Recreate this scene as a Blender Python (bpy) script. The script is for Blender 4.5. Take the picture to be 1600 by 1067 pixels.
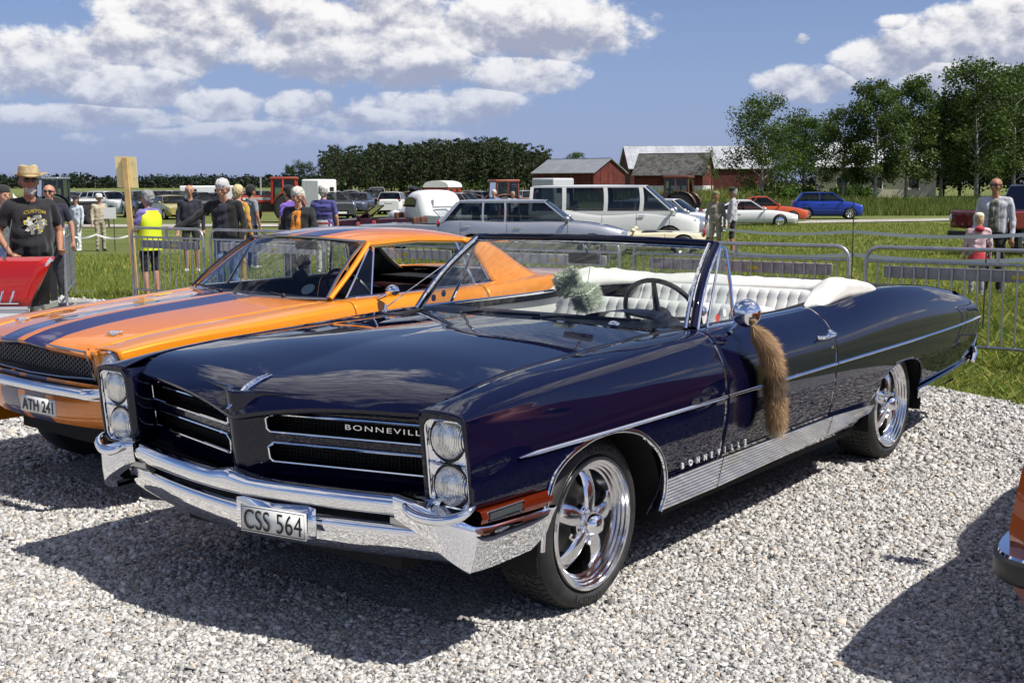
import bpy, math, random
import numpy as np
from mathutils import Vector, Matrix, noise as mnoise
random.seed(7); RNG=np.random.default_rng(7)
for o in list(bpy.data.objects): bpy.data.objects.remove(o)
SC=bpy.context.scene; COL=SC.collection
# ---------------------------------------------------------------- camera
CAMH=1.5967; PITCH=0.1283; ROLL=-0.0031; FPX=1901.0
cd=bpy.data.cameras.new('camera'); cam=bpy.data.objects.new('camera',cd); COL.objects.link(cam)
cam.location=(0,0,CAMH); cam.rotation_euler=(Matrix.Rotation(math.pi/2-PITCH,3,'X')@Matrix.Rotation(ROLL,3,'Z')).to_euler()
cd.lens=FPX/1600*36; cd.sensor_width=36; cd.clip_start=.05; cd.clip_end=6000
SC.camera=cam
SC.render.resolution_x=1024; SC.render.resolution_y=682
SC.view_settings.view_transform='Standard'; SC.view_settings.look='None'
SC.view_settings.gamma=1; SC.view_settings.use_curve_mapping=False
SC.view_settings.exposure=0.26
# car poses (origin = ground under the front axle, x forward, y left)
PON=(-0.4276,5.0242,4.0645); MUS=(-2.0304,6.7376,3.9830)
# sun: in the blue car's frame light travels (0.11,-0.69,-1)
c_,s_=math.cos(PON[2]),math.sin(PON[2])
LD=Vector((c_*0.11+s_*0.69, s_*0.11-c_*0.69,-1)).normalized()
sd=bpy.data.lights.new('sun','SUN'); sun=bpy.data.objects.new('sun',sd); COL.objects.link(sun)
sun.rotation_euler=LD.to_track_quat('-Z','Y').to_euler(); sun.location=(0,0,30)
sd.energy=5.0; sd.angle=math.radians(.53); sd.color=(1,.955,.88)
SUN_EL=math.asin(-LD.z); SUN_AZ=math.atan2(-LD.x,-LD.y)   # clockwise from +Y
# ---------------------------------------------------------------- world
W=bpy.data.worlds.new('World'); SC.world=W; W.use_nodes=True
def NT(tree):
    N,L=tree.nodes,tree.links
    def node(t,**k):
        n=N.new(t)
        for a,b in k.items(): setattr(n,a,b)
        return n
    def put(n,i,v):
        if v is None: return
        if hasattr(v,'is_linked') or isinstance(v,bpy.types.NodeSocket): L.new(v,n.inputs[i])
        else: n.inputs[i].default_value=v
    def M(op,a,b=None,c=None,clamp=False):
        n=N.new('ShaderNodeMath'); n.operation=op; n.use_clamp=clamp
        put(n,0,a); put(n,1,b); put(n,2,c); return n.outputs[0]
    def mix(f,a,b,bt='MIX'):
        n=N.new('ShaderNodeMix'); n.data_type='RGBA'; n.blend_type=bt
        put(n,0,f); put(n,6,a if not isinstance(a,tuple) or len(a)==4 else (*a,1)); put(n,7,b if not isinstance(b,tuple) or len(b)==4 else (*b,1)); return n.outputs[2]
    def ss(x,a,b,lo=0.,hi=1.):
        n=N.new('ShaderNodeMapRange'); n.interpolation_type='SMOOTHSTEP'
        put(n,0,x); put(n,1,a); put(n,2,b); put(n,3,lo); put(n,4,hi); return n.outputs[0]
    def noise(vec,scale,detail=4,rough=.55,dist=0,out=0):
        n=N.new('ShaderNodeTexNoise'); put(n,'Vector',vec); n.inputs['Scale'].default_value=scale
        n.inputs['Detail'].default_value=detail; n.inputs['Roughness'].default_value=rough; n.inputs['Distortion'].default_value=dist
        return n.outputs[out]
    return node,put,M,mix,ss,noise,L,N
CLOUDS=[(430,35,300,62,.85),(230,75,230,52,.8),(60,90,125,55,1.05),(200,130,105,40,1.0),(560,80,210,60,.85),(850,42,165,62,1.2),
 (815,112,110,34,1.0),(650,105,130,42,1.0),(345,160,75,28,1.0),(470,163,62,26,1.05),(570,185,170,26,.75),(420,208,150,22,.8),
 (1530,58,110,50,1.2),(1390,92,80,40,1.15),(1262,132,76,28,1.1),(1255,62,22,12,.55),(1400,38,38,16,.5),(1490,122,130,32,.9),(1590,15,40,22,.8),
 (700,165,150,34,.9),(130,182,170,22,.85),(300,215,190,18,.7),(620,215,160,16,.7),(300,5,200,36,.8),(620,15,100,40,.9)]
def cloud_group():
    g=bpy.data.node_groups.new('cloud_density','ShaderNodeTree')
    g.interface.new_socket('Vector',in_out='INPUT',socket_type='NodeSocketVector')
    g.interface.new_socket('Density',in_out='OUTPUT',socket_type='NodeSocketFloat'); g.interface.new_socket('Tone',in_out='OUTPUT',socket_type='NodeSocketFloat')
    node,put,M,mix,ss,noise,L,N=NT(g)
    gi=N.new('NodeGroupInput'); go=N.new('NodeGroupOutput')
    sp=N.new('ShaderNodeSeparateXYZ'); L.new(gi.outputs[0],sp.inputs[0])
    X,Y,Z=sp.outputs
    az=M('MULTIPLY',M('ARCTAN2',X,Y),57.2958); el=M('MULTIPLY',M('ARCSINE',Z),57.2958)
    ae=N.new('ShaderNodeCombineXYZ'); put(ae,0,az); put(ae,1,el)
    st=N.new('ShaderNodeVectorMath'); st.operation='MULTIPLY'; L.new(gi.outputs[0],st.inputs[0]); st.inputs[1].default_value=(1,1,1.5)
    o2=N.new('ShaderNodeVectorMath'); o2.operation='ADD'; L.new(st.outputs[0],o2.inputs[0]); o2.inputs[1].default_value=(-LD.x*.010,0,.016)
    n1=M('SUBTRACT',noise(st.outputs[0],22,8,.60,.0),.5); n2=M('SUBTRACT',noise(o2.outputs[0],22,5,.60,0),.5)
    dens=None; tone=None
    # cumulus banks in view: photo px, py, half width, half height, strength
    for (px,py,w,h,s) in CLOUDS:
        u,v=(px-800)/FPX,(py-533.5)/FPX
        cp,sp_=math.cos(PITCH),math.sin(PITCH); d=Vector((u,cp-v*sp_,-sp_-v*cp)).normalized()
        a0=math.degrees(math.atan2(d.x,d.y)); e0=math.degrees(math.asin(d.z)); ww=w/FPX*57.3; hh=h/FPX*57.3
        sv=N.new('ShaderNodeVectorMath'); sv.operation='MULTIPLY_ADD'; L.new(ae.outputs[0],sv.inputs[0]); sv.inputs[1].default_value=(1/ww,1/hh,0); sv.inputs[2].default_value=(-a0/ww,-e0/hh,0)
        dt=N.new('ShaderNodeVectorMath'); dt.operation='DOT_PRODUCT'; L.new(sv.outputs[0],dt.inputs[0]); L.new(sv.outputs[0],dt.inputs[1])
        b=M('SUBTRACT',s,dt.outputs['Value']); q=N.new('ShaderNodeSeparateXYZ'); L.new(sv.outputs[0],q.inputs[0])
        if dens is None: dens,tone=b,q.outputs[1]
        else:
            gt=ss(M('SUBTRACT',b,dens),-.12,.12); m=N.new('ShaderNodeMix'); put(m,0,gt); put(m,2,tone); put(m,3,q.outputs[1]); tone=m.outputs[0]; dens=M('MAXIMUM',dens,b)
    dens=M('ADD',dens,M('MULTIPLY',n1,3.2))
    # everywhere the camera does not look: the same fair-weather cumulus field
    k=M('DIVIDE',1.0,M('ADD',M('MAXIMUM',Z,0),.12))
    c2=N.new('ShaderNodeCombineXYZ'); put(c2,0,M('MULTIPLY',X,k)); put(c2,1,M('MULTIPLY',Y,k)); put(c2,2,3.7)
    gen=M('ADD',M('MULTIPLY',M('SUBTRACT',noise(c2.outputs[0],.9,2,.5,0),.56),9.0),M('MULTIPLY',n1,1.8))
    front=M('MULTIPLY',ss(M('ABSOLUTE',az),24,32,1,0),ss(el,11,15,1,0))
    d=N.new('ShaderNodeMix'); put(d,0,front); put(d,2,gen); put(d,3,dens)
    t=M('ADD',M('MULTIPLY',M('MULTIPLY',tone,front),.40),M('MULTIPLY',M('SUBTRACT',n1,n2),2.6))
    L.new(d.outputs[0],go.inputs[0]); L.new(t,go.inputs[1]); return g
def build_world():
    g=cloud_group()
    node,put,M,mix,ss,noise,L,N=NT(W.node_tree)
    for n in list(N): N.remove(n)
    out=N.new('ShaderNodeOutputWorld'); bg=N.new('ShaderNodeBackground'); L.new(bg.outputs[0],out.inputs[0])
    sky=N.new('ShaderNodeTexSky'); sky.sky_type='NISHITA'; sky.sun_disc=False
    sky.sun_elevation=SUN_EL; sky.sun_rotation=SUN_AZ; sky.altitude=50; sky.air_density=1.0; sky.dust_density=.6; sky.ozone_density=3.0
    tc=N.new('ShaderNodeTexCoord'); nrm=N.new('ShaderNodeVectorMath'); nrm.operation='NORMALIZE'; L.new(tc.outputs['Generated'],nrm.inputs[0])
    D=nrm.outputs[0]; n=N.new('ShaderNodeGroup'); n.node_tree=g; L.new(D,n.inputs[0]); d0,tone=n.outputs
    sp=N.new('ShaderNodeSeparateXYZ'); L.new(D,sp.inputs[0]); Z=sp.outputs[2]
    mask=ss(d0,-.04,.52); mask=M('MULTIPLY',mask,ss(Z,.01,.06))
    # thin edges stay bright, thick undersides go grey
    lit=ss(M('SUBTRACT',tone,M('MULTIPLY',M('MINIMUM',d0,1.3),.10)),-.50,.34)
    shade=mix(lit,(4.4,4.65,6.0),(11.6,11.4,11.3))
    skyc=mix(1.0,sky.outputs[0],(.90,.92,1.14),'MULTIPLY')
    skyc=mix(ss(Z,.0,.24,.66,0),skyc,(3.2,4.3,7.9))
    shade=mix(ss(Z,.03,.13,.55,.0),shade,skyc)
    L.new(mix(M('MULTIPLY',mask,.96),skyc,shade),bg.inputs[0]); bg.inputs[1].default_value=.072
build_world()
W.cycles.sampling_method='MANUAL'; W.cycles.sample_map_resolution=256
SC.cycles.max_bounces=5; SC.cycles.diffuse_bounces=2; SC.cycles.glossy_bounces=4; SC.cycles.transparent_max_bounces=10; SC.cycles.caustics_reflective=False; SC.cycles.caustics_refractive=False
SC.cycles.use_denoising=True
# ---------------------------------------------------------------- helpers
MATS={}
def mat(name,col=(.5,.5,.5),rough=.5,metal=0,coat=0,coatr=.03,spec=.5,trans=0,ior=1.45,var=0,vscale=8,bump=0,bscale=60,alpha=1,emit=None,rnd=0,attr=None,dirt=0,sheen=0):
    if name in MATS: return MATS[name]
    m=bpy.data.materials.new(name); m.use_nodes=True; MATS[name]=m
    node,put,M,mix,ss,noise,L,N=NT(m.node_tree); b=N['Principled BSDF']
    b.inputs['Base Color'].default_value=(*col,1); b.inputs['Roughness'].default_value=rough; b.inputs['Metallic'].default_value=metal
    b.inputs['Coat Weight'].default_value=coat; b.inputs['Coat Roughness'].default_value=coatr; b.inputs['Specular IOR Level'].default_value=spec
    b.inputs['Transmission Weight'].default_value=trans; b.inputs['IOR'].default_value=ior; b.inputs['Alpha'].default_value=alpha
    if sheen: b.inputs['Sheen Weight'].default_value=sheen
    tc=None
    if var or bump or dirt:
        tc=N.new('ShaderNodeTexCoord').outputs['Object']
    c=None
    if var:
        f=noise(tc,vscale,6,.6); c=mix(ss(f,.3,.7),tuple(x*(1-var) for x in col),tuple(min(1,x*(1+var)) for x in col))
    if rnd:
        r=N.new('ShaderNodeObjectInfo').outputs['Random']; c=mix(1.0,c if c else (*col,1),mix(r,(1-rnd,)*3,(1+rnd,)*3),'MULTIPLY')
    if attr:
        a=node('ShaderNodeAttribute',attribute_name=attr)
        c=mix(1.0,c if c else (*col,1),a.outputs['Color'],'MULTIPLY')
    if dirt:
        f=noise(tc,3,8,.7); c=mix(ss(f,.5,.75,0,dirt),c if c else (*col,1),(.25,.2,.15))
    if c is not None: L.new(c,b.inputs['Base Color'])
    if bump:
        bn=N.new('ShaderNodeBump'); bn.inputs['Strength'].default_value=bump; bn.inputs['Distance'].default_value=.02
        L.new(noise(tc,bscale,5,.6),bn.inputs['Height']); L.new(bn.outputs[0],b.inputs['Normal'])
    if emit: b.inputs['Emission Color'].default_value=(*emit[:3],1); b.inputs['Emission Strength'].default_value=emit[3]
    return m
def paint(name,col,flake=.25,metal=.35,rough=.35):
    """clear-coated car paint with faint flake"""
    if name in MATS: return MATS[name]
    m=mat(name,col,rough,metal,1.0,.015,spec=0.0 if metal<.1 else .2)
    node,put,M,mix,ss,noise,L,N=NT(m.node_tree); b=N['Principled BSDF']
    tc=N.new('ShaderNodeTexCoord').outputs['Object']
    f=noise(tc,900,1,.5); L.new(mix(ss(f,.35,.65),tuple(x*(1-flake) for x in col),tuple(x*(1+flake) for x in col)),b.inputs['Base Color'])
    bn=N.new('ShaderNodeBump'); bn.inputs['Strength'].default_value=.015; bn.inputs['Distance'].default_value=.01
    L.new(noise(tc,7,3,.5),bn.inputs['Height']); L.new(bn.outputs[0],b.inputs['Coat Normal'])
    return m
def glassmat(name,tint=(.9,.95,.93),rough=0.0,dens=.25):
    """thin car glass: mostly see-through, mirror-like at grazing angles"""
    if name in MATS: return MATS[name]
    m=bpy.data.materials.new(name); m.use_nodes=True; MATS[name]=m
    node,put,M,mix,ss,noise,L,N=NT(m.node_tree); N.remove(N['Principled BSDF'])
    tr=N.new('ShaderNodeBsdfTransparent'); tr.inputs[0].default_value=(*[t*(1-dens*.5) for t in tint],1)
    gl=N.new('ShaderNodeBsdfGlossy'); gl.inputs['Roughness'].default_value=rough
    fr=N.new('ShaderNodeFresnel'); fr.inputs[0].default_value=1.5
    ms=N.new('ShaderNodeMixShader'); put(ms,0,M('ADD',fr.outputs[0],.015,clamp=True)); L.new(tr.outputs[0],ms.inputs[1]); L.new(gl.outputs[0],ms.inputs[2])
    L.new(ms.outputs[0],N['Material Output'].inputs[0]); return m
def spl(*pts):
    """smooth monotone-ish interpolant through (x,v...) points; returns f(x)->array"""
    P=np.array(sorted(pts,key=lambda p:p[0]),float); x=P[:,0]; Yv=P[:,1:]
    n=len(x); h=np.diff(x); d=np.diff(Yv,axis=0)/h[:,None]
    m=np.zeros_like(Yv); m[0]=d[0]; m[-1]=d[-1]
    for i in range(1,n-1): m[i]=(h[i]*d[i-1]+h[i-1]*d[i])/(h[i]+h[i-1])
    def f(t):
        t=np.asarray(t,float); sc=t.ndim==0; t=np.atleast_1d(np.clip(t,x[0],x[-1]))
        i=np.clip(np.searchsorted(x,t)-1,0,n-2); u=((t-x[i])/h[i])[:,None]; H=h[i][:,None]
        r=(2*u**3-3*u**2+1)*Yv[i]+(u**3-2*u**2+u)*H*m[i]+(-2*u**3+3*u**2)*Yv[i+1]+(u**3-u**2)*H*m[i+1]
        if r.shape[1]==1: r=r[:,0]
        return r[0] if sc else r
    return f
def curve(pts,n=24,closed=False):
    """Catmull-Rom through 3D points"""
    P=[np.array(p,float) for p in pts]; out=[]
    m=len(P); seg=m if closed else m-1
    for i in range(seg):
        a=P[(i-1)%m] if closed or i>0 else 2*P[0]-P[1]; b=P[i]; c=P[(i+1)%m]; d=P[(i+2)%m] if closed or i+2<m else 2*P[-1]-P[-2]
        k=max(2,n//seg)
        for j in range(k):
            t=j/k; out.append(.5*((2*b)+(-a+c)*t+(2*a-5*b+4*c-d)*t*t+(-a+3*b-3*c+d)*t**3))
    if not closed: out.append(P[-1])
    return out
class MB:
    def __init__(s): s.V=[]; s.F=[]; s.n=0; s.mi=[]
    def add(s,V,F,m=0):
        V=[tuple(map(float,v)) for v in V]; k=s.n
        s.V+=V; s.F+=[tuple(i+k for i in f) for f in F]; s.mi+=[m]*len(F); s.n+=len(V); return s
    def box(s,x0,x1,y0,y1,z0,z1,m=0):
        return s.add([(x0,y0,z0),(x1,y0,z0),(x1,y1,z0),(x0,y1,z0),(x0,y0,z1),(x1,y0,z1),(x1,y1,z1),(x0,y1,z1)],
          [(0,3,2,1),(4,5,6,7),(0,1,5,4),(1,2,6,5),(2,3,7,6),(3,0,4,7)],m)
    def bar(s,a,b,w,h,up=(0,0,1),m=0):
        a=Vector(a);b=Vector(b);d=(b-a).normalized();u=Vector(up); r=d.cross(u)
        if r.length<1e-4: r=d.cross(Vector((1,0,0)))
        r.normalize(); u=r.cross(d)
        vs=[]
        for p in (a,b):
            for sx,sy in ((-1,-1),(1,-1),(1,1),(-1,1)): vs.append(p+r*sx*w/2+u*sy*h/2)
        return s.add(vs,[(0,1,2,3),(7,6,5,4),(0,4,5,1),(1,5,6,2),(2,6,7,3),(3,7,4,0)],m)
    def grid(s,P,m=0,flip=False,closeu=False,closev=False):
        P=[[tuple(p) for p in r] for r in P]; nu,nv=len(P),len(P[0]); F=[]
        for i in range(nu if closeu else nu-1):
            for j in range(nv if closev else nv-1):
                a,b,c,d=i*nv+j,((i+1)%nu)*nv+j,((i+1)%nu)*nv+(j+1)%nv,i*nv+(j+1)%nv
                F.append((a,d,c,b) if flip else (a,b,c,d))
        return s.add([p for r in P for p in r],F,m)
    def loft(s,rings,caps=True,m=0,closed=True):
        n=len(rings[0]); k=s.n; s.grid(rings,m,closev=closed)
        if caps:
            s.F.append(tuple(k+j for j in range(n))); s.F.append(tuple(k+(len(rings)-1)*n+j for j in reversed(range(n)))); s.mi+=[m,m]
        return s
    def tube(s,path,r,n=8,caps=True,closed=False,m=0,flat=None):
        P=[Vector(p) for p in path]; rings=[]; prev=None
        for i,p in enumerate(P):
            if closed: t=(P[(i+1)%len(P)]-P[i-1])
            else: t=P[min(i+1,len(P)-1)]-P[max(i-1,0)]
            t.normalize()
            if prev is None:
                u=Vector((0,0,1)) if abs(t.z)<.9 else Vector((1,0,0)); u=(u-t*u.dot(t)).normalized()
            else: u=(prev-t*prev.dot(t)).normalized()
            prev=u; w=t.cross(u); rr=r[i] if hasattr(r,'__len__') else r
            fx,fy=flat if flat else (1,1)
            rings.append([p+(u*math.cos(a)*fy+w*math.sin(a)*fx)*rr for a in [2*math.pi*j/n for j in range(n)]])
        if closed: return s.grid(rings,m,closeu=True,closev=True)
        return s.loft(rings,caps,m)
    def lathe(s,prof,n=24,axis='z',o=(0,0,0),m=0,a0=0,a1=None):
        rings=[]; full=a1 is None
        k=n if full else n+1
        for i in range(k):
            a=a0+(2*math.pi*i/n if full else (a1-a0)*i/n); row=[]
            for r,h in prof:
                x,y=r*math.cos(a),r*math.sin(a)
                q={'z':(x,y,h),'y':(x,h,y),'x':(h,x,y)}[axis]; row.append((q[0]+o[0],q[1]+o[1],q[2]+o[2]))
            rings.append(row)
        return s.grid(rings,m,closeu=full)
    def sph(s,c,r,nu=10,nv=7,m=0):
        r=r if hasattr(r,'__len__') else (r,r,r); rows=[]
        for i in range(nu):
            a=2*math.pi*i/nu
            rows.append([(c[0]+r[0]*math.sin(math.pi*j/nv)*math.cos(a),c[1]+r[1]*math.sin(math.pi*j/nv)*math.sin(a),c[2]+r[2]*math.cos(math.pi*j/nv)) for j in range(nv+1)])
        return s.grid(rows,m,closeu=True,flip=True)
    def prism(s,poly,ax,a,b,m=0):
        """extrude 2D polygon along axis ax between a and b"""
        def q(p,h): return {'x':(h,p[0],p[1]),'y':(p[0],h,p[1]),'z':(p[0],p[1],h)}[ax]
        n=len(poly); V=[q(p,a) for p in poly]+[q(p,b) for p in poly]
        F=[tuple(range(n)),tuple(reversed(range(n,2*n)))]+[(i,n+i,n+(i+1)%n,(i+1)%n) for i in range(n)]
        return s.add(V,F,m)
    def move(s,f): s.V=[tuple(f(*v)) for v in s.V]; return s
    def xf(s,Mx): s.V=[tuple(Mx@Vector(v)) for v in s.V]; return s
    def mirror(s):
        r=MB(); r.V=[(x,-y,z) for x,y,z in s.V]; r.F=[tuple(reversed(f)) for f in s.F]; r.mi=list(s.mi); r.n=s.n; return r
    def join(s,o): return s._j(o)
    def _j(s,o):
        k=s.n; s.V+=o.V; s.F+=[tuple(i+k for i in f) for f in o.F]; s.mi+=o.mi; s.n+=o.n; return s
    def clip(s,fn):
        """keep the part where fn(V)>=0; cut edges exactly on the zero line"""
        A=np.array(s.V); val=np.asarray(fn(A)); nv=[]; nf=[]; nm=[]; mp={}; cut={}
        def vid(i):
            if i not in mp: mp[i]=len(nv); nv.append(tuple(A[i]))
            return mp[i]
        def eid(i,j):
            k=(min(i,j),max(i,j))
            if k not in cut:
                t=val[i]/(val[i]-val[j]); cut[k]=len(nv); nv.append(tuple(A[i]+(A[j]-A[i])*t))
            return cut[k]
        for f,mm in zip(s.F,s.mi):
            v=[val[i]>=0 for i in f]
            if all(v): nf.append(tuple(vid(i) for i in f)); nm.append(mm)
            elif any(v):
                o=[]
                for a in range(len(f)):
                    i,j=f[a],f[(a+1)%len(f)]
                    if v[a]: o.append(vid(i))
                    if v[a]!=v[(a+1)%len(f)]: o.append(eid(i,j))
                if len(o)>2: nf.append(tuple(o)); nm.append(mm)
        r=MB(); r.V=nv; r.F=nf; r.mi=nm; r.n=len(nv); return r
    def copy(s):
        r=MB(); r.V=list(s.V); r.F=list(s.F); r.mi=list(s.mi); r.n=s.n; return r
    def mesh(s,name,mats,smooth=35):
        me=bpy.data.meshes.new(name); me.from_pydata(s.V,[],s.F)
        for m in (mats if isinstance(mats,(list,tuple)) else [mats]): me.materials.append(m)
        if any(s.mi): me.polygons.foreach_set('material_index',s.mi)
        if smooth:
            me.polygons.foreach_set('use_smooth',[True]*len(me.polygons)); me.set_sharp_from_angle(angle=math.radians(smooth))
        me.update(); return me
    def build(s,name,mats,parent=None,smooth=35,loc=None,rz=0,bevel=0,solid=0,seg=2):
        o=bpy.data.objects.new(name,s.mesh(name,mats,smooth)); COL.objects.link(o)
        if parent is not None: o.parent=parent
        if loc is not None: o.location=loc
        if rz: o.rotation_euler=(0,0,rz)
        if solid:
            md=o.modifiers.new('thick','SOLIDIFY'); md.thickness=solid; md.offset=-1
            if isinstance(mats,(list,tuple)) and len(mats)>1: md.material_offset=1; md.material_offset_rim=0
        if bevel:
            md=o.modifiers.new('edge','BEVEL'); md.width=bevel; md.segments=seg; md.limit_method='ANGLE'; md.angle_limit=math.radians(40)
        return o
def polysd(poly):
    """signed distance to a closed polygon in (x,z): negative inside"""
    P=np.array(poly,float)
    def f(A):
        p=A[:,[0,2]]; d=np.full(len(p),1e9); ins=np.zeros(len(p),bool)
        for i in range(len(P)):
            a,b=P[i],P[(i+1)%len(P)]; e=b-a; w=p-a; t=np.clip((w@e)/(e@e+1e-12),0,1)
            d=np.minimum(d,np.linalg.norm(w-t[:,None]*e,axis=1))
            c=((a[1]<=p[:,1])&(b[1]>p[:,1]))|((b[1]<=p[:,1])&(a[1]>p[:,1]))
            with np.errstate(divide='ignore',invalid='ignore'): xx=a[0]+(p[:,1]-a[1])/(b[1]-a[1])*e[0]
            ins^=c&(p[:,0]<xx)
        return np.where(ins,-d,d)
    return f
def empty(name,loc=(0,0,0),rz=0,parent=None):
    o=bpy.data.objects.new(name,None); COL.objects.link(o); o.location=loc; o.rotation_euler=(0,0,rz); o.empty_display_size=.2
    if parent is not None: o.parent=parent
    return o
def tag(o,label=None,cat=None,group=None,kind=None):
    if label: o['label']=label
    if cat: o['category']=cat
    if group: o['group']=group
    if kind: o['kind']=kind
    return o
def copy_tree(o,parent=None):
    c=o.copy(); COL.objects.link(c); c.parent=parent
    for ch in o.children: copy_tree(ch,c)
    return c
def textmesh(txt,size,depth=.002,spacing=1.0,bold=0.0,sx=1.0):
    """letters as a mesh builder in the xy plane, left-bottom at origin"""
    cu=bpy.data.curves.new('t','FONT'); cu.body=txt; cu.size=size; cu.extrude=depth; cu.space_character=spacing; cu.offset=bold
    o=bpy.data.objects.new('t',cu); COL.objects.link(o); dg=bpy.context.evaluated_depsgraph_get(); dg.update()
    me=o.evaluated_get(dg).to_mesh(); r=MB(); r.add([(v.co.x*sx,v.co.y,v.co.z) for v in me.vertices],[tuple(p.vertices) for p in me.polygons])
    o.evaluated_get(dg).to_mesh_clear(); bpy.data.objects.remove(o); bpy.data.curves.remove(cu); return r
def fastmesh(name,V,F,matr,nper,attr=None,smooth=False):
    """big uniform meshes: V (n,3), F (m,nper) numpy; attr: per-face colour (m,3)"""
    me=bpy.data.meshes.new(name); me.vertices.add(len(V)); me.vertices.foreach_set('co',np.ascontiguousarray(V,dtype=np.float32).ravel())
    me.loops.add(F.size); me.loops.foreach_set('vertex_index',np.ascontiguousarray(F,dtype=np.int32).ravel())
    me.polygons.add(len(F)); me.polygons.foreach_set('loop_start',np.arange(0,F.size,nper,dtype=np.int32)); me.polygons.foreach_set('loop_total',np.full(len(F),nper,dtype=np.int32))
    if smooth: me.polygons.foreach_set('use_smooth',np.ones(len(F),dtype=bool))
    me.materials.append(matr); me.update(calc_edges=True)
    if attr is not None:
        a=me.attributes.new('tint','FLOAT_COLOR','FACE'); a.data.foreach_set('color',np.concatenate([attr,np.ones((len(attr),1))],1).astype(np.float32).ravel())
    return me
def atpx(px,py,Y):
    """world point seen at photo pixel (px,py) at forward distance Y"""
    u,v=px-800,py-533.5; cr,sr=math.cos(-ROLL),math.sin(-ROLL); u,v=u*cr-v*sr,u*sr+v*cr
    c,s=math.cos(PITCH),math.sin(PITCH); d=Vector((u,FPX*c-v*s,-FPX*s-v*c)); d=d*(Y/d.y); return Vector((0,0,CAMH))+d
CHROME=mat('chrome',(.86,.87,.90),.035,1.0); STEEL=mat('polished_aluminium',(.80,.80,.82),.14,1.0)
RUB=mat('tyre_rubber',(.022,.022,.023),.62,var=.3,vscale=20); BLACK=mat('satin_black',(.012,.012,.013),.4); DARK=mat('dark_void',(.004,.004,.005),.8)
GALV=mat('galvanised_steel',(.42,.43,.45),.38,.85,var=.15,vscale=12); WHITE=mat('white_plastic',(.75,.75,.74),.4)
GLASS=glassmat('clear_glass'); DGLASS=mat('dark_glass',(.012,.014,.016),.03,0,.6,.01,.8)
# ---------------------------------------------------------------- ground
EDGE=[(-40,34),(-12,21.0),(-7.2,17.9),(-4.0,16.3),(-1,14.1),(1.6,11.4),(2.6,10.3),(3.28,9.63),(3.7,8.7),(5.2,7.6),(9,5.6),(20,1)]
def tz(x,y):
    """terrain height"""
    a=np.clip((np.asarray(y)-15)/25,0,1); s=a*a*(3-2*a)
    b=np.clip((np.asarray(y)-72)/30,0,1); r=b*b*(3-2*b)
    right=np.clip((np.asarray(x)+5)/30,0,1)
    return -.36*s+.55*r*right
def grassmat():
    m=bpy.data.materials.new('grass_field'); m.use_nodes=True
    node,put,M,mix,ss,noise,L,N=NT(m.node_tree); b=N['Principled BSDF']
    P=N.new('ShaderNodeNewGeometry').outputs['Position']
    f1=noise(P,.35,8,.65); f2=noise(P,6,6,.7); f3=noise(P,45,3,.7)
    mp=N.new('ShaderNodeMapping'); L.new(P,mp.inputs[0]); mp.inputs['Scale'].default_value=(.05,.6,1); f4=noise(mp.outputs[0],1.2,5,.6)
    c=mix(ss(f1,.35,.68),(.085,.125,.022),(.170,.180,.050))
    c=mix(ss(f4,.45,.7,0,.55),c,(.230,.215,.080))
    c=mix(ss(f2,.4,.75,0,.6),c,(.090,.130,.026))
    c=mix(ss(f3,.45,.8,0,.5),c,(.25,.24,.09))
    sp=N.new('ShaderNodeSeparateXYZ'); L.new(P,sp.inputs[0])
    L.new(c,b.inputs['Base Color']); b.inputs['Roughness'].default_value=.8; b.inputs['Specular IOR Level'].default_value=.2
    bn=N.new('ShaderNodeBump'); bn.inputs['Strength'].default_value=.9; bn.inputs['Distance'].default_value=.06
    L.new(noise(P,25,6,.75),bn.inputs['Height']); L.new(bn.outputs[0],b.inputs['Normal']); return m
def gravelmat():
    m=bpy.data.materials.new('crushed_gravel'); m.use_nodes=True
    node,put,M,mix,ss,noise,L,N=NT(m.node_tree); b=N['Principled BSDF']
    P=N.new('ShaderNodeNewGeometry').outputs['Position']
    v=N.new('ShaderNodeTexVoronoi'); L.new(P,v.inputs['Vector']); v.inputs['Scale'].default_value=50
    v2=N.new('ShaderNodeTexVoronoi'); v2.feature='DISTANCE_TO_EDGE'; L.new(P,v2.inputs['Vector']); v2.inputs['Scale'].default_value=50
    sp=N.new('ShaderNodeSeparateColor'); L.new(v.outputs['Color'],sp.inputs[0])
    c=mix(ss(sp.outputs[0],.0,1.),(.28,.275,.27),(.62,.61,.59))
    c=mix(ss(v2.outputs['Distance'],.0,.12,1,0),c,(.09,.085,.08))
    c=mix(ss(noise(P,.8,6,.6),.35,.7,0,.35),c,(.36,.33,.29))
    L.new(c,b.inputs['Base Color']); b.inputs['Roughness'].default_value=.85
    bn=N.new('ShaderNodeBump'); bn.inputs['Strength'].default_value=.8; bn.inputs['Distance'].default_value=.012
    L.new(M('ADD',v2.outputs['Distance'],M('MULTIPLY',sp.outputs[1],.4)),bn.inputs['Height']); L.new(bn.outputs[0],b.inputs['Normal']); return m
GRASS=grassmat(); GRAVEL=gravelmat()
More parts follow.
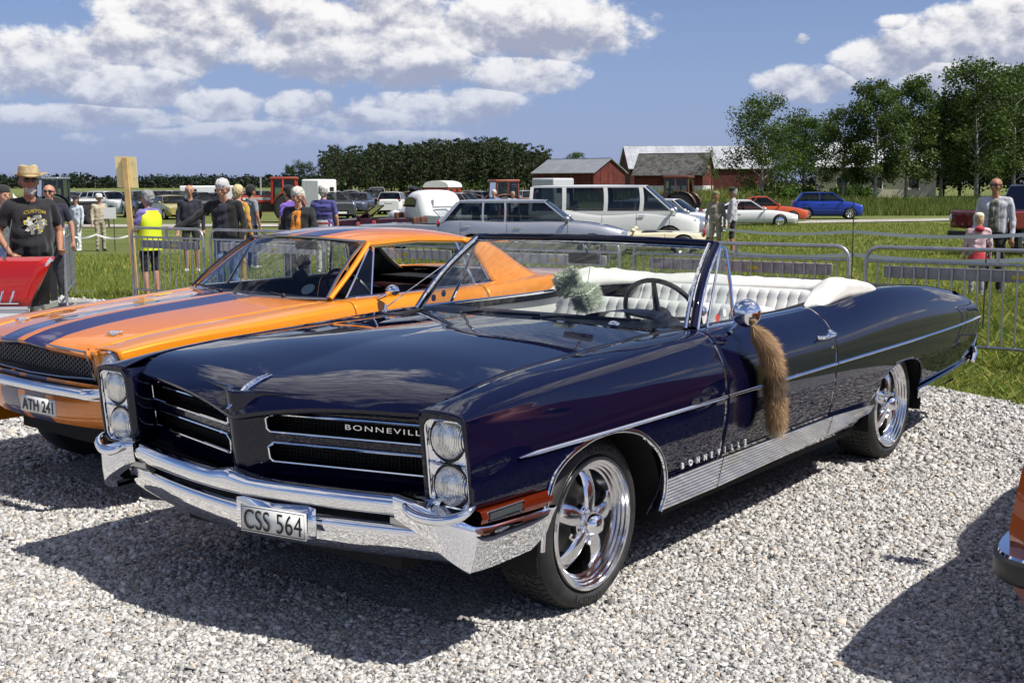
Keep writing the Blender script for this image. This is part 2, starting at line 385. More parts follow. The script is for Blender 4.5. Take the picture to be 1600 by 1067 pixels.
def build_ground():
    ys=[-30,-10,0,6,10,14,16,18,20,23,26,30,34,38,42,50,60,70,76,82,88,94,100,104,120,150,220,400,800,1600,3200,5500]
    xs=[-5500,-2500,-1000,-400,-150,-80,-40,-20,-10,-5,0,5,10,15,20,25,30,40,60,100,160,400,1000,2500,5500]
    b=MB(); b.grid([[(x,y,float(tz(x,y))-.03) for y in ys] for x in xs])
    tag(b.build('ground',GRASS,smooth=60),kind='structure')
    # gravel yard up to the grass edge
    g=MB(); P=[(x,y) for x,y in EDGE]
    rows=[]
    fine=[]
    for (x0,y0),(x1,y1) in zip(P[:-1],P[1:]):
        k=max(2,int(math.hypot(x1-x0,y1-y0)/.12)) if x0>-13 and x1<10 else 2
        for i in range(k):
            t=i/k; w=.10*mnoise.noise(Vector((x0+(x1-x0)*t,y0+(y1-y0)*t,0))*1.7)+.06*mnoise.noise(Vector((x0+(x1-x0)*t,y0+(y1-y0)*t,3))*6)
            fine.append((x0+(x1-x0)*t+w*.55,y0+(y1-y0)*t+w*.85))
    fine.append(P[-1])
    g.grid([[(x,y,0),(x*.6,min(y-1,3),0),(x*.8,-25,0)] for x,y in fine])
    tag(g.build('gravel_yard',GRAVEL),kind='structure')
    # light field road beyond the parked cars
    r=MB(); W_=1.9
    cl=[(-90,62),(-40,60.5),(-10,60),(8,61),(18,64),(30,69),(45,77),(80,96)]
    cl=curve([(x,y,0) for x,y in cl],40)
    r.grid([[(p[0],p[1]-W_,float(tz(p[0],p[1]-W_))+.01),(p[0],p[1],float(tz(p[0],p[1]))+.03),(p[0],p[1]+W_,float(tz(p[0],p[1]+W_))+.01)] for p in cl])
    tag(r.build('field_road',mat('pale_road',(.36,.34,.30),.9,var=.25,vscale=.7)),kind='structure')
build_ground()
def in_gravel(x,y,mg=0):
    ex=np.array([p[0] for p in EDGE]); ey=np.array([p[1] for p in EDGE]); return y<np.interp(x,ex,ey)-mg
def stones():
    protos=[]
    for k in range(8):
        r=np.random.default_rng(k); c=np.array([(x,y,z) for z in (-1,1) for y in (-1,1) for x in (-1,1)],float)
        c*=.5; c+=r.uniform(-.22,.22,c.shape); c*=np.array([1.2,.88,.55])*r.uniform(.85,1.15,3); protos.append(c)
    Fq=np.array([(4,5,7,6),(0,1,5,4),(1,3,7,5),(3,2,6,7),(2,0,4,6)])
    pts=[]
    def scatter(y0,y1,dens,size):
        n=int(dens*(y1-y0)*(.86*y1+1.2)); y=RNG.uniform(y0,y1,n); x=RNG.uniform(-.43*y1-.6,.43*y1+.6,n)
        k=(np.abs(x)<.43*y+.6)&in_gravel(x,y,.02)
        for (cx,cy,cw,xa,xb_,hw) in ((*PON,-4.4,.45,.62),(*MUS,-3.4,.4,.55)):   # none under the middle of the cars
            c,s_=math.cos(cw),math.sin(cw); lx=c*(x-cx)+s_*(y-cy); ly=-s_*(x-cx)+c*(y-cy); k&=~((lx>xa)&(lx<xb_)&(np.abs(ly)<hw))
            if cw==PON[2]: k&=~((lx<.1)&(lx>-4.3)&(ly<-1.25)&(y>5.2)&(x>-1.9))
        x,y=x[k],y[k]
        pts.append(np.stack([x,y,size*np.exp(RNG.normal(0,.27,len(x)))],1))
    scatter(3.4,5.0,8000,.0090); scatter(5.0,6.6,4600,.0103); scatter(6.6,9.5,1500,.0135); scatter(9.5,18,50,.018)
    A=np.concatenate(pts); n=len(A)
    # quaternions -> rotation, mostly lying flat
    q=RNG.normal(size=(n,4)); q[:,1:3]*=.28; q/=np.linalg.norm(q,axis=1)[:,None]; w,x,y,z=q.T
    R=np.stack([np.stack([1-2*(y*y+z*z),2*(x*y-z*w),2*(x*z+y*w)],-1),np.stack([2*(x*y+z*w),1-2*(x*x+z*z),2*(y*z-x*w)],-1),np.stack([2*(x*z-y*w),2*(y*z+x*w),1-2*(x*x+y*y)],-1)],1)
    pi=RNG.integers(0,8,n); C=np.array(protos)[pi]*A[:,2][:,None,None]*1.25
    V=np.einsum('nij,nkj->nki',R,C)+np.stack([A[:,0],A[:,1],A[:,2]*RNG.uniform(.0,.32,n)],1)[:,None,:]
    F=(Fq[None]+8*np.arange(n)[:,None,None]).reshape(-1,4)
    t=np.clip(RNG.normal(.80,.24,n),.30,1.25)[:,None]*np.array([1,.985,.955])[None]
    warm=RNG.random(n)<.06; t[warm]*=np.array([1.0,.86,.72])
    m=mat('gravel_stone',(.55,.545,.535),.8,attr='tint',var=.12,vscale=150)
    me=fastmesh('gravel_stones',V.reshape(-1,3),F,m,4,np.repeat(t,5,axis=0))
    o=bpy.data.objects.new('gravel_stones',me); COL.objects.link(o); tag(o,'loose pale grey crushed stones covering the yard','gravel',kind='stuff')
stones()
def blades(name,pts,h,wid,matr,lean=.35,label=None,hv=.35,tall=None,fine=False):
    """grass blades as bent two-segment strips; pts (n,3)"""
    n=len(pts); a=RNG.uniform(0,2*np.pi,n); hh=h*np.exp(RNG.normal(0,hv,n)); 
    if tall is not None: hh*=tall
    w=wid*RNG.uniform(.6,1.4,n); la=RNG.uniform(0,2*np.pi,n); ln=np.abs(RNG.normal(0,lean,n))*hh
    dx,dy=np.cos(a)*w,np.sin(a)*w; lx,ly=np.cos(la)*ln,np.sin(la)*ln; z=np.zeros(n)
    b0=pts+np.stack([-dx,-dy,z],1); b1=pts+np.stack([dx,dy,z],1)
    m0=pts+np.stack([-dx*.7+lx*.35,-dy*.7+ly*.35,hh*.55],1); m1=pts+np.stack([dx*.7+lx*.35,dy*.7+ly*.35,hh*.55],1); t=pts+np.stack([lx,ly,hh*.95],1)
    if fine: V=np.stack([b0,b1,m1,t],1).reshape(-1,3); F=(np.array([(0,1,2),(0,2,3)])[None]+4*np.arange(n)[:,None,None]).reshape(-1,3); k=2
    else: V=np.stack([b0,b1,t],1).reshape(-1,3); F=(np.array([(0,1,2)])[None]+3*np.arange(n)[:,None,None]).reshape(-1,3); k=1
    v=RNG.random(n); base=np.stack([.55+.9*v,.75+.5*v,.5+.7*v],1); dry=RNG.random(n)<.2; base[dry]=np.array([2.1,1.55,1.5])*RNG.uniform(.7,1.1,(dry.sum(),1))
    me=fastmesh(name,V,F,matr,3,np.repeat(base,k,axis=0)); o=bpy.data.objects.new(name,me); COL.objects.link(o)
    tag(o,label,'grass',kind='stuff'); return o
def leafmat(name,col,trans=.35,attr='tint'):
    if name in MATS: return MATS[name]
    m=bpy.data.materials.new(name); m.use_nodes=True; MATS[name]=m
    node,put,M,mix,ss,noise,L,N=NT(m.node_tree); b=N['Principled BSDF']; b.inputs['Roughness'].default_value=.55; b.inputs['Specular IOR Level'].default_value=.3
    c=(*col,1)
    if attr: c=mix(1.0,(*col,1),node('ShaderNodeAttribute',attribute_name=attr).outputs['Color'],'MULTIPLY'); L.new(c,b.inputs['Base Color'])
    else: b.inputs['Base Color'].default_value=c
    tl=N.new('ShaderNodeBsdfTranslucent'); put(tl,0,c if not isinstance(c,tuple) else c); ms=N.new('ShaderNodeMixShader'); ms.inputs[0].default_value=trans
    L.new(b.outputs[0],ms.inputs[1]); L.new(tl.outputs[0],ms.inputs[2]); L.new(ms.outputs[0],N['Material Output'].inputs[0]); return m
BLADE=leafmat('grass_blade',(.205,.260,.058))
def lawn():
    def region(n,x0,x1,y0,y1,cond=None):
        x=RNG.uniform(x0,x1,n); y=RNG.uniform(y0,y1,n); k=(~in_gravel(x,y,-.03))&(np.abs(x)<.43*y+.8)
        if cond is not None: k&=cond(x,y)
        x,y=x[k],y[k]; return np.stack([x,y,tz(x,y)-.03],1)
    # mown strip in front of the barrier, right
    p=region(60000,1.5,6.5,8.0,13); blades('mown_grass',p,.045,.004,BLADE,.9,'short dry mown grass along the gravel edge by the barrier',fine=True)
    p=region(150000,2.2,9,10.4,17,lambda x,y:y>10.4+(4.4-x)*.68); blades('long_grass',p,.075,.0036,BLADE,.7,'longer green grass growing behind the right barrier',fine=True)
    p=region(90000,-10,2.5,12.5,22); blades('lawn_grass',p,.085,.006,BLADE,.6,'green lawn grass behind the left barriers')
    p=region(110000,-13,14,17,34); blades('field_grass',p,.08,.011,BLADE,.6,'meadow grass around the parked cars')
    p=region(90000,6,34,30,60); blades('meadow_grass',p,.085,.02,BLADE,.7,'mown meadow grass in front of the light field road')
lawn()
# ---------------------------------------------------------------- the dark blue convertible
NAVY=paint('navy_paint',(.0026,.0030,.0165),.3,.0,.5)
VINYL=mat('white_vinyl',(.66,.655,.62),.42,var=.05,vscale=5,bump=.06,bscale=90)
VINYLW=mat('boot_vinyl',(.72,.70,.64),.5,var=.06,vscale=4,bump=.08,bscale=70)
def wheel(R,rt,wid,parent,x,y,side,style='five',lip=.25,nsp=5,name='wheel'):
    """road wheel; outer face toward +y*side; R rim radius, rt tyre radius"""
    w=empty(name,(x,y,rt),0,parent)
    if side<0: w.rotation_euler=(0,0,math.pi)
    t=MB(); hw=wid/2
    prof=[(R-.012,-.02),(R+.004,-.012),(R+.02,.004),(R+.45*(rt-R),.010),(rt-.022,.0),(rt-.008,-.014),(rt,-.035)]
    n=6 if style=='five' else 4
    for i in range(n):
        a=-.035-(wid-.07)*i/n; b=-.035-(wid-.07)*(i+1)/n
        prof+=[(rt,a-.004),(rt,b+.006),(rt-.008,b+.005),(rt-.008,b+.001)]
    prof+=[(rt,-wid+.03),(rt-.02,-wid),(R,-wid)]
    t.lathe(prof if style=='five' else [(R-.012,-.02),(R+.02,.004),(R+.45*(rt-R),.010),(rt-.012,-.006),(rt,-.03),(rt,-wid+.03),(rt-.02,-wid),(R,-wid)],56 if style=='five' else 24,'y'); ty=t.build('tyre',RUB,w,smooth=50)
    if style=='five':
        # tread blocks
        tb=MB()
        for k in range(64):
            a=2*math.pi*k/64
            for j,(yo,tw) in enumerate(((-.045,.22),(-.085,-.25),(-.125,.25),(-.165,-.22))):
                p=[]
                for rr in (rt-.004,rt+.0035):
                    for da,dy in ((-.033,-.014),(.033,-.014),(.033,.014),(-.033,.014)):
                        aa=a+da+tw*dy*6; p.append((rr*math.cos(aa),yo+dy,rr*math.sin(aa)))
                tb.add(p,[(4,5,6,7),(0,1,5,4),(1,2,6,5),(2,3,7,6),(3,0,4,7)])
        tb.build('tread_block',RUB,ty,smooth=0)
        # raised sidewall lettering bent round the tyre
        tx=textmesh('ACHILLES',.036,.0012,1.25)
        xs=[v[0] for v in tx.V]; L_=max(xs); rm=R+.022
        for a0 in (.15,math.pi+.15):
            c=tx.copy(); c.V=[((rm+v[1])*math.cos(a0-(v[0]-L_/2)/(rm+.015)+math.pi/2),.0115+v[2],(rm+v[1])*math.sin(a0-(v[0]-L_/2)/(rm+.015)+math.pi/2)) for v in c.V]
            c.build('sidewall_lettering',mat('tyre_letter',(.045,.045,.047),.5),ty,smooth=0)
    r=MB()
    if style=='five':
        r.lathe([(R,-.012),(R+.006,.0),(R+.002,.008),(R-.009,.008),(R-.012,-.002),(R-.019,-.005),(R-.022,-.015),(R-.029,-.018),(R-.032,-.028),(R-.039,-.031),(R-.042,-.042),(R-.050,-.046),(R-.053,-.075),(R-.056,-.13),(R-.056,-wid+.02)],80,'y')
        rim=r.build('rim',STEEL,w,smooth=40)
        s=MB()
        for k in range(nsp):
            a=2*math.pi*k/nsp+math.pi/2+.12; rows=[]
            for q in range(11):
                f=q/10; rr=.050+(R-.050-.050)*f
                wd=.0215+.0145*math.sin(math.pi*min(1,.15+f*.62))+.012*max(0,f-.8)*5
                yo=-.022-.004*f-.040*f*f*f; th=.013; ring=[]
                for e in range(9):
                    g=-1+2*e/8; ring.append((rr,g*wd,yo+th*(1-g*g)**.5))
                ring+= [(rr,wd*.9,yo-.03),(rr,-wd*.9,yo-.03)]
                rows.append([(p[0]*math.cos(a)-p[1]*math.sin(a),p[2],p[0]*math.sin(a)+p[1]*math.cos(a)) for p in ring])
            m=MB(); m.loft(rows,True); m.build('spoke',STEEL,w,smooth=50)
        h=MB(); h.lathe([(.078,-.05),(.076,-.026),(.062,-.016),(.050,-.014)],30,'y'); h.lathe([(.050,-.02),(.048,.004),(.040,.016),(.036,.026),(.026,.034),(.0,.037)],30,'y'); h.build('hub_cap',CHROME,w,smooth=40)
        lg=MB()
        for k in range(5):
            a=2*math.pi*(k+.5)/5+math.pi/2+.12; lg.lathe([(.011,-.02),(.011,.0),(.006,.006),(0,.006)],8,'y',(.062*math.cos(a),-.006,.062*math.sin(a)))
        lg.build('lug_nut',CHROME,w,smooth=40)
        d=MB(); d.lathe([(.0,-.10),(.15,-.10),(.15,-.115),(0,-.115)],40,'y'); d.build('brake_disc',mat('brake_iron',(.10,.095,.09),.45,.8),w)
    else:
        r.lathe([(R+.004,.002),(R-.006,.004),(R-.02,-.012),(R-.03,-.02)],24,'y'); 
        rim=r.build('rim',STEEL,w,smooth=40)
        h=MB()
        if style=='cover':
            h.lathe([(R-.02,-.012),(R*.7,-.004),(R*.62,-.018),(R*.35,-.012),(R*.3,.006),(0,.012)],24,'y')
        else:
            for k in range(nsp):
                a=2*math.pi*k/nsp; c,sn=math.cos(a),math.sin(a); q=[(.02,-.022),(R-.02,-.03),(R-.02,.03),(.02,.022)]
                h.add([(p[0]*c-p[1]*sn,-.012,p[0]*sn+p[1]*c) for p in q]+[(p[0]*c-p[1]*sn,-.03,p[0]*sn+p[1]*c) for p in q],[(0,1,2,3),(0,4,5,1),(3,2,6,7)])
            h.lathe([(.06,-.015),(.05,-.004),(0,-.002)],16,'y')
        h.build('wheel_cover',STEEL,w,smooth=30)
        d=MB(); d.lathe([(0,-.045),(R-.015,-.045)],24,'y'); d.build('brake_drum',DARK,w)
    return w
def side_surface(tab,x0,x1,step,nv):
    """tab: list of (x,[(y,z)...]); returns grid rows x descending, v bottom->top"""
    nk=len(tab[0][1]); fs=[spl(*[(t[0],*t[1][k]) for t in tab]) for k in range(nk)]
    n=int(abs(x1-x0)/step)+1; xs=np.linspace(x0,x1,n); rows=[]
    vals=[f(xs) for f in fs]; tt=np.linspace(0,nk-1,nv)
    for i,x in enumerate(xs):
        g=spl(*[(k,*vals[k][i]) for k in range(nk)])(tt); rows.append([(x,p[0],p[1]) for p in g])
    return rows
def pontiac():
    root=empty('blue_convertible',(PON[0],PON[1],0),PON[2])
    tag(root,'shiny dark blue American convertible with stacked headlights, white interior and chrome bumper','car')
    T=[ # x, K2y, K4y, K4z, K5y, K5z
     (.86,.982,.962,.860,.785,.866),(.70,.990,.958,.873,.820,.898),(.36,1.0,.950,.896,.800,.933),(0,1.008,.936,.915,.785,.947),(-.40,1.011,.920,.937,.765,.956),(-.75,1.012,.908,.952,.750,.962),
     (-1.0,1.012,.900,.957,.800,.964),(-1.25,1.012,.893,.957,.825,.963),(-1.6,1.011,.885,.955,.818,.962),(-2.05,1.010,.877,.956,.812,.963),(-2.35,1.010,.878,.968,.805,.976),(-2.65,1.010,.885,.984,.80,.994),(-3.05,1.009,.893,.992,.80,1.003),
     (-3.6,1.003,.898,.968,.80,.985),(-4.15,.985,.890,.912,.80,.932),(-4.5,.962,.876,.862,.80,.882),(-4.82,.935,.855,.80,.79,.82)]
    tab=[]
    for x,k2,k4,z4,k5,z5 in T:
        d=z4-.695
        tab.append((x,[(k2-.085,.255),(k2-.035,.42),(k2-.006,.58),(k2,.695),(k2-.010,.695+.45*d),(k2*.55+k4*.45-.004,.695+.80*d),(k4,z4),(k4*.5+k5*.5,z4*.45+z5*.55+.006),(k5,z5)]))
    rows=side_surface(tab,.86,-4.82,.024,49)
    S=MB().grid(rows)
    fa=[(.42,.2),(.415,.44),(.405,.50),(.378,.570),(.343,.610),(.264,.652),(.142,.684),(.04,.692),(-.05,.687),(-.14,.668),(-.225,.634),(-.335,.556),(-.392,.468),(-.40,.375),(-.37,.305),(-.34,.2)]
    ra=[(-2.60,.2),(-2.655,.36),(-2.70,.42),(-2.79,.51),(-2.90,.562),(-3.04,.586),(-3.18,.588),(-3.32,.572),(-3.42,.53),(-3.475,.46),(-3.49,.38),(-3.47,.2)]
    fa=[tuple(p[[0,2]]) for p in curve([(a,0,b) for a,b in fa],90)]; ra=[tuple(p[[0,2]]) for p in curve([(a,0,b) for a,b in ra],80)]
    S=S.clip(polysd(fa)).clip(polysd(ra))
    # rear end silhouette
    endp=np.array([(.98,-4.30),(.90,-4.44),(.86,-4.56),(.81,-4.66),(.74,-4.735),(.675,-4.775),(.60,-4.735),(.50,-4.66),(.40,-4.56),(.30,-4.50)]); endp=endp[::-1]
    S=S.clip(lambda A:A[:,0]-np.interp(A[:,2],endp[:,0],endp[:,1]))
    S=S.clip(lambda A:(.805+.030*(A[:,2]-.57)/.3)-A[:,0])                                     # pod front
    S=S.clip(lambda A:np.where(A[:,0]>.30,A[:,2]-(.560-.012*(.8-A[:,0])),1))                  # above the bumper wing
    S=S.clip(lambda A:A[:,2]-np.interp(-A[:,0],[-1,2.7,3.4,4.5,5],[.285,.285,.355,.40,.43]))
    dx0,dx1,gp=-.895,-2.095,.0035
    cuts=dict(front_fender=lambda A:A[:,0]-(dx0+gp+.03*np.clip(.62-A[:,2],0,1)*0),rear_quarter=lambda A:(dx1-gp)-A[:,0])
    def both(b,name,m,solid=.006,label=None):
        for s in (b,b.mirror()):
            o=s.build(name,m,root,smooth=38,solid=solid)
    both(S.clip(cuts['front_fender']),'front_fender',NAVY); both(S.clip(cuts['rear_quarter']),'rear_quarter',NAVY)
    D=S.clip(lambda A:(dx0-gp)-A[:,0]).clip(lambda A:A[:,0]-(dx1+gp)).clip(lambda A:A[:,2]-.425)
    sill=S.clip(lambda A:(dx0-gp)-A[:,0]).clip(lambda A:A[:,0]-(dx1+gp)).clip(lambda A:.419-A[:,2])
    doors=[D.build('door',NAVY,root,smooth=38,solid=.006),D.mirror().build('door',NAVY,root,smooth=38,solid=.006)]
    both(sill,'rocker_panel',NAVY)
    # dark inner shell behind the panel gaps and wheel wells
    inner=MB(); rr=side_surface([(x,[(max(.3,y-.10),z) for y,z in k[:-1]]+[(k[-1][0]-.03,k[-1][1]-.035)]) for x,k in tab],-.46,-4.6,.06,24)
    ins=MB().grid(rr).clip(polysd(ra)); ins2=MB().grid(side_surface([(x,[(max(.3,y-.10),z) for y,z in k[:-1]]+[(k[-1][0]-.03,k[-1][1]-.035)]) for x,k in tab],.70,.46,.06,24)).clip(lambda A:A[:,2]-.5)
    for b in (ins,ins.mirror(),ins2,ins2.mirror()): inner.join(b)
    inner.build('inner_shell',DARK,root)
    fl=MB(); fl.box(-4.5,-3.55,-.86,.86,.28,.62); fl.box(-2.62,-.50,-.90,.90,.235,.33); fl.box(-3.55,-2.62,-.60,.60,.25,.62); fl.box(-.5,.70,-.58,.58,.26,.80); fl.box(.40,.72,-.86,.86,.42,.56); fl.build('underbody',DARK,root)
    # wheel-well liners
    for cx,(z1) in ((0.0,.70),(-3.1,.62)):
        for s in (1,-1):
            w=MB(); prof=[(.44,.60),(.44,.985)] if cx==0 else [(.42,.60),(.42,.98)]
            w.lathe([(.0,.60),(.43,.60),(.43,.965)],28,'y',(cx,0,.30)); w=w.clip(lambda A:A[:,2]-.24); w=w.clip(lambda A:z1+.03-A[:,2])
            if s<0: w=w.mirror()
            w.build('wheel_well',DARK,root)
    # chrome arch lip (front)
    for s in (1,-1):
        b=MB(); f2=spl(*[(t[0],t[1]) for t in T]); pts=[p for p in fa if p[1]>.29]
        b.tube([(p[0],s*(float(f2(p[0]))-.004-.05*max(0,(.58-p[1]))),p[1]) for p in pts],.0075,8,flat=(1.0,1.5)); b.build('arch_moulding',CHROME,root)
    k2=spl(*[(t[0],t[1]) for t in T])
    # bright side trim along the widest line, one strip per panel
    for s in (1,-1):
        for a,b_ in ((.575,dx0+.006),(dx0-.006,dx1+.006),(dx1-.006,-4.745)):
            xs=np.linspace(a,b_,30); rows=[]
            for i,x in enumerate(xs):
                y=float(k2(x)); h=.0085 if not(a==.575 and i<2) else .004*i+.002
                rows.append([(x,s*(y-.003),.695-h),(x,s*(y+.007),.695-h*.8),(x,s*(y+.011),.695),(x,s*(y+.007),.695+h*.8),(x,s*(y-.003),.695+h)])
            m=MB().grid(rows,flip=(s<0)); m.build('side_trim',CHROME,doors[0 if s>0 else 1] if a==dx0-.006 else root,smooth=50)
    # ribbed rocker moulding
    for s in (1,-1):
        for (a,b_,zb0,zb1,zt0,zt1) in ((-.405,dx0+.004,.292,.292,.428,.432),(dx0-.004,dx1+.004,.292,.315,.432,.424),(dx1-.004,-2.675,.315,.345,.424,.400)):
            rows=[]; nr=9
            for x in np.linspace(a,b_,24):
                f=(x-a)/(b_-a); zb=zb0+(zb1-zb0)*f; zt=zt0+(zt1-zt0)*f; y0=float(k2(x)); row=[]
                if a>-.5: zb+= .0; 
                for i in range(nr):
                    for u,o in ((.02,.0),(.12,.005),(.80,.006),(.93,.0)):
                        v=(i+u)/nr; z=zb+(zt-zb)*v; row.append((x,s*(y0-.052+.030*v+.006+o),z))
                rows.append(row)
            rows=[rows[0]]+rows[1:]
            MB().grid(rows,flip=(s<0)).build('rocker_moulding',mat('brushed_trim',(.88,.88,.90),.13,1.0),root,smooth=25)
        rows=[]
        for x in np.linspace(-3.40,-4.54,18):
            zb=np.interp(-x,[3.4,4.54],[.345,.395]); y0=float(k2(x))-.03; rows.append([(x,s*(y0-.04),zb-.03),(x,s*(y0+.012),zb-.02),(x,s*(y0+.016),zb+.035),(x,s*(y0+.0),zb+.04)])
        MB().grid(rows,flip=(s<0)).build('rear_lower_moulding',CHROME,root,smooth=40)
    # ---------------- hood
    gy=spl(*[(t[0],t[4]) for t in T]); gz=spl(*[(t[0],t[5]) for t in T])
    zc=spl((1.0,.80),(.955,.832),(.90,.868),(.82,.892),(.755,.905),(.55,.937),(.326,.967),(0,.985),(-.3,.992),(-.64,.995))
    def hoodpt(u,t,drop=0):
        """u 0..1 front->rear, t -1..1 across"""
        at=abs(t); xl=.955-.190*at**1.1; xr=-.66-.02*(1-at**2)*0-.10*at**2
        x=xl+(xr-xl)*u; yg=float(gy(min(x,.74)))-.005; y=t*(yg-.004); ze=float(gz(min(x,.80)))-.002
        zcn=float(zc(x)); z=ze+(zcn-ze)*(1-at**1.15); z+=.012*math.sin(math.pi*at)*(1 if x<.6 else max(0,(x-.9)/-.3))
        f=max(0,1-(xl-x)/.16); z-= .046*f**2.4*(1-.25*at)
        return (x,y,z)
    us=[0,.004,.01,.018,.028,.04,.055,.075,.10,.13]+list(np.linspace(.165,1,34)); ts=[-1+2*i/56 for i in range(57)]
    H=[[hoodpt(u,t) for t in ts] for u in us]; lip=[[(p[0]-.012,p[1],p[2]-.022) for p in H[0]],[(p[0]-.002,p[1],p[2]-.010) for p in H[0]]]
    MB().grid(lip+H,flip=True).build('hood',NAVY,root,smooth=30,solid=.006)
    b=MB(); q=[hoodpt(u,0) for u in (.012,.05,.085,.118,.13)]
    for sg in (-1,1): b.tube([(q[0][0]+.03,sg*.002,q[0][2]+.000),(q[1][0],sg*.009,q[1][2]+.006),(q[2][0],sg*.012,q[2][2]+.005),(q[3][0],sg*.012,q[3][2]+.005)],[.003,.007,.006,.002],8)
    b.build('hood_ornament',CHROME,root)
    # ---------------- front fascia with grille slots
    def xg(y): 
        a=abs(y); return .895-.20*a/.80+.045*math.exp(-(a/.062)**4)
    ys=np.linspace(-.80,.80,161); zs=np.linspace(.545,.872,40)
    Fm=MB().grid([[(xg(y)+ .015*((z-.70)/.15),y,z) for z in zs] for y in ys])
    def slot(s,z0,z1):
        y0,y1=(.098,.775); P=[]
        for a,b in ((y0+.006,z0+.012),(y0+.02,z0),(y1,z0),(y1,z1),(y0+.03,z1),(y0+.004,z1-.02)): P.append((s*a,b))
        return P
    slots=[slot(s,*z) for s in (1,-1) for z in ((.727,.795),(.618,.688))]
    for P in slots:
        sd=polysd(P); Fm=Fm.clip(lambda A:sd(A[:,[1,0,2]]))
    Fm.build('grille_surround',NAVY,root,smooth=40,solid=.02)
    for P in slots:
        b=MB(); c=curve([(p[0],0,p[1]) for p in P],10,True); path=[]
        for i in range(len(P)):
            a0=np.array(P[i]); a1=np.array(P[(i+1)%len(P)])
            for k in range(8):
                q=a0+(a1-a0)*k/8; path.append((xg(q[0])+.015*((q[1]-.70)/.15)+.004,q[0],q[1]))
        b.tube(path,.0058,8,closed=True); gr=b.build('grille_frame',CHROME,root)
        g=MB(); sgn=1 if P[2][0]>0 else -1; z0=P[1][1]; z1=P[3][1]
        for k in range(5):
            z=z0+(z1-z0)*(k+.5)/5; g.tube([(xg(y)-.045,y,z) for y in np.linspace(sgn*.10,sgn*.775,12)],.0022,5)
        for k in range(46):
            y=sgn*(.10+.675*k/45); g.bar((xg(y)-.050,y,z0),(xg(y)-.050,y,z1),.002,.006)
        g.build('grille_mesh',BLACK,gr)
        g=MB(); g.grid([[(xg(y)-.075,y,z) for z in (z0-.02,z1+.02)] for y in np.linspace(sgn*.06,sgn*.80,16)]); g.build('grille_backing',DARK,gr)
    # letters on the upper left slot
    tx=textmesh('BONNEVILLE',.026,.0012,1.25,0,1.2); Lw=max(v[0] for v in tx.V); 
    # reads left to right for a viewer in front: +y side, y grows to viewer's right
    y0=.398
    tx.V=[(xg(y0+v[0]*.318/Lw)-.012+v[2],y0+v[0]*.318/Lw,.754+v[1]) for v in tx.V]; tx.build('grille_lettering',mat('letter_chrome',(.8,.8,.82),.12,1.0),root,smooth=0)
    # fender script
    for s in (1,-1):
        for i,chh in enumerate('BONNEVILLE'):
            tx=textmesh(chh,.034,.003,1,.0008,1.1); x0=-.53-.063*i; 
            tx.V=[(x0-v[0] if s>0 else -1.63-x0-.03+v[0]-.0, s*(float(k2(-.8))-.016+v[2]),.447+v[1]) for v in tx.V]; tx.build('fender_letter',mat('letter_bright',(.85,.85,.86),.3,.35),root,smooth=0)
    # ---------------- headlight pods
    LENS=bpy.data.materials.new('headlamp_lens'); LENS.use_nodes=True
    node,put,M,mix,ss,noise,L,N=NT(LENS.node_tree); bs=N['Principled BSDF']; bs.inputs['Base Color'].default_value=(.80,.80,.76,1); bs.inputs['Roughness'].default_value=.08; bs.inputs['Coat Weight'].default_value=1; bs.inputs['Coat Roughness'].default_value=.01; bs.inputs['Metallic'].default_value=.85
    tcn=N.new('ShaderNodeTexCoord').outputs['Object']; wv=N.new('ShaderNodeTexWave'); wv.bands_direction='Y'; L.new(tcn,wv.inputs[0]); wv.inputs['Scale'].default_value=55; wv.inputs['Distortion'].default_value=.3
    bn=N.new('ShaderNodeBump'); bn.inputs['Strength'].default_value=.55; bn.inputs['Distance'].default_value=.008; L.new(wv.outputs[0],bn.inputs['Height']); L.new(bn.outputs[0],bs.inputs['Normal'])
    for s in (1,-1):
        hp=empty('headlight_pod',(0,0,0),0,root)
        # inner wall and front rim of the pod
        b=MB(); xf=lambda z:.805+.030*(z-.57)/.3
        b.grid([[(xf(z),s*.785,z),(xf(z)-.03,s*.772,z),(.66,s*.77,z)] for z in np.linspace(.555,.868,8)],flip=(s<0))
        b.build('pod_inner_wall',NAVY,hp,solid=.004)
        b=MB(); yo,yi=.986,.785; yc,zc_=.885,.708
        def loop(dy,z0,z1,x):
            P=[]; r=.035
            for (cy,cz,a0) in ((yo-dy-r,z1-r,0),(yi+dy+r,z1-r,90),(yi+dy+r,z0+r,180),(yo-dy-r,z0+r,270)):
                for k in range(5):
                    a=math.radians(a0+k*22.5); z=cz+r*math.sin(a); P.append((xf(z)+x,s*(cy+r*math.cos(a)),z))
            return P
        outer=[(xf(p[2])-.001,s*max(yi,min(yo-.003,abs(p[1])*1.0)),p[2]) for p in loop(.0,.545,.866,0)]
        b.grid([outer,loop(.012,.553,.852,.0),loop(.016,.556,.848,-.022)],closev=True,flip=(s>0)); b.build('pod_rim',NAVY,hp,smooth=40)
        # chrome bezel: plate with two round openings
        nn=40; bz=MB(); hl=((.784,.0),(.624,.0)); ry=.073
        frame=loop(.017,.556,.847,-.012)
        bz.tube([(p[0]+.003,p[1],p[2]) for p in frame],.0045,6,closed=True)
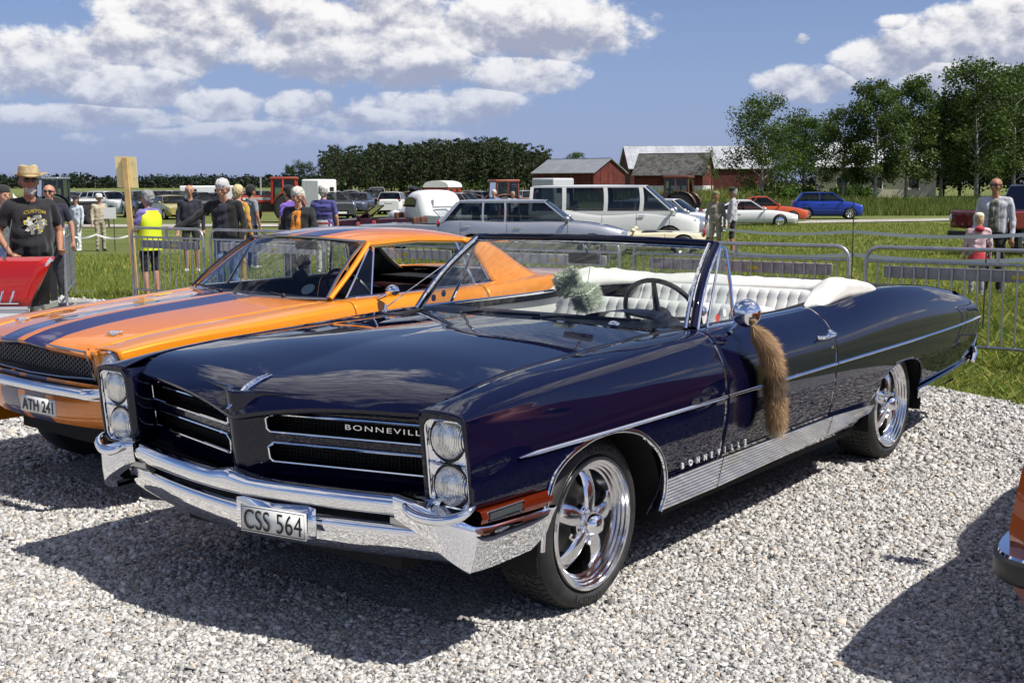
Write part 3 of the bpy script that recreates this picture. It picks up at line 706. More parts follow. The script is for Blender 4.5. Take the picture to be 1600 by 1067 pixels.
        for z0,_ in hl:
            ring=[]; out=[]
            zt,zb=(.845,.705) if z0>.7 else (.703,.558)
            for k in range(nn):
                a=2*math.pi*k/nn; cy,sz=math.cos(a),math.sin(a); ring.append((xf(z0)-.022,s*(.884+(ry+.004)*cy),z0+(ry+.004)*sz))
                m_=max(abs(cy)/.080,abs(sz)/((zt-z0) if sz>0 else (z0-zb))); rr=1/m_*.995
                oy=.884+cy*rr; oz=z0+sz*rr; out.append((xf(oz)-.014,s*oy,oz))
            bz.grid([out,[( (a[0]*.4+b_[0]*.6)-.004,a[1]*.4+b_[1]*.6,a[2]*.4+b_[2]*.6) for a,b_ in zip(out,ring)],ring,[(p[0]-.02,p[1],p[2]) for p in ring]],closev=True,flip=(s>0))
        bz.build('bezel',CHROME,hp,smooth=50)
        for z0,_ in hl:
            l=MB(); l.lathe([(ry,.0),(ry*.96,.012),(ry*.8,.028),(ry*.5,.039),(ry*.2,.044),(0,.0445)],36,'x',(xf(z0)-.036,s*.884,z0)); ln=l.build('headlight',LENS,hp,smooth=60)
            rg=MB(); rg.lathe([(ry+.006,-.006),(ry+.006,.008),(ry+.001,.013),(ry-.003,.012),(ry-.005,.004)],40,'x',(xf(z0)-.033,s*.884,z0)); rg.build('retaining_ring',mat('dark_ring',(.03,.03,.032),.25,.6),ln)
    # ---------------- bumper
    def xb(y): a=abs(y); return .985-.030*a-.145*(a/.86)**1.7
    ys=np.linspace(-.855,.855,61)
    def barprof(zlo,zhi,dep):
        P=[]
        for k in range(15):
            a=math.pi*(k/14)-math.pi/2; P.append((dep*math.cos(a)**.55 if math.cos(a)>0 else 0,(zlo+zhi)/2+(zhi-zlo)/2*math.sin(a)))
        return P
    b=MB(); rows=[]
    for y in ys:
        rise=.018*max(0,1-abs(y)/.10); pr=barprof(.505,.580+rise,.050)
        rows.append([(xb(y)-.045+o,y,z) for o,z in pr])
    b.grid(rows,flip=False); b.build('bumper_bar',CHROME,root,smooth=60,solid=.004)
    b=MB(); rows=[]
    for y in np.linspace(-.93,.93,61):
        a=abs(y); A0=xb(min(a,.86))-max(0,a-.86)*1.2; d=.012*a
        rows.append([(A0-.19,y,.318+d),(A0-.13,y,.322+d),(A0-.088,y,.338+d),(A0-.056,y,.365+d),(A0-.036,y,.400+d),(A0-.027,y,.435+d*.6),(A0-.027,y,.455+d*.4),(A0-.036,y,.468+d*.3),(A0-.06,y,.474+d*.3),(A0-.10,y,.474)])
    b.grid(rows); b.build('bumper_lower_blade',CHROME,root,smooth=50)
    b=MB(); b.grid([[(xb(y)-.10,y,.44),(xb(y)-.10,y,.56)] for y in ys]); b.build('bumper_recess',DARK,root)
    AMB=mat('amber_lens',(.10,.011,.002),.12,0,1.0); 
    for s in (1,-1):
        l=MB(); l.box(.80,.845,s*.66,s*.79,.475,.500); l.build('parking_lamp',mat('clear_lens',(.5,.5,.46),.15,.4,1.0),root,bevel=.004)
        # wrap-round corner: plan path from the front to the wheel arch
        path=curve([(.862,.70,0),(.862,.80,0),(.856,.90,0),(.826,.965,0),(.75,.992,0),(.60,.998,0),(.45,.996,0),(.355,.990,0)],40)
        rows=[]
        for i,p in enumerate(path):
            x,y=p[0],p[1]; f=i/(len(path)-1)
            top=np.interp(f,[0,.16,.30,.42,.50,.6,1],[.585,.572,.545,.535,.512,.503,.487]); bot=np.interp(f,[0,.12,.3,.45,.55,.8,.92,1],[.50,.47,.40,.352,.350,.356,.40,.47])
            tx_=np.array(path[min(i+1,len(path)-1)])-np.array(path[max(i-1,0)]); tn=np.array([-tx_[1],tx_[0]]); tn=-tn/np.linalg.norm(tn)
            if tn[1]<0 and tn[0]<0: tn=-tn
            tn=np.abs(tn)
            row=[]
            for v,o in ((0,-.05),(.0,-.012),(.05,.0),(.35,.006),(.65,.008),(.88,.010),(.97,.004),(1.0,-.01),(1.0,-.06)):
                row.append((x+tn[0]*o,s*(y+tn[1]*o),bot+(top-bot)*v))
            rows.append(row)
        MB().grid(rows,flip=(s<0)).build('bumper_end',CHROME,root,smooth=45)
        # raised chrome cup under the headlights
        cp=curve([(.872,s*.752,.566),(.884,s*.778,.548),(.885,s*.83,.534),(.872,s*.91,.533),(.842,s*.972,.552),(.80,s*.992,.578)],30)
        MB().tube(cp,[.003+.016*math.sin(math.pi*i/(len(cp)-1))**.5 for i in range(len(cp))],10).build('bumper_cup',CHROME,root,smooth=60)
        # amber marker above the wing
        rows=[]
        for f in np.linspace(0,1,14):
            x=.775-.395*f; zt=.556-.006*f; zb=.510-.018*f; y=.997; rows.append([(x,s*(y-.03),zt),(x,s*(y-.004),zt-.003),(x,s*(y+.004),(zt+zb)/2),(x,s*(y-.002),zb+.002),(x,s*(y-.03),zb)])
        mk=MB().grid(rows,flip=(s>0)).build('marker_lamp',AMB,root,smooth=50)
        q=MB(); q.tube([(.745,s*1.0,.546),(.745,s*1.0,.516),(.55,s*1.0,.512),(.55,s*1.0,.545)],.003,6,closed=True); q.build('marker_bezel',CHROME,mk)
        q=MB(); q.box(.562,.735,s*1.0,s*1.003,.520,.541); q.build('marker_window',mat('smoke_lens',(.05,.06,.06),.08,0,1.0),mk)
    # licence plate with bracket
    PW=mat('plate_white',(.78,.78,.75),.35); PK=mat('plate_black',(.01,.01,.01),.4)
    pl=empty('licence_plate',(0,0,0),0,root)
    x0=.985; yA,yB=.075,.365
    def plx(y): return xb(y)+.004
    b=MB(); b.add([(plx(yA),yA,.385),(plx(yB),yB,.385),(plx(yB),yB,.482),(plx(yA),yA,.482)],[(0,1,2,3)]); b.build('plate',PW,pl,solid=.004)
    def flatxt(txt,h,ya,yb,z0,m,par,fx,dd=.002,name='plate_lettering',bold=.0):
        tx=textmesh(txt,h,.0006,1.05,bold); Lw=max(v[0] for v in tx.V); mn=min(v[0] for v in tx.V); hz=max(v[1] for v in tx.V)
        tx.V=[(fx(ya+(v[0]-mn)*(yb-ya)/(Lw-mn))+dd+v[2],ya+(v[0]-mn)*(yb-ya)/(Lw-mn),z0+v[1]*h/hz) for v in tx.V]; tx.build(name,m,par,smooth=0)
    flatxt('CSS 564',.070,yA+.017,yB-.017,.398,PK,pl,plx)
    b=MB(); b.tube([(plx(y)+.003,y,z) for y,z in ((yA+.006,.391),(yB-.006,.391),(yB-.006,.476),(yA+.006,.476))],.0016,5,closed=True); b.build('plate_border',PK,pl)
    b=MB(); b.add([(plx(.045)-.010,.045,.392),(plx(.395)-.010,.395,.392),(plx(.395)-.010,.395,.500),(plx(.36)-.008,.36,.508),(plx(.22)-.008,.22,.500),(plx(.08)-.008,.08,.508),(plx(.045)-.010,.045,.500)],[(0,1,2,3,4,5,6)]); b.build('plate_bracket',CHROME,root,solid=.004)
    # ---------------- cowl, wipers, windshield
    b=MB(); rows=[]
    for i,t in enumerate(np.linspace(-1,1,41)):
        at=abs(t); xa=-.672-.10*at**2; xb_=-.70-.24*at**2; y=t*.80
        rows.append([(xa,t*.742,.982-.024*at),(xa-.02,t*.75,.970-.018*at),(xb_+.01,y*.97,.962-.01*at),(xb_-.05,y,.972-.012*at),(xb_-.12,y,.955)])
    b.grid(rows,flip=False); b.build('cowl',NAVY,root,smooth=40)
    b=MB()
    for i in range(60):
        t=-.88+1.76*i/59; at=abs(t); b.box(-.735-.16*at*at-.012,-.735-.16*at*at+.012,t*.77-.004,t*.77+.004,.964-.008*at,.970-.008*at)
    b.build('cowl_vent',DARK,root)
    base=lambda t:np.array((-.70-.25*abs(t)**2.2,t*.795,.975-.012*abs(t)))
    top=lambda t:np.array((-1.215-.115*abs(t)**2.2,t*.700,1.330-.016*t*t))
    ts=np.linspace(-1,1,29); vs=np.linspace(0,1,13)
    def wsp(t,v): p=base(t)*(1-v)+top(t)*v; p[0]+=.030*math.sin(math.pi*v); p[2]+=.012*math.sin(math.pi*v); return p
    MB().grid([[wsp(t*.985,v) for v in vs] for t in ts]).build('windshield',GLASS,root,smooth=60)
    fr=empty('windshield_frame',(0,0,0),0,root)
    b=MB(); b.tube([top(t)+np.array((-.01,0,.004)) for t in ts],.016,10,flat=(1.0,1.25)); b.build('header',NAVY,fr)
    b=MB(); b.tube([top(t)+np.array((.010,0,-.014)) for t in ts],.008,8); b.build('header_trim',CHROME,fr)
    for s in (1,-1):
        pth=[wsp(s*1.0,v)+np.array((-.018,s*.010,0)) for v in vs]; b=MB(); b.tube(pth,.023,10,flat=(.8,1.0)); b.build('pillar',NAVY,fr,smooth=60)
        b=MB(); b.tube([wsp(s*.985,v)+np.array((.010,s*.002,.004)) for v in vs],.010,8); b.tube([wsp(s*1.0,v)+np.array((-.02,s*.028,0)) for v in vs],.007,8); b.build('pillar_trim',CHROME,fr)
        # vent window
        A_,B_,C_=np.array((-1.02,s*.842,.966)),np.array((-1.275,s*.842,.966)),np.array((-1.375,s*.742,1.30)); A2=np.array((-1.335,s*.738,1.302))
        vf=empty('vent_window',(0,0,0),0,root)
        MB().add([A_,B_,C_,A2],[(0,1,2,3)]).build('vent_glass',GLASS,vf)
        b=MB(); b.tube([A_,A2],.006,8); b.tube([A2,C_],.007,8); b.tube([C_,(C_+B_)/2+np.array((-.012,0,0)),B_],.009,8); b.tube([A_,B_],.006,8); b.build('vent_frame',CHROME,vf)
        for (u,z,c) in ((.42,1.002,(.55,.08,.08)),(.72,1.02,(.75,.75,.75))):
            p=A_+(B_-A_)*u; q=MB(); q.lathe([(0,0),(.019,0),(.019,.001)],18,'y',(p[0],p[1]*(1-.28*(z-.966))+s*.004,z)); q.build('vent_sticker',mat('sticker_%d'%int(c[1]*100),c,.5),vf)
        # belt trim on the door
        b=MB(); fy=spl(*[(t[0],t[4]) for t in T]); fz=spl(*[(t[0],t[5]) for t in T])
        b.tube([(x,s*(float(fy(x))+.004),float(fz(x))+.004) for x in np.linspace(-1.0,-2.09,20)],.006,8); b.build('belt_trim',CHROME,doors[0 if s>0 else 1])
    for (p0,p1,p2) in (((-.745,.10,.985),(-.80,.36,1.0),(-.86,.60,1.0)),((-.745,-.34,.985),(-.775,-.10,.995),(-.765,.12,1.0))):
        b=MB(); b.tube([p0,np.array(p0)*.5+np.array(p1)*.5+np.array((.02,0,.012)),p1],[.007,.006,.004],6); b.tube([np.array(p1)*.55+np.array(p0)*.45+np.array((-.012,0,.004)),p1,p2],[.004,.005,.004],6,flat=(.6,1.6)); b.sph(p0,(.014,.014,.012)); b.build('wiper',BLACK,root)
    b=MB(); b.sph((-.765,.52,.985),(.02,.03,.016)); b.build('wiper_pivot',CHROME,root)
    b=MB(); b.lathe([(.03,0),(.022,.012),(.008,.02),(.006,.045)],12,'z',(-.77,-.85,.95)); b.tube([(-.77,-.85,.98),(-1.34,-.85,1.215)],[.004,.0022],6); b.build('antenna',CHROME,root)
    b=MB(); b.box(-.60,-.685,-.50,-.72,.968,.972); b.tube([(-.60,-.60,.972),(-.685,-.60,.974)],.004,6); b.build('cowl_grille',BLACK,root)
    # ---------------- interior
    it=empty('interior',(0,0,0),0,root)
    b=MB(); b.box(-2.30,-.85,-.84,.84,.32,.36); b.build('floor_carpet',mat('dark_carpet',(.02,.02,.03),.9),it)
    dsh=mat('dash_navy',(.010,.010,.022),.45)
    b=MB(); b.grid([[(-.80-.20*abs(t)**2,t*.79,.958),(-.98,t*.79,.972),(-1.14,t*.79,.968),(-1.19,t*.79,.935),(-1.16,t*.78,.78),(-1.10,t*.76,.66)] for t in np.linspace(-1,1,21)]); b.build('dashboard',dsh,it,smooth=50)
    b=MB(); b.grid([[(-1.02,.40+.22*c,.965+.045*s_),(-1.20,.40+.21*c,.955+.055*s_)] for c,s_ in [(math.cos(a),math.sin(a)) for a in np.linspace(0,math.pi,14)]]); b.build('instrument_hood',dsh,it,smooth=60)
    sw=empty('steering_wheel',(-1.43,.38,.955),0,it); sw.rotation_euler=(0,math.radians(-62),0)
    b=MB(); b.tube([(.205*math.cos(a),.205*math.sin(a),0) for a in np.linspace(0,2*math.pi,40,endpoint=False)],.0125,8,closed=True); b.build('wheel_rim',BLACK,sw)
    b=MB(); b.tube([(.19,0,0),(.06,0,-.03),(-.06,0,-.03),(-.19,0,0)],[.012,.018,.018,.012],8); b.tube([(0,.19,0),(0,0,-.035),(0,-.19,0)],[.009,.014,.009],8); b.lathe([(0,.012),(.05,.008),(.06,-.01),(.04,-.06)],20); b.build('wheel_spokes',mat('dark_grey_plastic',(.03,.03,.033),.3),sw)
    b=MB(); b.tube([(0,0,-.05),(0,0,-.45)],.025,10); b.build('steering_column',BLACK,sw)
    b=MB(); b.sph((.03,.215,.02),(.025,.025,.025)); b.build('wheel_knob',CHROME,sw)
    def bench(x,zt,zb,w,name,rake=.16,depth=.16,seatlen=.5,gaps=(0,)):
        e=empty(name,(0,0,0),0,it); nr=int(w*2/.062); rows=[]
        for i in range(nr*8+1):
            y=-w+2*w*i/(nr*8); ph=(i%8)/8; sc=abs(math.sin(math.pi*ph))**.6; edge=min(1,(w-abs(y))/.10); pl=1 if abs(y)<w-.12 else 0
            rnd=.03*(1-edge)**2; row=[]
            for f in np.linspace(0,1,14):
                z=zb+(zt-.05-zb)*f-rnd; row.append((x-rake*f+depth*.12*math.sin(math.pi*f)+(.011*sc*pl if .1<f else .006*sc*pl)-rnd*1.5,y,z))
            for a in np.linspace(0,math.pi,9)[1:]:
                row.append((x-rake-.055*(1-math.cos(a))+.011*sc*pl*(1 if a<1.6 else 0)-rnd,y,zt-.05+.05*math.sin(a)*1.0-rnd*1.4))
            for f in np.linspace(1,0,6)[1:]: row.append((x-rake*f-.12,y,zb+(zt-.05-zb)*f))
            rows.append(row)
        MB().grid(rows).build('backrest',VINYL,e,smooth=40)
        rows=[]
        for i in range(nr*6+1):
            y=-w+2*w*i/(nr*6); sc=abs(math.sin(math.pi*(i%6)/6))**.6
            rows.append([(x+seatlen-.02,y,zb-.22),(x+seatlen+.02,y,zb-.07),(x+seatlen-.03,y,zb-.01+.008*sc),(x+seatlen*.5,y,zb-.02+.008*sc),(x,y,zb-.03+.008*sc),(x-.03,y,zb-.05)])
        MB().grid(rows).build('cushion',VINYL,e,smooth=40)
    bench(-1.86,.965,.56,.70,'front_bench'); bench(-2.60,.990,.56,.68,'rear_bench',.20)
    for s in (1,-1):
        b=MB(); b.grid([[(x,s*.80,z) for z in (.36,.60,.90,.955)]+[(x,s*.812,.962)] for x in np.linspace(-1.0,-2.5,12)],flip=(s>0)); b.build('door_card',VINYL,it)
        b=MB(); b.box(-2.62,-2.15,s*.66,s*.80,.36,.86); b.build('rear_armrest',VINYL,it,bevel=.03)
    b=MB(); b.box(-2.72,-2.14,-.80,-.66,.6,.61); b.build('trim_strip',VINYL,it)
    # inside mirror
    b=MB(); b.tube([(-1.225,.05,1.315),(-1.27,.05,1.25)],.006,8); b.build('mirror_stem',CHROME,root)
    b=MB(); b.box(-1.295,-1.27,-.075,.105,1.205,1.262); b.build('rear_view_mirror',BLACK,root,bevel=.008)
    # hanging fluffy dice
    for i,(y,z,sc) in enumerate(((-.09,1.105,.062),(.02,1.035,.062))):
        b=MB(); b.box(-sc*.75,sc*.75,-sc*.75,sc*.75,-sc*.75,sc*.75); 
        V=[]; F=[]
        rg=np.random.default_rng(i)
        for k in range(4200):
            f=rg.integers(0,3); sg=rg.choice((-1,1)); p=rg.uniform(-1,1,3); p[f]=sg; p*=sc*.75; nrm=p/np.linalg.norm(p)*.4; nrm[f]+=sg; nrm+=rg.normal(0,.3,3); nrm/=np.linalg.norm(nrm); t=np.cross(nrm,rg.normal(size=3)); t/=np.linalg.norm(t)
            b.add([p-t*.0013,p+t*.0013,p+nrm*.028],[(0,1,2)])
        b.xf(Matrix.Rotation(.5+i,4,'Z')@Matrix.Rotation(.4,4,'X'))
        d=b.build('fluffy_dice',mat('pale_green_plush',(.80,.86,.72),.9,sheen=.4),smooth=0,loc=None)
        d.parent=root; d.location=(-1.30,y,z)
        c=MB(); c.tube([(0,0,sc*.7),(.0,.03-y*.3,1.21-z)],.002,5); o=c.build('dice_string',WHITE,d)
    # ---------------- top boot (folded roof under white cover)
    b=MB(); rows=[]; pth=curve([(-2.20,.815,0),(-2.45,.80,0),(-2.72,.775,0),(-2.95,.68,0),(-3.07,.40,0),(-3.10,0,0),(-3.07,-.40,0),(-2.95,-.68,0),(-2.72,-.775,0),(-2.45,-.80,0),(-2.20,-.815,0)],110)
    for i,p in enumerate(pth):
        f=i/(len(pth)-1); e=min(f,1-f)*2; tn=np.array(pth[min(i+1,len(pth)-1)])-np.array(pth[max(i-1,0)]); tn/=np.linalg.norm(tn); nr_=np.array((-tn[1],tn[0],0))
        hgt=np.interp(e,[0,.10,.28,.42,.6,.75,1],[.005,.05,.105,.085,.06,.045,.045]); wd=np.interp(e,[0,.1,.3,.5,1],[.04,.075,.12,.17,.21]); row=[]
        for k in range(17):
            a=math.pi*k/16; o=math.cos(a)*wd; z=.962+.020*min(1,e*4)+hgt*math.sin(a)**.75
            q=p+nr_*o; w=.014*mnoise.noise(Vector((q[0]*5,q[1]*5,k*.25)))+.010*mnoise.noise(Vector((q[0]*13,q[1]*13,z*9))); row.append((q[0],max(-.875,min(.875,q[1])),z+w*math.sin(a)+.004*math.sin(i*1.3)*math.sin(a)*(1 if .15<e<.5 else .3)))
        rows.append(row)
    b.grid(rows,flip=True); b.build('top_boot_cover',VINYLW,root,smooth=60,solid=.004)
    # ---------------- rear deck and tail
    b=MB(); rows=[]
    for x in np.linspace(-3.0,-4.80,34):
        ye=float(gy(x))-.004; ze=float(gz(x)); rows.append([(x,t*ye,ze-.010+.020*(1-t*t)) for t in np.linspace(-1,1,25)])
    b.grid(rows,flip=True); b=b.clip(lambda A:A[:,0]+4.34); b.build('trunk_lid',NAVY,root,smooth=40,solid=.006)
    b=MB(); b.grid([[(-4.34,y,.895),(-4.56,y,.80),(-4.69,y,.68),(-4.64,y,.52),(-4.55,y,.42),(-4.45,y,.36)] for y in np.linspace(-.9,.9,16)]); b.build('rear_panel',NAVY,root,smooth=40)
    b=MB(); b.grid([[(-4.62,y,.56),(-4.74,y,.53),(-4.74,y,.45),(-4.62,y,.40)] for y in np.linspace(-.93,.93,16)]); b.build('rear_bumper',CHROME,root,smooth=40)
    for s in (1,-1):
        b=MB(); b.tube([(-4.655,s*.915,.80),(-4.76,s*.925,.685),(-4.775,s*.93,.665),(-4.70,s*.93,.55),(-4.655,s*.935,.50)],[.006,.008,.010,.008,.007],8); b.build('tail_trim',CHROME,root)
        b=MB(); b.box(-4.73,-4.63,s*.60,s*.90,.60,.68); b.build('tail_lamp',mat('red_lens',(.35,.01,.01),.1,0,1.0),root,bevel=.01)
        b=MB(); rows=[]; 
        b.tube([(-4.655,s*.935,.50),(-4.66,s*.94,.45),(-4.60,s*.95,.41)],[.016,.022,.014],8); b.build('rear_bumper_end',CHROME,root)
    # ---------------- door furniture
    for s in (1,-1):
        dr=doors[0 if s>0 else 1]
        b=MB(); b.tube([(-1.90,s*.985,.842),(-1.925,s*1.02,.845),(-2.03,s*1.02,.852),(-2.06,s*.985,.852)],[.010,.011,.012,.010],8); b.sph((-2.055,s*.985,.85),(.022,.02,.020)); b.build('door_handle',CHROME,dr)
        b=MB(); b.lathe([(.0,.012),(.016,.012),(.018,0)],16,'y',(-2.045,s*.995 if s>0 else -1.007,.775)); b.build('door_lock',CHROME,dr)
    # round mirror on the driver's door
    mr=empty('door_mirror',(0,0,0),0,doors[0])
    b=MB(); b.lathe([(.062,-.012),(.064,.0),(.058,.014),(.036,.030),(0,.036)],32,'x',(0,0,0)); b.build('mirror_shell',CHROME,mr)
    b=MB(); b.lathe([(0,-.008),(.058,-.010)],32,'x'); b.build('mirror_glass',mat('mirror_glass',(.9,.9,.9),.01,1.0),mr)
    mr.location=(-1.115,.985,1.032); mr.rotation_euler=(0,.05,math.radians(20))
    b=MB(); b.tube([(0,-.01,-.015),(.005,-.05,-.06),(.01,-.07,-.085)],[.014,.009,.012],8); b.build('mirror_stem',CHROME,mr)
    for s in (1,-1):
        for cx in (0,-3.15): wheel(.2507,.327,.235,root,cx,s*.918,s)
    return root
PONROOT=pontiac()
def foxtail():
    root=empty('fox_tail',(PON[0],PON[1],0),PON[2]); tag(root,'bushy brown fox tail hanging from the round chrome door mirror','fox tail')
    P=curve([(-1.075,1.03,.985),(-1.10,1.055,.94),(-1.155,1.075,.87),(-1.20,1.08,.77),(-1.22,1.08,.66),(-1.235,1.08,.575),(-1.25,1.075,.505)],40)
    rad=[np.interp(i/(len(P)-1),[0,.1,.3,.55,.8,.93,1],[.010,.024,.043,.048,.038,.024,.004]) for i in range(len(P))]
    b=MB(); b.tube(P,[r*.8 for r in rad],10); b.build('tail_core',mat('fox_under',(.16,.09,.045),.9),root)
    rg=np.random.default_rng(3); V=[];col=[]; n=26000
    for k in range(n):
        i=rg.integers(0,len(P)-1); p=np.array(P[i]); t=np.array(P[i+1])-p; t/=np.linalg.norm(t)
        d=rg.normal(size=3); d-=t*d.dot(t); d/=np.linalg.norm(d); r=rad[i]*.75; q=p+d*r+t*rg.uniform(0,.015)
        L_=rg.uniform(.030,.065); out=d*.55+t*1.0+rg.normal(0,.22,3); out/=np.linalg.norm(out); w=np.cross(out,d); w/=np.linalg.norm(w)+1e-9; w*=.0008
        V+= [q-w,q+w,q+out*L_]
        f=i/len(P); base=np.array((.36,.18,.07)) if rg.random()<.5 else np.array((.55,.37,.19)); 
        if .45<f<.60: base=base*.35
        if f>.88: base=np.array((.60,.48,.32))
        if rg.random()<.22: base=base*.25
        col.append(base*rg.uniform(.7,1.2))
    me=fastmesh('fur',np.array(V),np.arange(3*n).reshape(-1,3),mat('fox_fur',(1,1,1),.6,attr='tint'),3,np.array(col)); o=bpy.data.objects.new('fur',me); COL.objects.link(o); o.parent=root; o['kind']='stuff'
foxtail()
# ---------------------------------------------------------------- the orange coupe with blue stripes
def stripe_paint():
    m=paint('orange_stripe_paint',(.74,.215,.008),.2,.15,.35)
    node,put,M,mix,ss,noise,L,N=NT(m.node_tree); b=N['Principled BSDF']
    sp=N.new('ShaderNodeSeparateXYZ'); L.new(N.new('ShaderNodeTexCoord').outputs['Object'],sp.inputs[0])
    a=M('ABSOLUTE',sp.outputs[1]); s=M('MULTIPLY',ss(a,.034,.037),ss(a,.238,.241,1,0))
    src=b.inputs['Base Color'].links[0].from_socket; L.new(mix(s,src,(.022,.016,.085)),b.inputs['Base Color']); return m
ORANGE=paint('orange_paint',(.78,.255,.008),.2,.15,.35)
def mustang():
    STR=stripe_paint()
    root=empty('orange_coupe',(MUS[0],MUS[1],0),MUS[2]); tag(root,'orange hardtop coupe with twin dark blue stripes and honeycomb grille','car')
    T=[(.66,.835,.800,.815,.600,.812),(.45,.850,.815,.845,.610,.850),(.2,.862,.826,.868,.625,.880),(-.2,.866,.826,.892,.640,.910),(-.6,.866,.818,.920,.655,.938),(-.8,.866,.808,.936,.690,.950),(-1.2,.866,.795,.944,.705,.956),(-1.8,.866,.790,.952,.700,.966),(-2.2,.868,.795,.972,.70,.985),(-2.6,.866,.795,.984,.70,.998),(-3.1,.850,.780,.968,.70,.985),(-3.62,.80,.74,.93,.66,.945)]
    tab=[]
    for x,k2,k4,z4,k5,z5 in T:
        d=z4-.68; tab.append((x,[(k2-.10,.27),(k2-.04,.40),(k2-.008,.56),(k2,.68),(k2-.014,.68+.45*d),(k2*.5+k4*.5,.68+.82*d),(k4,z4),(k4*.5+k5*.5,z4*.4+z5*.6+.006),(k5,z5)]))
    S=MB().grid(side_surface(tab,.66,-3.62,.03,42))
    def arch(cx,r,zc): return [(cx+r*math.cos(a),zc+r*math.sin(a)) for a in np.linspace(-.9,math.pi+.9,40)]
    S=S.clip(polysd(arch(0,.36,.33))).clip(polysd(arch(-2.74,.36,.33))).clip(lambda A:A[:,2]-.27)
    S=S.clip(lambda A:.60+.06*np.clip((A[:,2]-.6)/.2,0,1)-A[:,0])
    gp=.003
    for s in (S,S.mirror()):
        s.clip(lambda A:A[:,0]+.80-gp).build('front_fender',ORANGE,root,solid=.005)
        s.clip(lambda A:-.80-gp-A[:,0]).clip(lambda A:A[:,0]+1.90-gp).build('door',[ORANGE,DARK],root,solid=.005)
        s.clip(lambda A:-1.90-gp-A[:,0]).build('rear_quarter',[ORANGE,DARK],root,solid=.005)
    ub=MB(); ub.box(-3.5,.45,-.60,.60,.25,.62); ub.box(-.9,.52,-.56,.56,.6,.78); ub.box(-2.30,-.45,-.82,.82,.25,.50); ub.box(-3.5,-3.15,-.75,.75,.3,.9); ub.build('underbody',DARK,root)
    gy=spl(*[(t[0],t[4]) for t in T]); gz=spl(*[(t[0],t[5]) for t in T])
    def hp(u,t):
        at=abs(t); xl=.735-.055*at**2; xr=-.56-.15*at**2; x=xl+(xr-xl)*u; xx=min(x,.66); y=t*(float(gy(xx))-.006); z=float(gz(xx))+.030*(1-at**2)+.010*(1-min(1,at*3))
        f=max(0,1-(xl-x)/.14); z-=.035*f**2.2; return (x,y,z)
    us=[0,.006,.014,.025,.04,.06,.09,.12]+list(np.linspace(.16,1,24)); ts=np.linspace(-1,1,41)
    H=[[hp(u,t) for t in ts] for u in us]; lip=[[(p[0]-.03,p[1],p[2]-.035) for p in H[0]],[(p[0]-.006,p[1],p[2]-.014) for p in H[0]]]
    MB().grid(lip+H,flip=True).build('hood',STR,root,solid=.005)
    for s in (1,-1):
        b=MB(); p=hp(.16,s*.80); q=np.array(p)+np.array((0,0,.012)); b.tube([q+np.array((.03,-.02,-.006)),q,q+np.array((-.035,.02,0))],[.008,.011,.006],8); b.lathe([(.02,0),(.02,.006),(0,.008)],14,'z',(p[0],p[1],p[2])); b.build('hood_pin',CHROME,root)
    # nose panel beside the grille, headlight buckets
    for s in (1,-1):
        b=MB(); b.grid([[(.655+.02*v,s*y,.64+.16*v) for v in np.linspace(0,1,5)] for y in (.585,.62,.66)],flip=(s<0)); b.grid([[(.655-.03*f+.02*v,s*(.66+.16*f),.62+.19*v) for v in np.linspace(0,1,6)] for f in np.linspace(0,1,6)],flip=(s<0)); b.build('front_panel',ORANGE,root,solid=.004)
        b=MB(); b.lathe([(.085,.0),(.07,.018),(.04,.03),(0,.034)],24,'x',(.655,s*.735,.715)); b.build('headlight',bpy.data.materials['headlamp_lens'],root)
        b=MB(); b.lathe([(.098,-.02),(.100,.012),(.092,.02),(.085,.008)],28,'x',(.650,s*.735,.715)); b.build('headlight_ring',CHROME,root)
    # grille mouth: chrome frame, honeycomb
    fr=[(.705,-.585,.800),(.715,0,.808),(.705,.585,.800),(.672,.605,.665),(.685,.30,.648),(.690,0,.642),(.685,-.30,.648),(.672,-.605,.665)]
    b=MB(); b.tube(fr,.007,8,closed=True); g=b.build('grille_frame',mat('dull_trim',(.5,.5,.5),.25,.9),root)
    b=MB(); b.grid([[(.70-.09,y,.80),(.60,y,.73),(.66,y,.655),(.675,y,.645)] for y in np.linspace(-.60,.60,9)]); b.build('grille_mouth',BLACK,g)
    hx=MB(); rr=.0135; n=0
    for i in range(52):
        for j in range(6):
            y=-.56+i*.0218; z=.672+j*.0245+(.01225 if i%2 else 0)
            if z>.795: continue
            x=.655
            for k in range(6):
                a0,a1=math.pi/3*k,math.pi/3*(k+1)
                r0,r1=rr*1.06,rr*.80
                hx.add([(x,y+r0*math.cos(a0),z+r0*math.sin(a0)),(x,y+r0*math.cos(a1),z+r0*math.sin(a1)),(x,y+r1*math.cos(a1),z+r1*math.sin(a1)),(x,y+r1*math.cos(a0),z+r1*math.sin(a0)),(x-.02,y+r1*math.cos(a1),z+r1*math.sin(a1)),(x-.02,y+r1*math.cos(a0),z+r1*math.sin(a0))],[(0,1,2,3),(3,2,4,5)])
    o=hx.build('honeycomb_mesh',mat('grey_mesh',(.10,.10,.105),.4,.3),g,smooth=0); o['kind']='stuff'
    # bumper and valance
    b=MB(); rows=[]
    for t in np.linspace(-1,1,41):
        a=abs(t); y=t*.865; x=.845-.05*a**2-.28*max(0,a-.86)/.14*max(0,a-.86)/.14; rows.append([(x-.05,y,.588),(x-.012,y,.590),(x,y,.602),(x+.004,y,.618),(x-.002,y,.634),(x-.02,y,.644),(x-.06,y,.645)])
    b.grid(rows); b.build('bumper',CHROME,root,smooth=50)
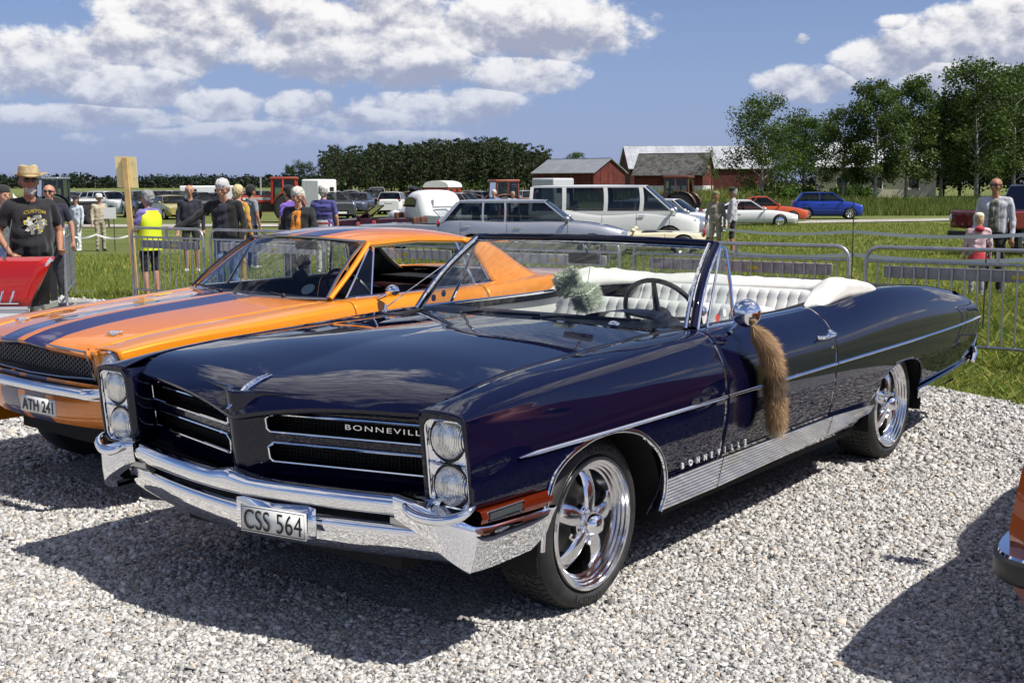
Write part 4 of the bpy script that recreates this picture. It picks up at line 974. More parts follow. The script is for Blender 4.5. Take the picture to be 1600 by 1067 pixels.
    b=MB(); b.grid([[(.73-.05*abs(t)**2,t*.80,.645),(.745-.06*abs(t)**2,t*.80,.60),(.745-.08*abs(t)**2,t*.79,.52),(.725-.10*abs(t)**2,t*.77,.44),(.70-.12*abs(t)**2,t*.75,.408),(.62-.1*abs(t)**2,t*.74,.402)] for t in np.linspace(-1,1,61)]); b.build('front_valance',STR,root)
    px=lambda y:.835-.02*(y/.5)**2
    pl=empty('licence_plate',(0,0,0),0,root); yA,yB=.165,.485
    MB().add([(px(yA),yA,.485),(px(yB),yB,.485),(px(yB),yB,.565),(px(yA),yA,.565)],[(0,1,2,3)]).build('plate',MATS['plate_white'],pl,solid=.004)
    tx=textmesh('ATH 241',.07,.0006,1.05,.0015); mn=min(v[0] for v in tx.V); Lw=max(v[0] for v in tx.V); hz=max(v[1] for v in tx.V)
    tx.V=[(px(yA)+.003+v[2]+(px(yB)-px(yA))*(v[0]-mn)/(Lw-mn),yA+.02+(v[0]-mn)*(yB-yA-.04)/(Lw-mn),.497+v[1]*.056/hz) for v in tx.V]; tx.build('plate_lettering',MATS['plate_black'],pl,smooth=0)
    # cowl + windshield
    base=lambda t:np.array((-.56-.19*abs(t)**2.2,t*.665,.962-.004*abs(t))); top=lambda t:np.array((-1.02-.125*abs(t)**2.2,t*.545,1.283-.022*t*t))
    ts=np.linspace(-1,1,25); vs=np.linspace(0,1,11)
    wsp=lambda t,v:base(t)*(1-v)+top(t)*v+np.array((.02,0,.01))*math.sin(math.pi*v)
    MB().grid([[wsp(t*.98,v) for v in vs] for t in ts]).build('windshield',GLASS,root,smooth=60)
    b=MB(); b.grid([[(-.555-.16*abs(t)**2,t*.665,.945),(-.60-.18*abs(t)**2,t*.675,.952),(-.72-.18*abs(t)**2,t*.70,.945)] for t in ts]); b.build('cowl',ORANGE,root)
    b=MB(); b.tube([wsp(t,0)+np.array((.008,0,0)) for t in ts],.008,6); b.tube([wsp(t,1)+np.array((.008,0,0)) for t in ts],.008,6)
    for s in (1,-1): b.tube([wsp(s,v)+np.array((.012,s*.002,.004)) for v in vs],.010,6)
    b.build('windshield_trim',mat('dark_chrome',(.35,.35,.38),.12,1.0),root)
    for (p0,p1,p2) in (((-.62,.42,.972),(-.63,.20,.990),(-.60,-.03,.985)),((-.585,-.14,.972),(-.62,-.36,.99),(-.64,-.55,.99))):
        b=MB(); b.tube([p0,p1,p2],[.007,.006,.005],6); b.sph(p0,.014); b.build('wiper',BLACK,root)
    # roof
    def edge(x): return .565-.02*max(0,(-1.15-x)*0)-.03*max(0,(-x-1.9)/.3)
    rows=[]
    for u in np.linspace(0,1,22):
        row=[]
        for t in np.linspace(-1,1,29):
            x0=-1.015-.125*abs(t)**2.2; x1=-2.10-.06*abs(t)**2; x=x0+(x1-x0)*u; zt=spl((0,1.292),(.25,1.322),(.55,1.330),(.8,1.312),(1,1.275))(u); at=abs(t)
            row.append((x,t*(.585-.025*(1-u)),zt-.052*at**3.0-.012*at**8))
        rows.append(row)
    MB().grid(rows,flip=True).build('roof',[STR,DARK],root,smooth=50,solid=.02)
    for s in (1,-1):
        a=[np.array((-.75,s*.672,.958)),np.array((-.95,s*.622,1.10)),np.array((-1.145,s*.562,1.252))]
        b=MB(); b.tube(curve(a,8),.018,8,flat=(1.1,.8)); b.build('pillar',ORANGE,root,smooth=60)
        b=MB(); b.tube([(-1.14,s*.568,1.244),(-1.5,s*.588,1.262),(-1.9,s*.592,1.246),(-2.0,s*.60,1.22)],.012,8); b.build('drip_rail',ORANGE,root)
        b=MB(); b.tube([(-1.15,s*.578,1.232),(-1.5,s*.598,1.248),(-1.88,s*.602,1.232),(-1.97,s*.615,1.19),(-2.06,s*.68,.99)],.006,6); b.build('window_trim',CHROME,root)
        # sail panel
        rows=[]
        f0=curve([(-1.90,s*.588,1.262),(-1.985,s*.612,1.18),(-2.04,s*.66,1.06),(-2.075,s*.712,.965)],12); f1=curve([(-2.14,s*.545,1.255),(-2.27,s*.60,1.17),(-2.43,s*.645,1.06),(-2.60,s*.69,.975)],12)
        for f in np.linspace(0,1,8): rows.append([p*(1-f)+q*f+np.array((0,s*.016*math.sin(math.pi*f),0)) for p,q in zip(f0,f1)])
        MB().grid(rows,flip=(s>0)).build('sail_panel',[ORANGE,DARK],root,smooth=50,solid=.015)
        w=empty('side_window',(0,0,0),0,root)
        MB().add([(-.84,s*.705,.955),(-1.02,s*.706,.957),(-1.16,s*.592,1.228),(-1.12,s*.585,1.222)],[(0,1,2,3)]).build('vent_glass',GLASS,w)
        b=MB(); b.tube([(-1.03,s*.706,.955),(-1.155,s*.594,1.228)],.008,6); b.tube([(-.84,s*.707,.957),(-1.12,s*.590,1.222)],.006,6); b.tube([(-.84,s*.707,.957),(-1.4,s*.712,.962),(-2.06,s*.712,.975)],.008,6); b.tube([(-1.84,s*.606,1.235),(-1.90,s*.710,.972)],.009,6); b.build('window_frame',CHROME,w)
        MB().add([(-1.86,s*.708,.965),(-2.05,s*.708,.968),(-1.97,s*.612,1.20),(-1.86,s*.602,1.236)],[(0,1,2,3)]).build('quarter_glass',GLASS,w)
        b=MB(); b.sph((-1.02,s*.90,1.0),(.035,.05,.035)); b.tube([(-1.0,s*.80,.95),(-1.02,s*.88,.985)],.01,6); b.build('door_mirror',CHROME,root)
        for cx in (0,-2.74): wheel(.19,.32,.2,root,cx,s*.80,s,'cover')
    MB().grid([[(-2.14-.48*v,t*(.53+.12*v),1.262-.03*abs(t)**2-.27*v+.03*math.sin(math.pi*v)) for v in np.linspace(0,1,8)] for t in np.linspace(-1,1,13)],flip=True).build('rear_window',GLASS,root,smooth=60)
    b=MB(); b.grid([[(x,t*(float(gy(x))+.0),float(gz(x))-.004+.014*(1-t*t)) for t in np.linspace(-1,1,21)] for x in np.linspace(-2.58,-3.60,18)],flip=True); b.build('trunk_lid',STR,root)
    b=MB(); b.grid([[(-3.60,y,.94),(-3.64,y,.75),(-3.60,y,.5),(-3.5,y,.35)] for y in np.linspace(-.78,.78,9)]); b.build('tail_panel',ORANGE,root)
    # interior
    it=empty('interior',(0,0,0),0,root); MR=mat('maroon_vinyl',(.035,.008,.010),.45)
    b=MB(); b.grid([[(-.66-.12*abs(t)**2,t*.66,.945),(-.95,t*.68,.935),(-1.0,t*.68,.86),(-.95,t*.68,.6)] for t in np.linspace(-1,1,13)]); b.build('dashboard',mat('dash_black',(.012,.012,.013),.5),it)
    b=MB(); b.box(-2.4,-.6,-.70,.70,.42,.46); b.build('floor',DARK,it)
    for y in (-.36,.36):
        b=MB(); b.grid([[(-1.62-.12*v-.05*math.sin(math.pi*max(0,v))*0,y+w,.5+.46*v-.03*abs(w/.26)**3) for v in np.linspace(0,1,7)]+[(-1.84,y+w,.94-.03*abs(w/.26)**3),(-1.86,y+w,.5)] for w in np.linspace(-.26,.26,9)]); b.box(-1.65,-1.15,y-.26,y+.26,.46,.60); b.build('front_seat',MR,it)
    b=MB(); b.box(-2.32,-2.18,-.62,.62,.5,.90); b.build('rear_seat',MR,it,bevel=.03)
    b=MB(); b.box(-2.62,-2.30,-.62,.62,.93,.95); b.build('parcel_shelf',mat('shelf_black',(.01,.01,.01),.7),it)
    sw=MB(); sw.tube([(-1.18+.10*math.sin(a),.36+.19*math.cos(a),.93+.16*math.sin(a)) for a in np.linspace(0,2*math.pi,28,endpoint=False)],.011,6,closed=True); sw.tube([(-1.18,.17,.93),(-1.16,.36,.92),(-1.18,.55,.93)],.01,6); sw.build('steering_wheel',BLACK,it)
    b=MB(); b.box(-1.14,-1.12,-.10,.10,1.20,1.25); b.build('rear_view_mirror',BLACK,it,bevel=.006)
    for z,y in ((1.12,.0),(1.03,-.03)):
        b=MB(); b.box(-.035,.035,-.035,.035,-.035,.035); o=b.build('hanging_dice',mat('dark_plush',(.03,.03,.05),.9),it,bevel=.012); o.location=(-1.10,y,z); o.rotation_euler=(.3,.5,.4)
    b=MB(); b.lathe([(0,0),(.042,0),(.042,.002)],20,'x',(0,0,0)); o=b.build('window_sticker',mat('sticker_pale',(.5,.62,.66),.5),root); o.location=(-.735,.50,1.005); o.rotation_euler=(0,-.85,.25)
    return root
mustang()
# ---------------------------------------------------------------- the other vehicles
def gcar(name,label,loc,rz,col,L=4.5,Wd=1.78,Hh=1.45,prof='sedan',group=None,cat='car',detail=1,metal=.3,roofcol=None,wheelstyle='spoke',drop=0,lights='both',plates=True,glass=None,noscreen=False):
    """generic road car: x forward, origin under the centre; profile numbers are fractions of L from the nose"""
    P=paint('paint_%s'%name if isinstance(col,str) else 'paint_%.3f_%.3f_%.3f'%tuple(col),col,.15,metal,.35)
    PR=P if roofcol is None else paint('paint_%.3f_%.3f_%.3f'%tuple(roofcol),roofcol,.1,.1,.4)
    G=glass or glassmat('car_glass',(.42,.47,.48),.01,.55)
    root=empty(name,loc,rz); tag(root,label,cat,group)
    h=Hh; w=Wd/2
    pr={ # nose z, cowl (f,z), ws top f, roof rear f, backlight base f, deck z, tail z
     'sedan':(.50,.29,.64,.43,.70,.86,.66,.62),'hatch':(.50,.27,.66,.42,.86,.955,.66,.62),'wagon':(.48,.29,.64,.43,.88,.965,.66,.60),'coupe':(.44,.32,.62,.48,.66,.86,.64,.58),
     'suv':(.56,.27,.68,.40,.90,.97,.68,.64),'van':(.47,.135,.575,.315,.975,.985,.57,.5),'cabrio':(.50,.31,.64,.44,.44,.62,.66,.62)}[prof]
    nz,cf,cz,wf,rf,bf,dz,tzz=pr; X=lambda f:L/2-f*L
    belt=spl((0,nz*h),(.04,(nz+.04)*h),(cf*.6,(cz-.035)*h),(cf,cz*h),((cf+bf)/2,cz*h*1.015),(bf,dz*h*1.01),(min(.985,bf+.1) if bf<.88 else .99,dz*h),(1.0,tzz*h))
    wid=spl((0,.74*w),(.02,.86*w),(.07,.95*w),(.2,.99*w),(.5,w),(.85,.985*w),(.95,.93*w),(.985,.84*w),(1,.72*w))
    fs=sorted(set([0,.006,.015,.03,.05]+list(np.linspace(.07,.93,34))+[.95,.97,.985,.995,1])); rows=[]
    zb=.20+drop*0
    for f in fs:
        zt=float(belt(f)); ww=float(wid(f)); e=max(0,1-min(f,1-f)/.03); b0=zb+.10*e
        half=[(ww*.86,b0),(ww*.95,b0+.06),(ww*.985,b0+.16),(ww,.42*zt+.58*b0+.02),(ww*.992,zt-.19),(ww*.965,zt-.09),(ww*.93,zt-.03),(ww*.86,zt-.002),(ww*.6,zt+.012),(0,zt+.02)]
        rows.append([(X(f),y,z) for y,z in half]+[(X(f),-y,z) for y,z in reversed(half[:-1])])
    rt=.31*h/1.45 if prof!='suv' else .345; rt=max(.29,min(.36,rt)); fx=X(.185 if prof!='van' else .17); rx=X(.80 if prof!='van' else .77)
    B=MB().grid(rows); B.F.append(tuple(range(19))[::-1]); B.mi.append(0); B.F.append(tuple((len(fs)-1)*19+i for i in range(19))); B.mi.append(0)
    for cx in (fx,rx):
        B=B.clip(lambda A:np.where(np.abs(A[:,1])>w*.5,np.hypot(A[:,0]-cx,(A[:,2]-rt)*1.0)-(rt+.045),1))
    body=B.build('body',P,root,smooth=32)
    ub=MB(); ub.box(X(.93),X(.06),-w*.70,w*.70,.17,.5*h*.8); ub.build('underbody',DARK,root)
    # greenhouse
    yb=w*.875; yt=w*.70; zt=h-.03
    if prof!='cabrio':
        Xa,Xb,Xc,Xd=X(cf),X(wf),X(rf),X(bf); za=float(belt(cf))-.02; zd=float(belt(bf))-.02
        g=empty('greenhouse',(0,0,0),0,root)
        if prof=='van': yb=w*.95; yt=w*.84
        def side(f,v):
            xb_=Xa+(Xd-Xa)*f; xt=Xb+(Xc-Xb)*f; zlo=za+(zd-za)*f-.02; zhi=zt-.02; vv=v
            x=xb_+(xt-xb_)*vv; y=yb+(yt-yb)*vv+.02*math.sin(math.pi*vv); return (x,y,zlo+(zhi-zlo)*vv)
        S=MB().grid([[side(f,v) for v in np.linspace(0,1,7)] for f in np.linspace(0,1,15)])
        for s in (S,S.mirror()): s.build('side_glass',G,g,smooth=40)
        def cross(p0,p1,bulge,nm):
            MB().grid([[(p0[0]+(p1[0]-p0[0])*v+bulge*(1-t*t),t*(p0[1]+(p1[1]-p0[1])*v),p0[2]+(p1[2]-p0[2])*v+abs(bulge)*.15*math.sin(math.pi*v)) for v in np.linspace(0,1,6)] for t in np.linspace(-1,1,9)],flip=bulge<0).build(nm,G,g,smooth=50)
        cross((Xa,yb,za),(Xb,yt,zt-.015),.10,'windshield'); cross((Xd,yb,zd),(Xc,yt,zt-.015),-.06,'rear_window')
        R=MB().grid([[(Xb+.05*(1-t*t)+(Xc-Xb-.05*(1-t*t))*u,t*(yt+.012),zt-.012+.04*(1-t*t)**.8+.022*math.sin(math.pi*u)) for t in np.linspace(-1,1,13)] for u in np.linspace(0,1,12)],flip=True); R.build('roof',PR,g,smooth=50,solid=.015)
        zs=float(belt((cf+bf)/2))
        for fi in ((.30,.62) if prof!='van' else (.12,.36,.58,.80)):
            for sy in (-1,1):
                q=MB(); xx=Xa+(Xd-Xa)*(fi+.12); q.box(xx-.10,xx,sy*w*.40-.23,sy*w*.40+.23,zs-.1,zs+.16); q.box(xx-.10,xx-.03,sy*w*.40-.12,sy*w*.40+.12,zs+.18,zs+.34); q.build('seat',mat('seat_grey',(.03,.03,.033),.8),g,bevel=.03)
        def strip(f0,f1,name,wd=.06,v0=0.0,v1=1.0,off=.006):
            for s in (1,-1):
                rows=[]
                for v in np.linspace(v0,v1,6):
                    p=np.array(side(f0+(f1-f0)*v,v)); rows.append([(p[0]-wd/2,s*(p[1]+off),p[2]),(p[0]+wd/2,s*(p[1]+off),p[2])])
                MB().grid(rows,flip=(s>0)).build(name,P,g,smooth=0,solid=.01)
        strip(0,0,'front_pillar',.055); strip(1,1,'rear_pillar',.13 if prof in('sedan','coupe') else .10)
        def upright(x,nm,wd): strip((Xa-x)/(Xa-Xd),(Xb-x)/(Xb-Xc),nm,wd)
        if prof=='coupe': strip(.70,.66,'centre_pillar',.04)
        elif prof=='van':
            for x_ in (Xb-.12,Xb-1.18,Xb-2.42): upright(x_,'centre_pillar',.12)
        else:
            upright((Xb+Xc)/2+.02*L,'centre_pillar',.05); upright(Xc+.62,'quarter_pillar',.05) if prof in('wagon','suv') else None
        for s in (1,-1):
            rows=[[ (p[0],s*(p[1]+.007),p[2]-.02),(p[0],s*(p[1]+.007),p[2]+.03)] for p in [side(f,1) for f in np.linspace(0,1,10)]]
            MB().grid(rows,flip=(s>0)).build('roof_rail',P,g,smooth=0,solid=.01)
            if prof=='van':
                rows=[[ (p[0],s*(p[1]+.007),p[2]-.02),(p[0],s*(p[1]+.005),p[2]+.10)] for p in [side(f,0) for f in np.linspace(0,1,10)]]
                MB().grid(rows,flip=(s>0)).build('belt_panel',P,g,smooth=0,solid=.01)
    else:
        g=empty('windshield_frame' if not noscreen else 'cockpit_rim',(0,0,0),0,root); Xa,Xb=X(cf),X(wf); za=float(belt(cf))-.01; zt=h-.02
        if not noscreen: MB().grid([[(Xa+(Xb-Xa)*v+.08*(1-t*t),t*(yb+(yt-yb)*v),za+(zt-za)*v) for v in np.linspace(0,1,5)] for t in np.linspace(-1,1,9)]).build('windshield',GLASS if detail>1 else G,g)
        if noscreen: zt=za+.03
        b=MB(); b.tube([(Xa,-yb,za),(Xb,-yt,zt)]+[(Xb+.08*(1-t*t),t*yt,zt) for t in np.linspace(-.8,.8,7)]+[(Xb,yt,zt),(Xa,yb,za)],.022,6); b.build('frame',P,g)
        b=MB(); b.box(X(.70),X(.42),-w*.8,w*.8,.3,float(belt(.5))+.026); b.build('cockpit',BLACK,root)
        for y in ((-.36,.36) if not noscreen else ()):
            b=MB(); b.box(X(.60),X(.57),y-.24,y+.24,.5,float(belt(.5))+.20); b.build('seat',mat('brown_leather',(.12,.05,.03),.5),root,bevel=.04)
    # lamps, bumpers, plates
    zl=nz*h
    for s in (1,-1):
        b=MB(); b.sph((X(.028),s*w*.70,zl-.02),(.07,w*.17,.07 if prof!='coupe' else .045),10,6); b.build('headlight',mat('lamp_clear',(.62,.64,.66),.08,.5,1.0),root)
        b=MB(); b.sph((X(.985),s*w*.76,tzz*h+.02),(.05,w*.13,.09),10,6); b.build('tail_light',mat('lamp_red',(.30,.008,.008),.12,0,1.0),root)
        b=MB(); c=X(cf)-.10; zz=float(belt(cf)); b.sph((c,s*(w+.09),zz+.08),(.07,.09,.065),10,6); b.bar((c,s*w*.9,zz),(c,s*(w+.06),zz+.05),.05,.03); b.build('door_mirror',P,root)
        for f0 in ((cf+.02,(cf+bf)/2-.005,bf-.10) if prof not in('coupe','cabrio','van') else ((cf+.03,cf+.32) if prof!='van' else (.17,.36,.56))):
            x=X(f0); ww=float(wid(f0)); zt_=float(belt(f0)); b=MB(); b.tube([(x,s*(ww*.982+.002),.34),(x,s*(ww+.001),.42*zt_+.14),(x,s*(ww*.993+.001),zt_-.19),(x,s*(ww*.966+.001),zt_-.09),(x,s*(ww*.93+.002),zt_-.03)],.004,4); b.build('door_seam',DARK,root)
        for f0 in (((cf+bf)/2-.06,bf-.13) if prof not in('coupe','cabrio','van') else (cf+.28 if prof!='van' else .33,)):
            x=X(f0); ww=float(wid(f0)); b=MB(); zz=float(belt(f0))-.15; b.bar((x-.09,s*(ww+.012),zz),(x+.09,s*(ww+.012),zz),.02,.028); b.build('door_handle',P if detail<2 else CHROME,root,bevel=.006)
    b=MB(); b.bar((X(.002)+.012,-.42*w,.52*zl),(X(.002)+.012,.42*w,.52*zl),.03,.16*h*.6); b.build('front_grille',BLACK,root)
    if plates:
        for xx,zz in ((X(0)+.03,.42*zl+.02),(X(1)-.015,tzz*h-.10)):
            b=MB(); b.bar((xx,-.25,zz),(xx,.25,zz),.012,.11); b.build('licence_plate',MATS['plate_white'],root)
    for cx in (fx,rx):
        for s in (1,-1): wheel(rt*.66,rt,.2,root,cx,s*(w-.02),s,wheelstyle,nsp=7 if wheelstyle=='spoke' else 5)
    return root
def ground_at(px,Y): 
    p=atpx(px,300,Y); return (p.x,Y,float(tz(p.x,Y))-.03)
FLAT=0
# -- row just behind the barrier
x,y,z=ground_at(832,30.5); gcar('estate_car','silver estate car with long roof parked beside the white minibus',(x,y,z+.02),math.radians(-4),(.46,.47,.50),4.70,1.84,1.47,'wagon',detail=2,metal=.75)
x,y,z=ground_at(905,37.5); VAN=(x,y,z)
gcar('minibus','white passenger minibus with long side windows behind the silver estate car',(x+1.1,y,z),math.radians(-10),(.72,.72,.70),5.15,1.84,1.94,'van',cat='van',detail=2,metal=0,wheelstyle='cover')
x,y,z=ground_at(1018,33); gcar('cream_roadster','low pale cream open car seen just above the blue windshield frame',(x,y,z-.02),math.radians(172),(.70,.63,.44),2.9,1.5,1.0,'cabrio',metal=0,wheelstyle='cover',noscreen=True)
x,y,z=ground_at(606,43); gcar('maroon_convertible','dark maroon open-top car with split windshield beyond the orange coupe',(x,y,z),math.radians(172),(.045,.010,.016),4.9,1.8,1.28,'cabrio',detail=2,metal=.2)
x,y,z=ground_at(668,36); gcar('silver_convertible','silver grey open-top car with raked windshield in front of the white pickup cab',(x+.1,y,z),math.radians(-14),(.36,.37,.39),4.2,1.76,1.26,'cabrio',detail=2,metal=.7)
# right-hand group
x,y,z=ground_at(1095,46); gcar('white_hatchback','white hatchback nosing out beside the two standing men',(x-1.2,y,z-.02),math.radians(-22),(.70,.71,.72),4.2,1.76,1.45,'hatch',metal=0)
x,y,z=ground_at(1085,41); gcar('silver_hatchback','pale silver car half hidden behind the minibus front',(x-1.3,y,z),math.radians(-25),(.42,.43,.45),4.1,1.74,1.44,'hatch',metal=.6)
x,y,z=ground_at(1170,58); gcar('white_coupe','low white coupe with grey steel wheels in front of the orange saloon',(x,y,z-.04),math.radians(-8),(.74,.74,.73),4.5,1.74,1.27,'coupe',metal=0,wheelstyle='cover')
x,y,z=ground_at(1205,64.5); gcar('orange_saloon','orange red coupe parked behind the white coupe',(x-.3,y,z-.03),math.radians(-10),(.52,.085,.020),4.4,1.72,1.36,'coupe',metal=.1)
x,y,z=ground_at(1292,69); gcar('blue_hatchback','bright blue small hatchback with black roof at the end of the row',(x,y,z),math.radians(-9),(.012,.045,.33),3.84,1.74,1.50,'hatch',roofcol=(.012,.012,.014),metal=.3)
# pickup with dark cab and red tailgate at the far right
def pickup():
    x,y,z=ground_at(1528,31.0); root=empty('pickup_truck',(x+2.45,y+1.4,z),math.radians(30)); tag(root,'dark blue pickup truck with dark red load bed behind the man in the grey hoodie','pickup truck')
    DB=paint('paint_midnight',(.010,.012,.035),.2,.3,.35); DR=paint('paint_darkred',(.13,.008,.012),.2,.2,.35)
    b=MB(); b.box(-2.75,-.95,-.92,.92,.72,1.18); b.build('load_bed',DR,root,bevel=.05)
    b=MB(); b.box(-2.79,-2.74,-.80,.80,.78,1.14); b.build('tailgate',DR,root,bevel=.02)
    b=MB(); b.prism([(-.95,.60),(2.6,.60),(2.62,1.05),(2.45,1.14),(1.25,1.20),(-.95,1.20)],'y',-.94,.94); b.build('cab_body',DB,root,bevel=.05)
    b=MB(); b.add([(-.92,-.86,1.20),(1.28,-.86,1.20),(.62,-.72,1.82),(-.72,-.72,1.84),(-.92,.86,1.20),(1.28,.86,1.20),(.62,.72,1.82),(-.72,.72,1.84)],[(0,1,2,3),(7,6,5,4),(3,2,6,7),(0,3,7,4),(1,5,6,2)]); b.build('cab_roof',DB,root,bevel=.05)
    for s in (1,-1):
        for x0,x1,t0,t1 in ((-.80,.12,-.66,.10),(.20,1.12,.18,.58)):
            MB().add([(x0,s*.866,1.24),(x1,s*.866,1.24),(t1,s*.742,1.77),(t0,s*.742,1.77)],[(0,1,2,3)]).build('side_window',mat('pale_glass',(.20,.22,.23),.04,0,.6,.01,.8) if x0>0 else DGLASS,root,solid=.01)
        b=MB(); b.sph((-2.78,s*.86,.98),(.03,.05,.10)); b.build('tail_light',mat('lamp_clear',(.62,.64,.66),.08,.5,1.0),root)
        for cx in (-1.9,1.75): wheel(.24,.40,.25,root,cx,s*.84,s,'spoke')
        b=MB(); b.lathe([(.46,-.02),(.46,.03),(.40,.03)],24,'y',(1.75,s*.93,.42)); b.build('arch_flare',BLACK,root)
    b=MB(); b.box(-2.92,-2.78,-.85,.85,.52,.66); b.build('rear_bumper',BLACK,root,bevel=.03)
    b=MB(); b.tube([(-.35,-.5,1.84),(-.35,-.5,1.98),(-.30,-.42,1.99)],.03,8); b.tube([(-.35,.5,1.84),(-.35,.5,1.98),(-.3,.42,1.99)],.03,8); b.bar((-.35,-.55,1.88),(-.35,.55,1.88),.05,.04); b.build('roof_lamp_bar',CHROME,root)
    b=MB(); b.box(-2.5,2.4,-.55,.55,.45,.75); b.build('chassis',DARK,root)
pickup()
# white round-shouldered pickup cab
def oldcab():
    x,y,z=ground_at(672,42); root=empty('vintage_pickup',(x+.1,y+.6,z+.12),math.radians(122)); tag(root,'white rounded vintage pickup cab seen from behind beyond the silver convertible','pickup truck')
    WP=paint('paint_cabwhite',(.76,.76,.74),.1,0,.4)
    rows=[]
    for z_,a,b_ in ((.55,.86,.74),(.9,.88,.76),(1.15,.87,.74),(1.35,.82,.68),(1.50,.76,.60),(1.60,.66,.50),(1.665,.48,.36),(1.69,.2,.15)):
        rows.append([(.1+b_*math.copysign(abs(math.cos(t))**.45,math.cos(t)),a*math.copysign(abs(math.sin(t))**.45,math.sin(t)),z_) for t in np.linspace(0,2*math.pi,33)[:-1]])
    b=MB(); b.loft(rows,True); b.build('cab',WP,root,smooth=50)
    b=MB(); b.box(-.67,-.60,-.36,.36,1.17,1.44); b.build('rear_window',DGLASS,root,bevel=.05)
    b=MB(); b.box(-.69,-.66,-.40,.40,1.13,1.48); b.build('window_seal',WP,root,bevel=.05)
    for s in (1,-1):
        b=MB(); b.prism([(-.25,1.10),(.62,1.10),(.50,1.42),(.0,1.46),(-.22,1.40)],'y',s*.80,s*.885); b.build('side_window',DGLASS,root,bevel=.02)
        b=MB(); b.sph((1.6,s*.72,.62),(.55,.22,.36)); b.build('front_fender',WP,root)
        for cx in (1.6,-1.3): wheel(.21,.35,.2,root,cx,s*.75,s,'cover')
    b=MB(); b.sph((1.3,0,.85),(1.0,.5,.36)); b.build('hood',WP,root)
    b=MB(); b.box(-2.2,-.72,-.85,.85,.50,.85); b.build('load_bed',WP,root,bevel=.04)
oldcab()
# red car at the left edge
def redcar():
    root=empty('red_finned_car',(-3.95,10.45,0),math.radians(2)); tag(root,'red and white 1950s car corner with chrome hash marks at the left edge','car')
    RED=paint('paint_red',(.42,.012,.010),.15,.1,.35); WP=paint('paint_white',(.75,.76,.75),.1,0,.35)
    # flank: x backwards to the left; end overhangs at the top
    rows=[]
    for x in np.linspace(0,-4.6,40):
        f=-x/4.6; zt=.985-.03*f-.10*max(0,f-.6); row=[]
        for z,y,xo in ((.565,-.03,-.20),(.66,-.012,-.165),(.78,.0,-.10),(.90,.006,-.035),(.955,.03,-.008),(zt,.09,.0),(zt+.004,.16,-.05),(zt-.03,.3,-.18),(zt-.05,.5,-.42)):
            row.append((x+xo if x>-.4 else x-.4*0+xo*max(0,1-f*8),y,z))
        rows.append(row)
    MB().grid(rows,flip=True).build('flank',RED,root,smooth=40,solid=.01)
    b=MB(); b.box(-4.5,-.23,-.035,.06,.455,.548); b=b.clip(lambda A:-.20-.35*(.56-A[:,2])-A[:,0]); b.build('white_side_panel',WP,root)
    b=MB(); b.box(-4.5,-.205,-.05,.03,.545,.572); b.build('side_moulding',CHROME,root,bevel=.008)
    for k in range(4):
        x=-.335-k*.092; b=MB(); b.tube([(x-.03,-.022,.60),(x,-.014,.685)],[.010,.012],6); b.sph((x,-.012,.69),.014); b.build('hash_mark',CHROME,root)
    b=MB(); b.bar((-.29,-.03,.595),(-.66,-.03,.595),.008,.010); b.build('hash_base',CHROME,root)
    b=MB(); b.add([(-.19,.0,.57),(-.03,.012,.90),(0,.05,.965),(-.02,.05,.96),(-.06,.10,.90),(-.12,.22,.57)],[(0,1,2,3,4,5)]); b.build('fender_end',DARK,root,solid=.01)
    b=MB(); b.tube([(-.008,.03,.975),(-.05,.022,.925),(-.10,.02,.86)],[.02,.014,.006],8); b.build('headlamp_rim',CHROME,root)
    b=MB(); b.grid([[(-.14-.17*f,.04+.8*f,z) for z in (.575,.70,.84,.93)] for f in np.linspace(0,1,6)],flip=False); b.build('front_panel',RED,root)
    b=MB(); b.box(-.30,-.16,.12,.60,.505,.565); b.build('indicator_lens',mat('clear_lens',(.5,.5,.46),.15,.4,1.0),root,bevel=.01)
    b=MB(); b.box(-.34,-.10,.10,1.0,.475,.50); b.build('bumper',CHROME,root,bevel=.01)
    b=MB(); b.tube([(-.42,.05,.975),(-.405,.05,1.0)],.014,8); b.tube([(-.405,.05,1.0),(-.34,.06,1.31)],[.005,.003],6); b.build('aerial',mat('dark_chrome',(.35,.35,.38),.12,1.0),root)
    b=MB(); b.box(-4.4,-.5,.1,1.6,.3,.9); b.build('body_core',DARK,root)
    b=MB(); rows=[[(-.66-.5*f,.5+.9*f,.93+.12*math.sin(f*2)),( -.9-.5*f,.5+.9*f,1.02+.05*f),(-1.4,.5+.9*f,1.03)] for f in np.linspace(0,1,6)]; b.grid(rows,flip=True); b.build('hood',RED,root)
    for cx in (-.95,-3.6): wheel(.19,.34,.2,root,cx,.06,-1,'cover')
redcar()
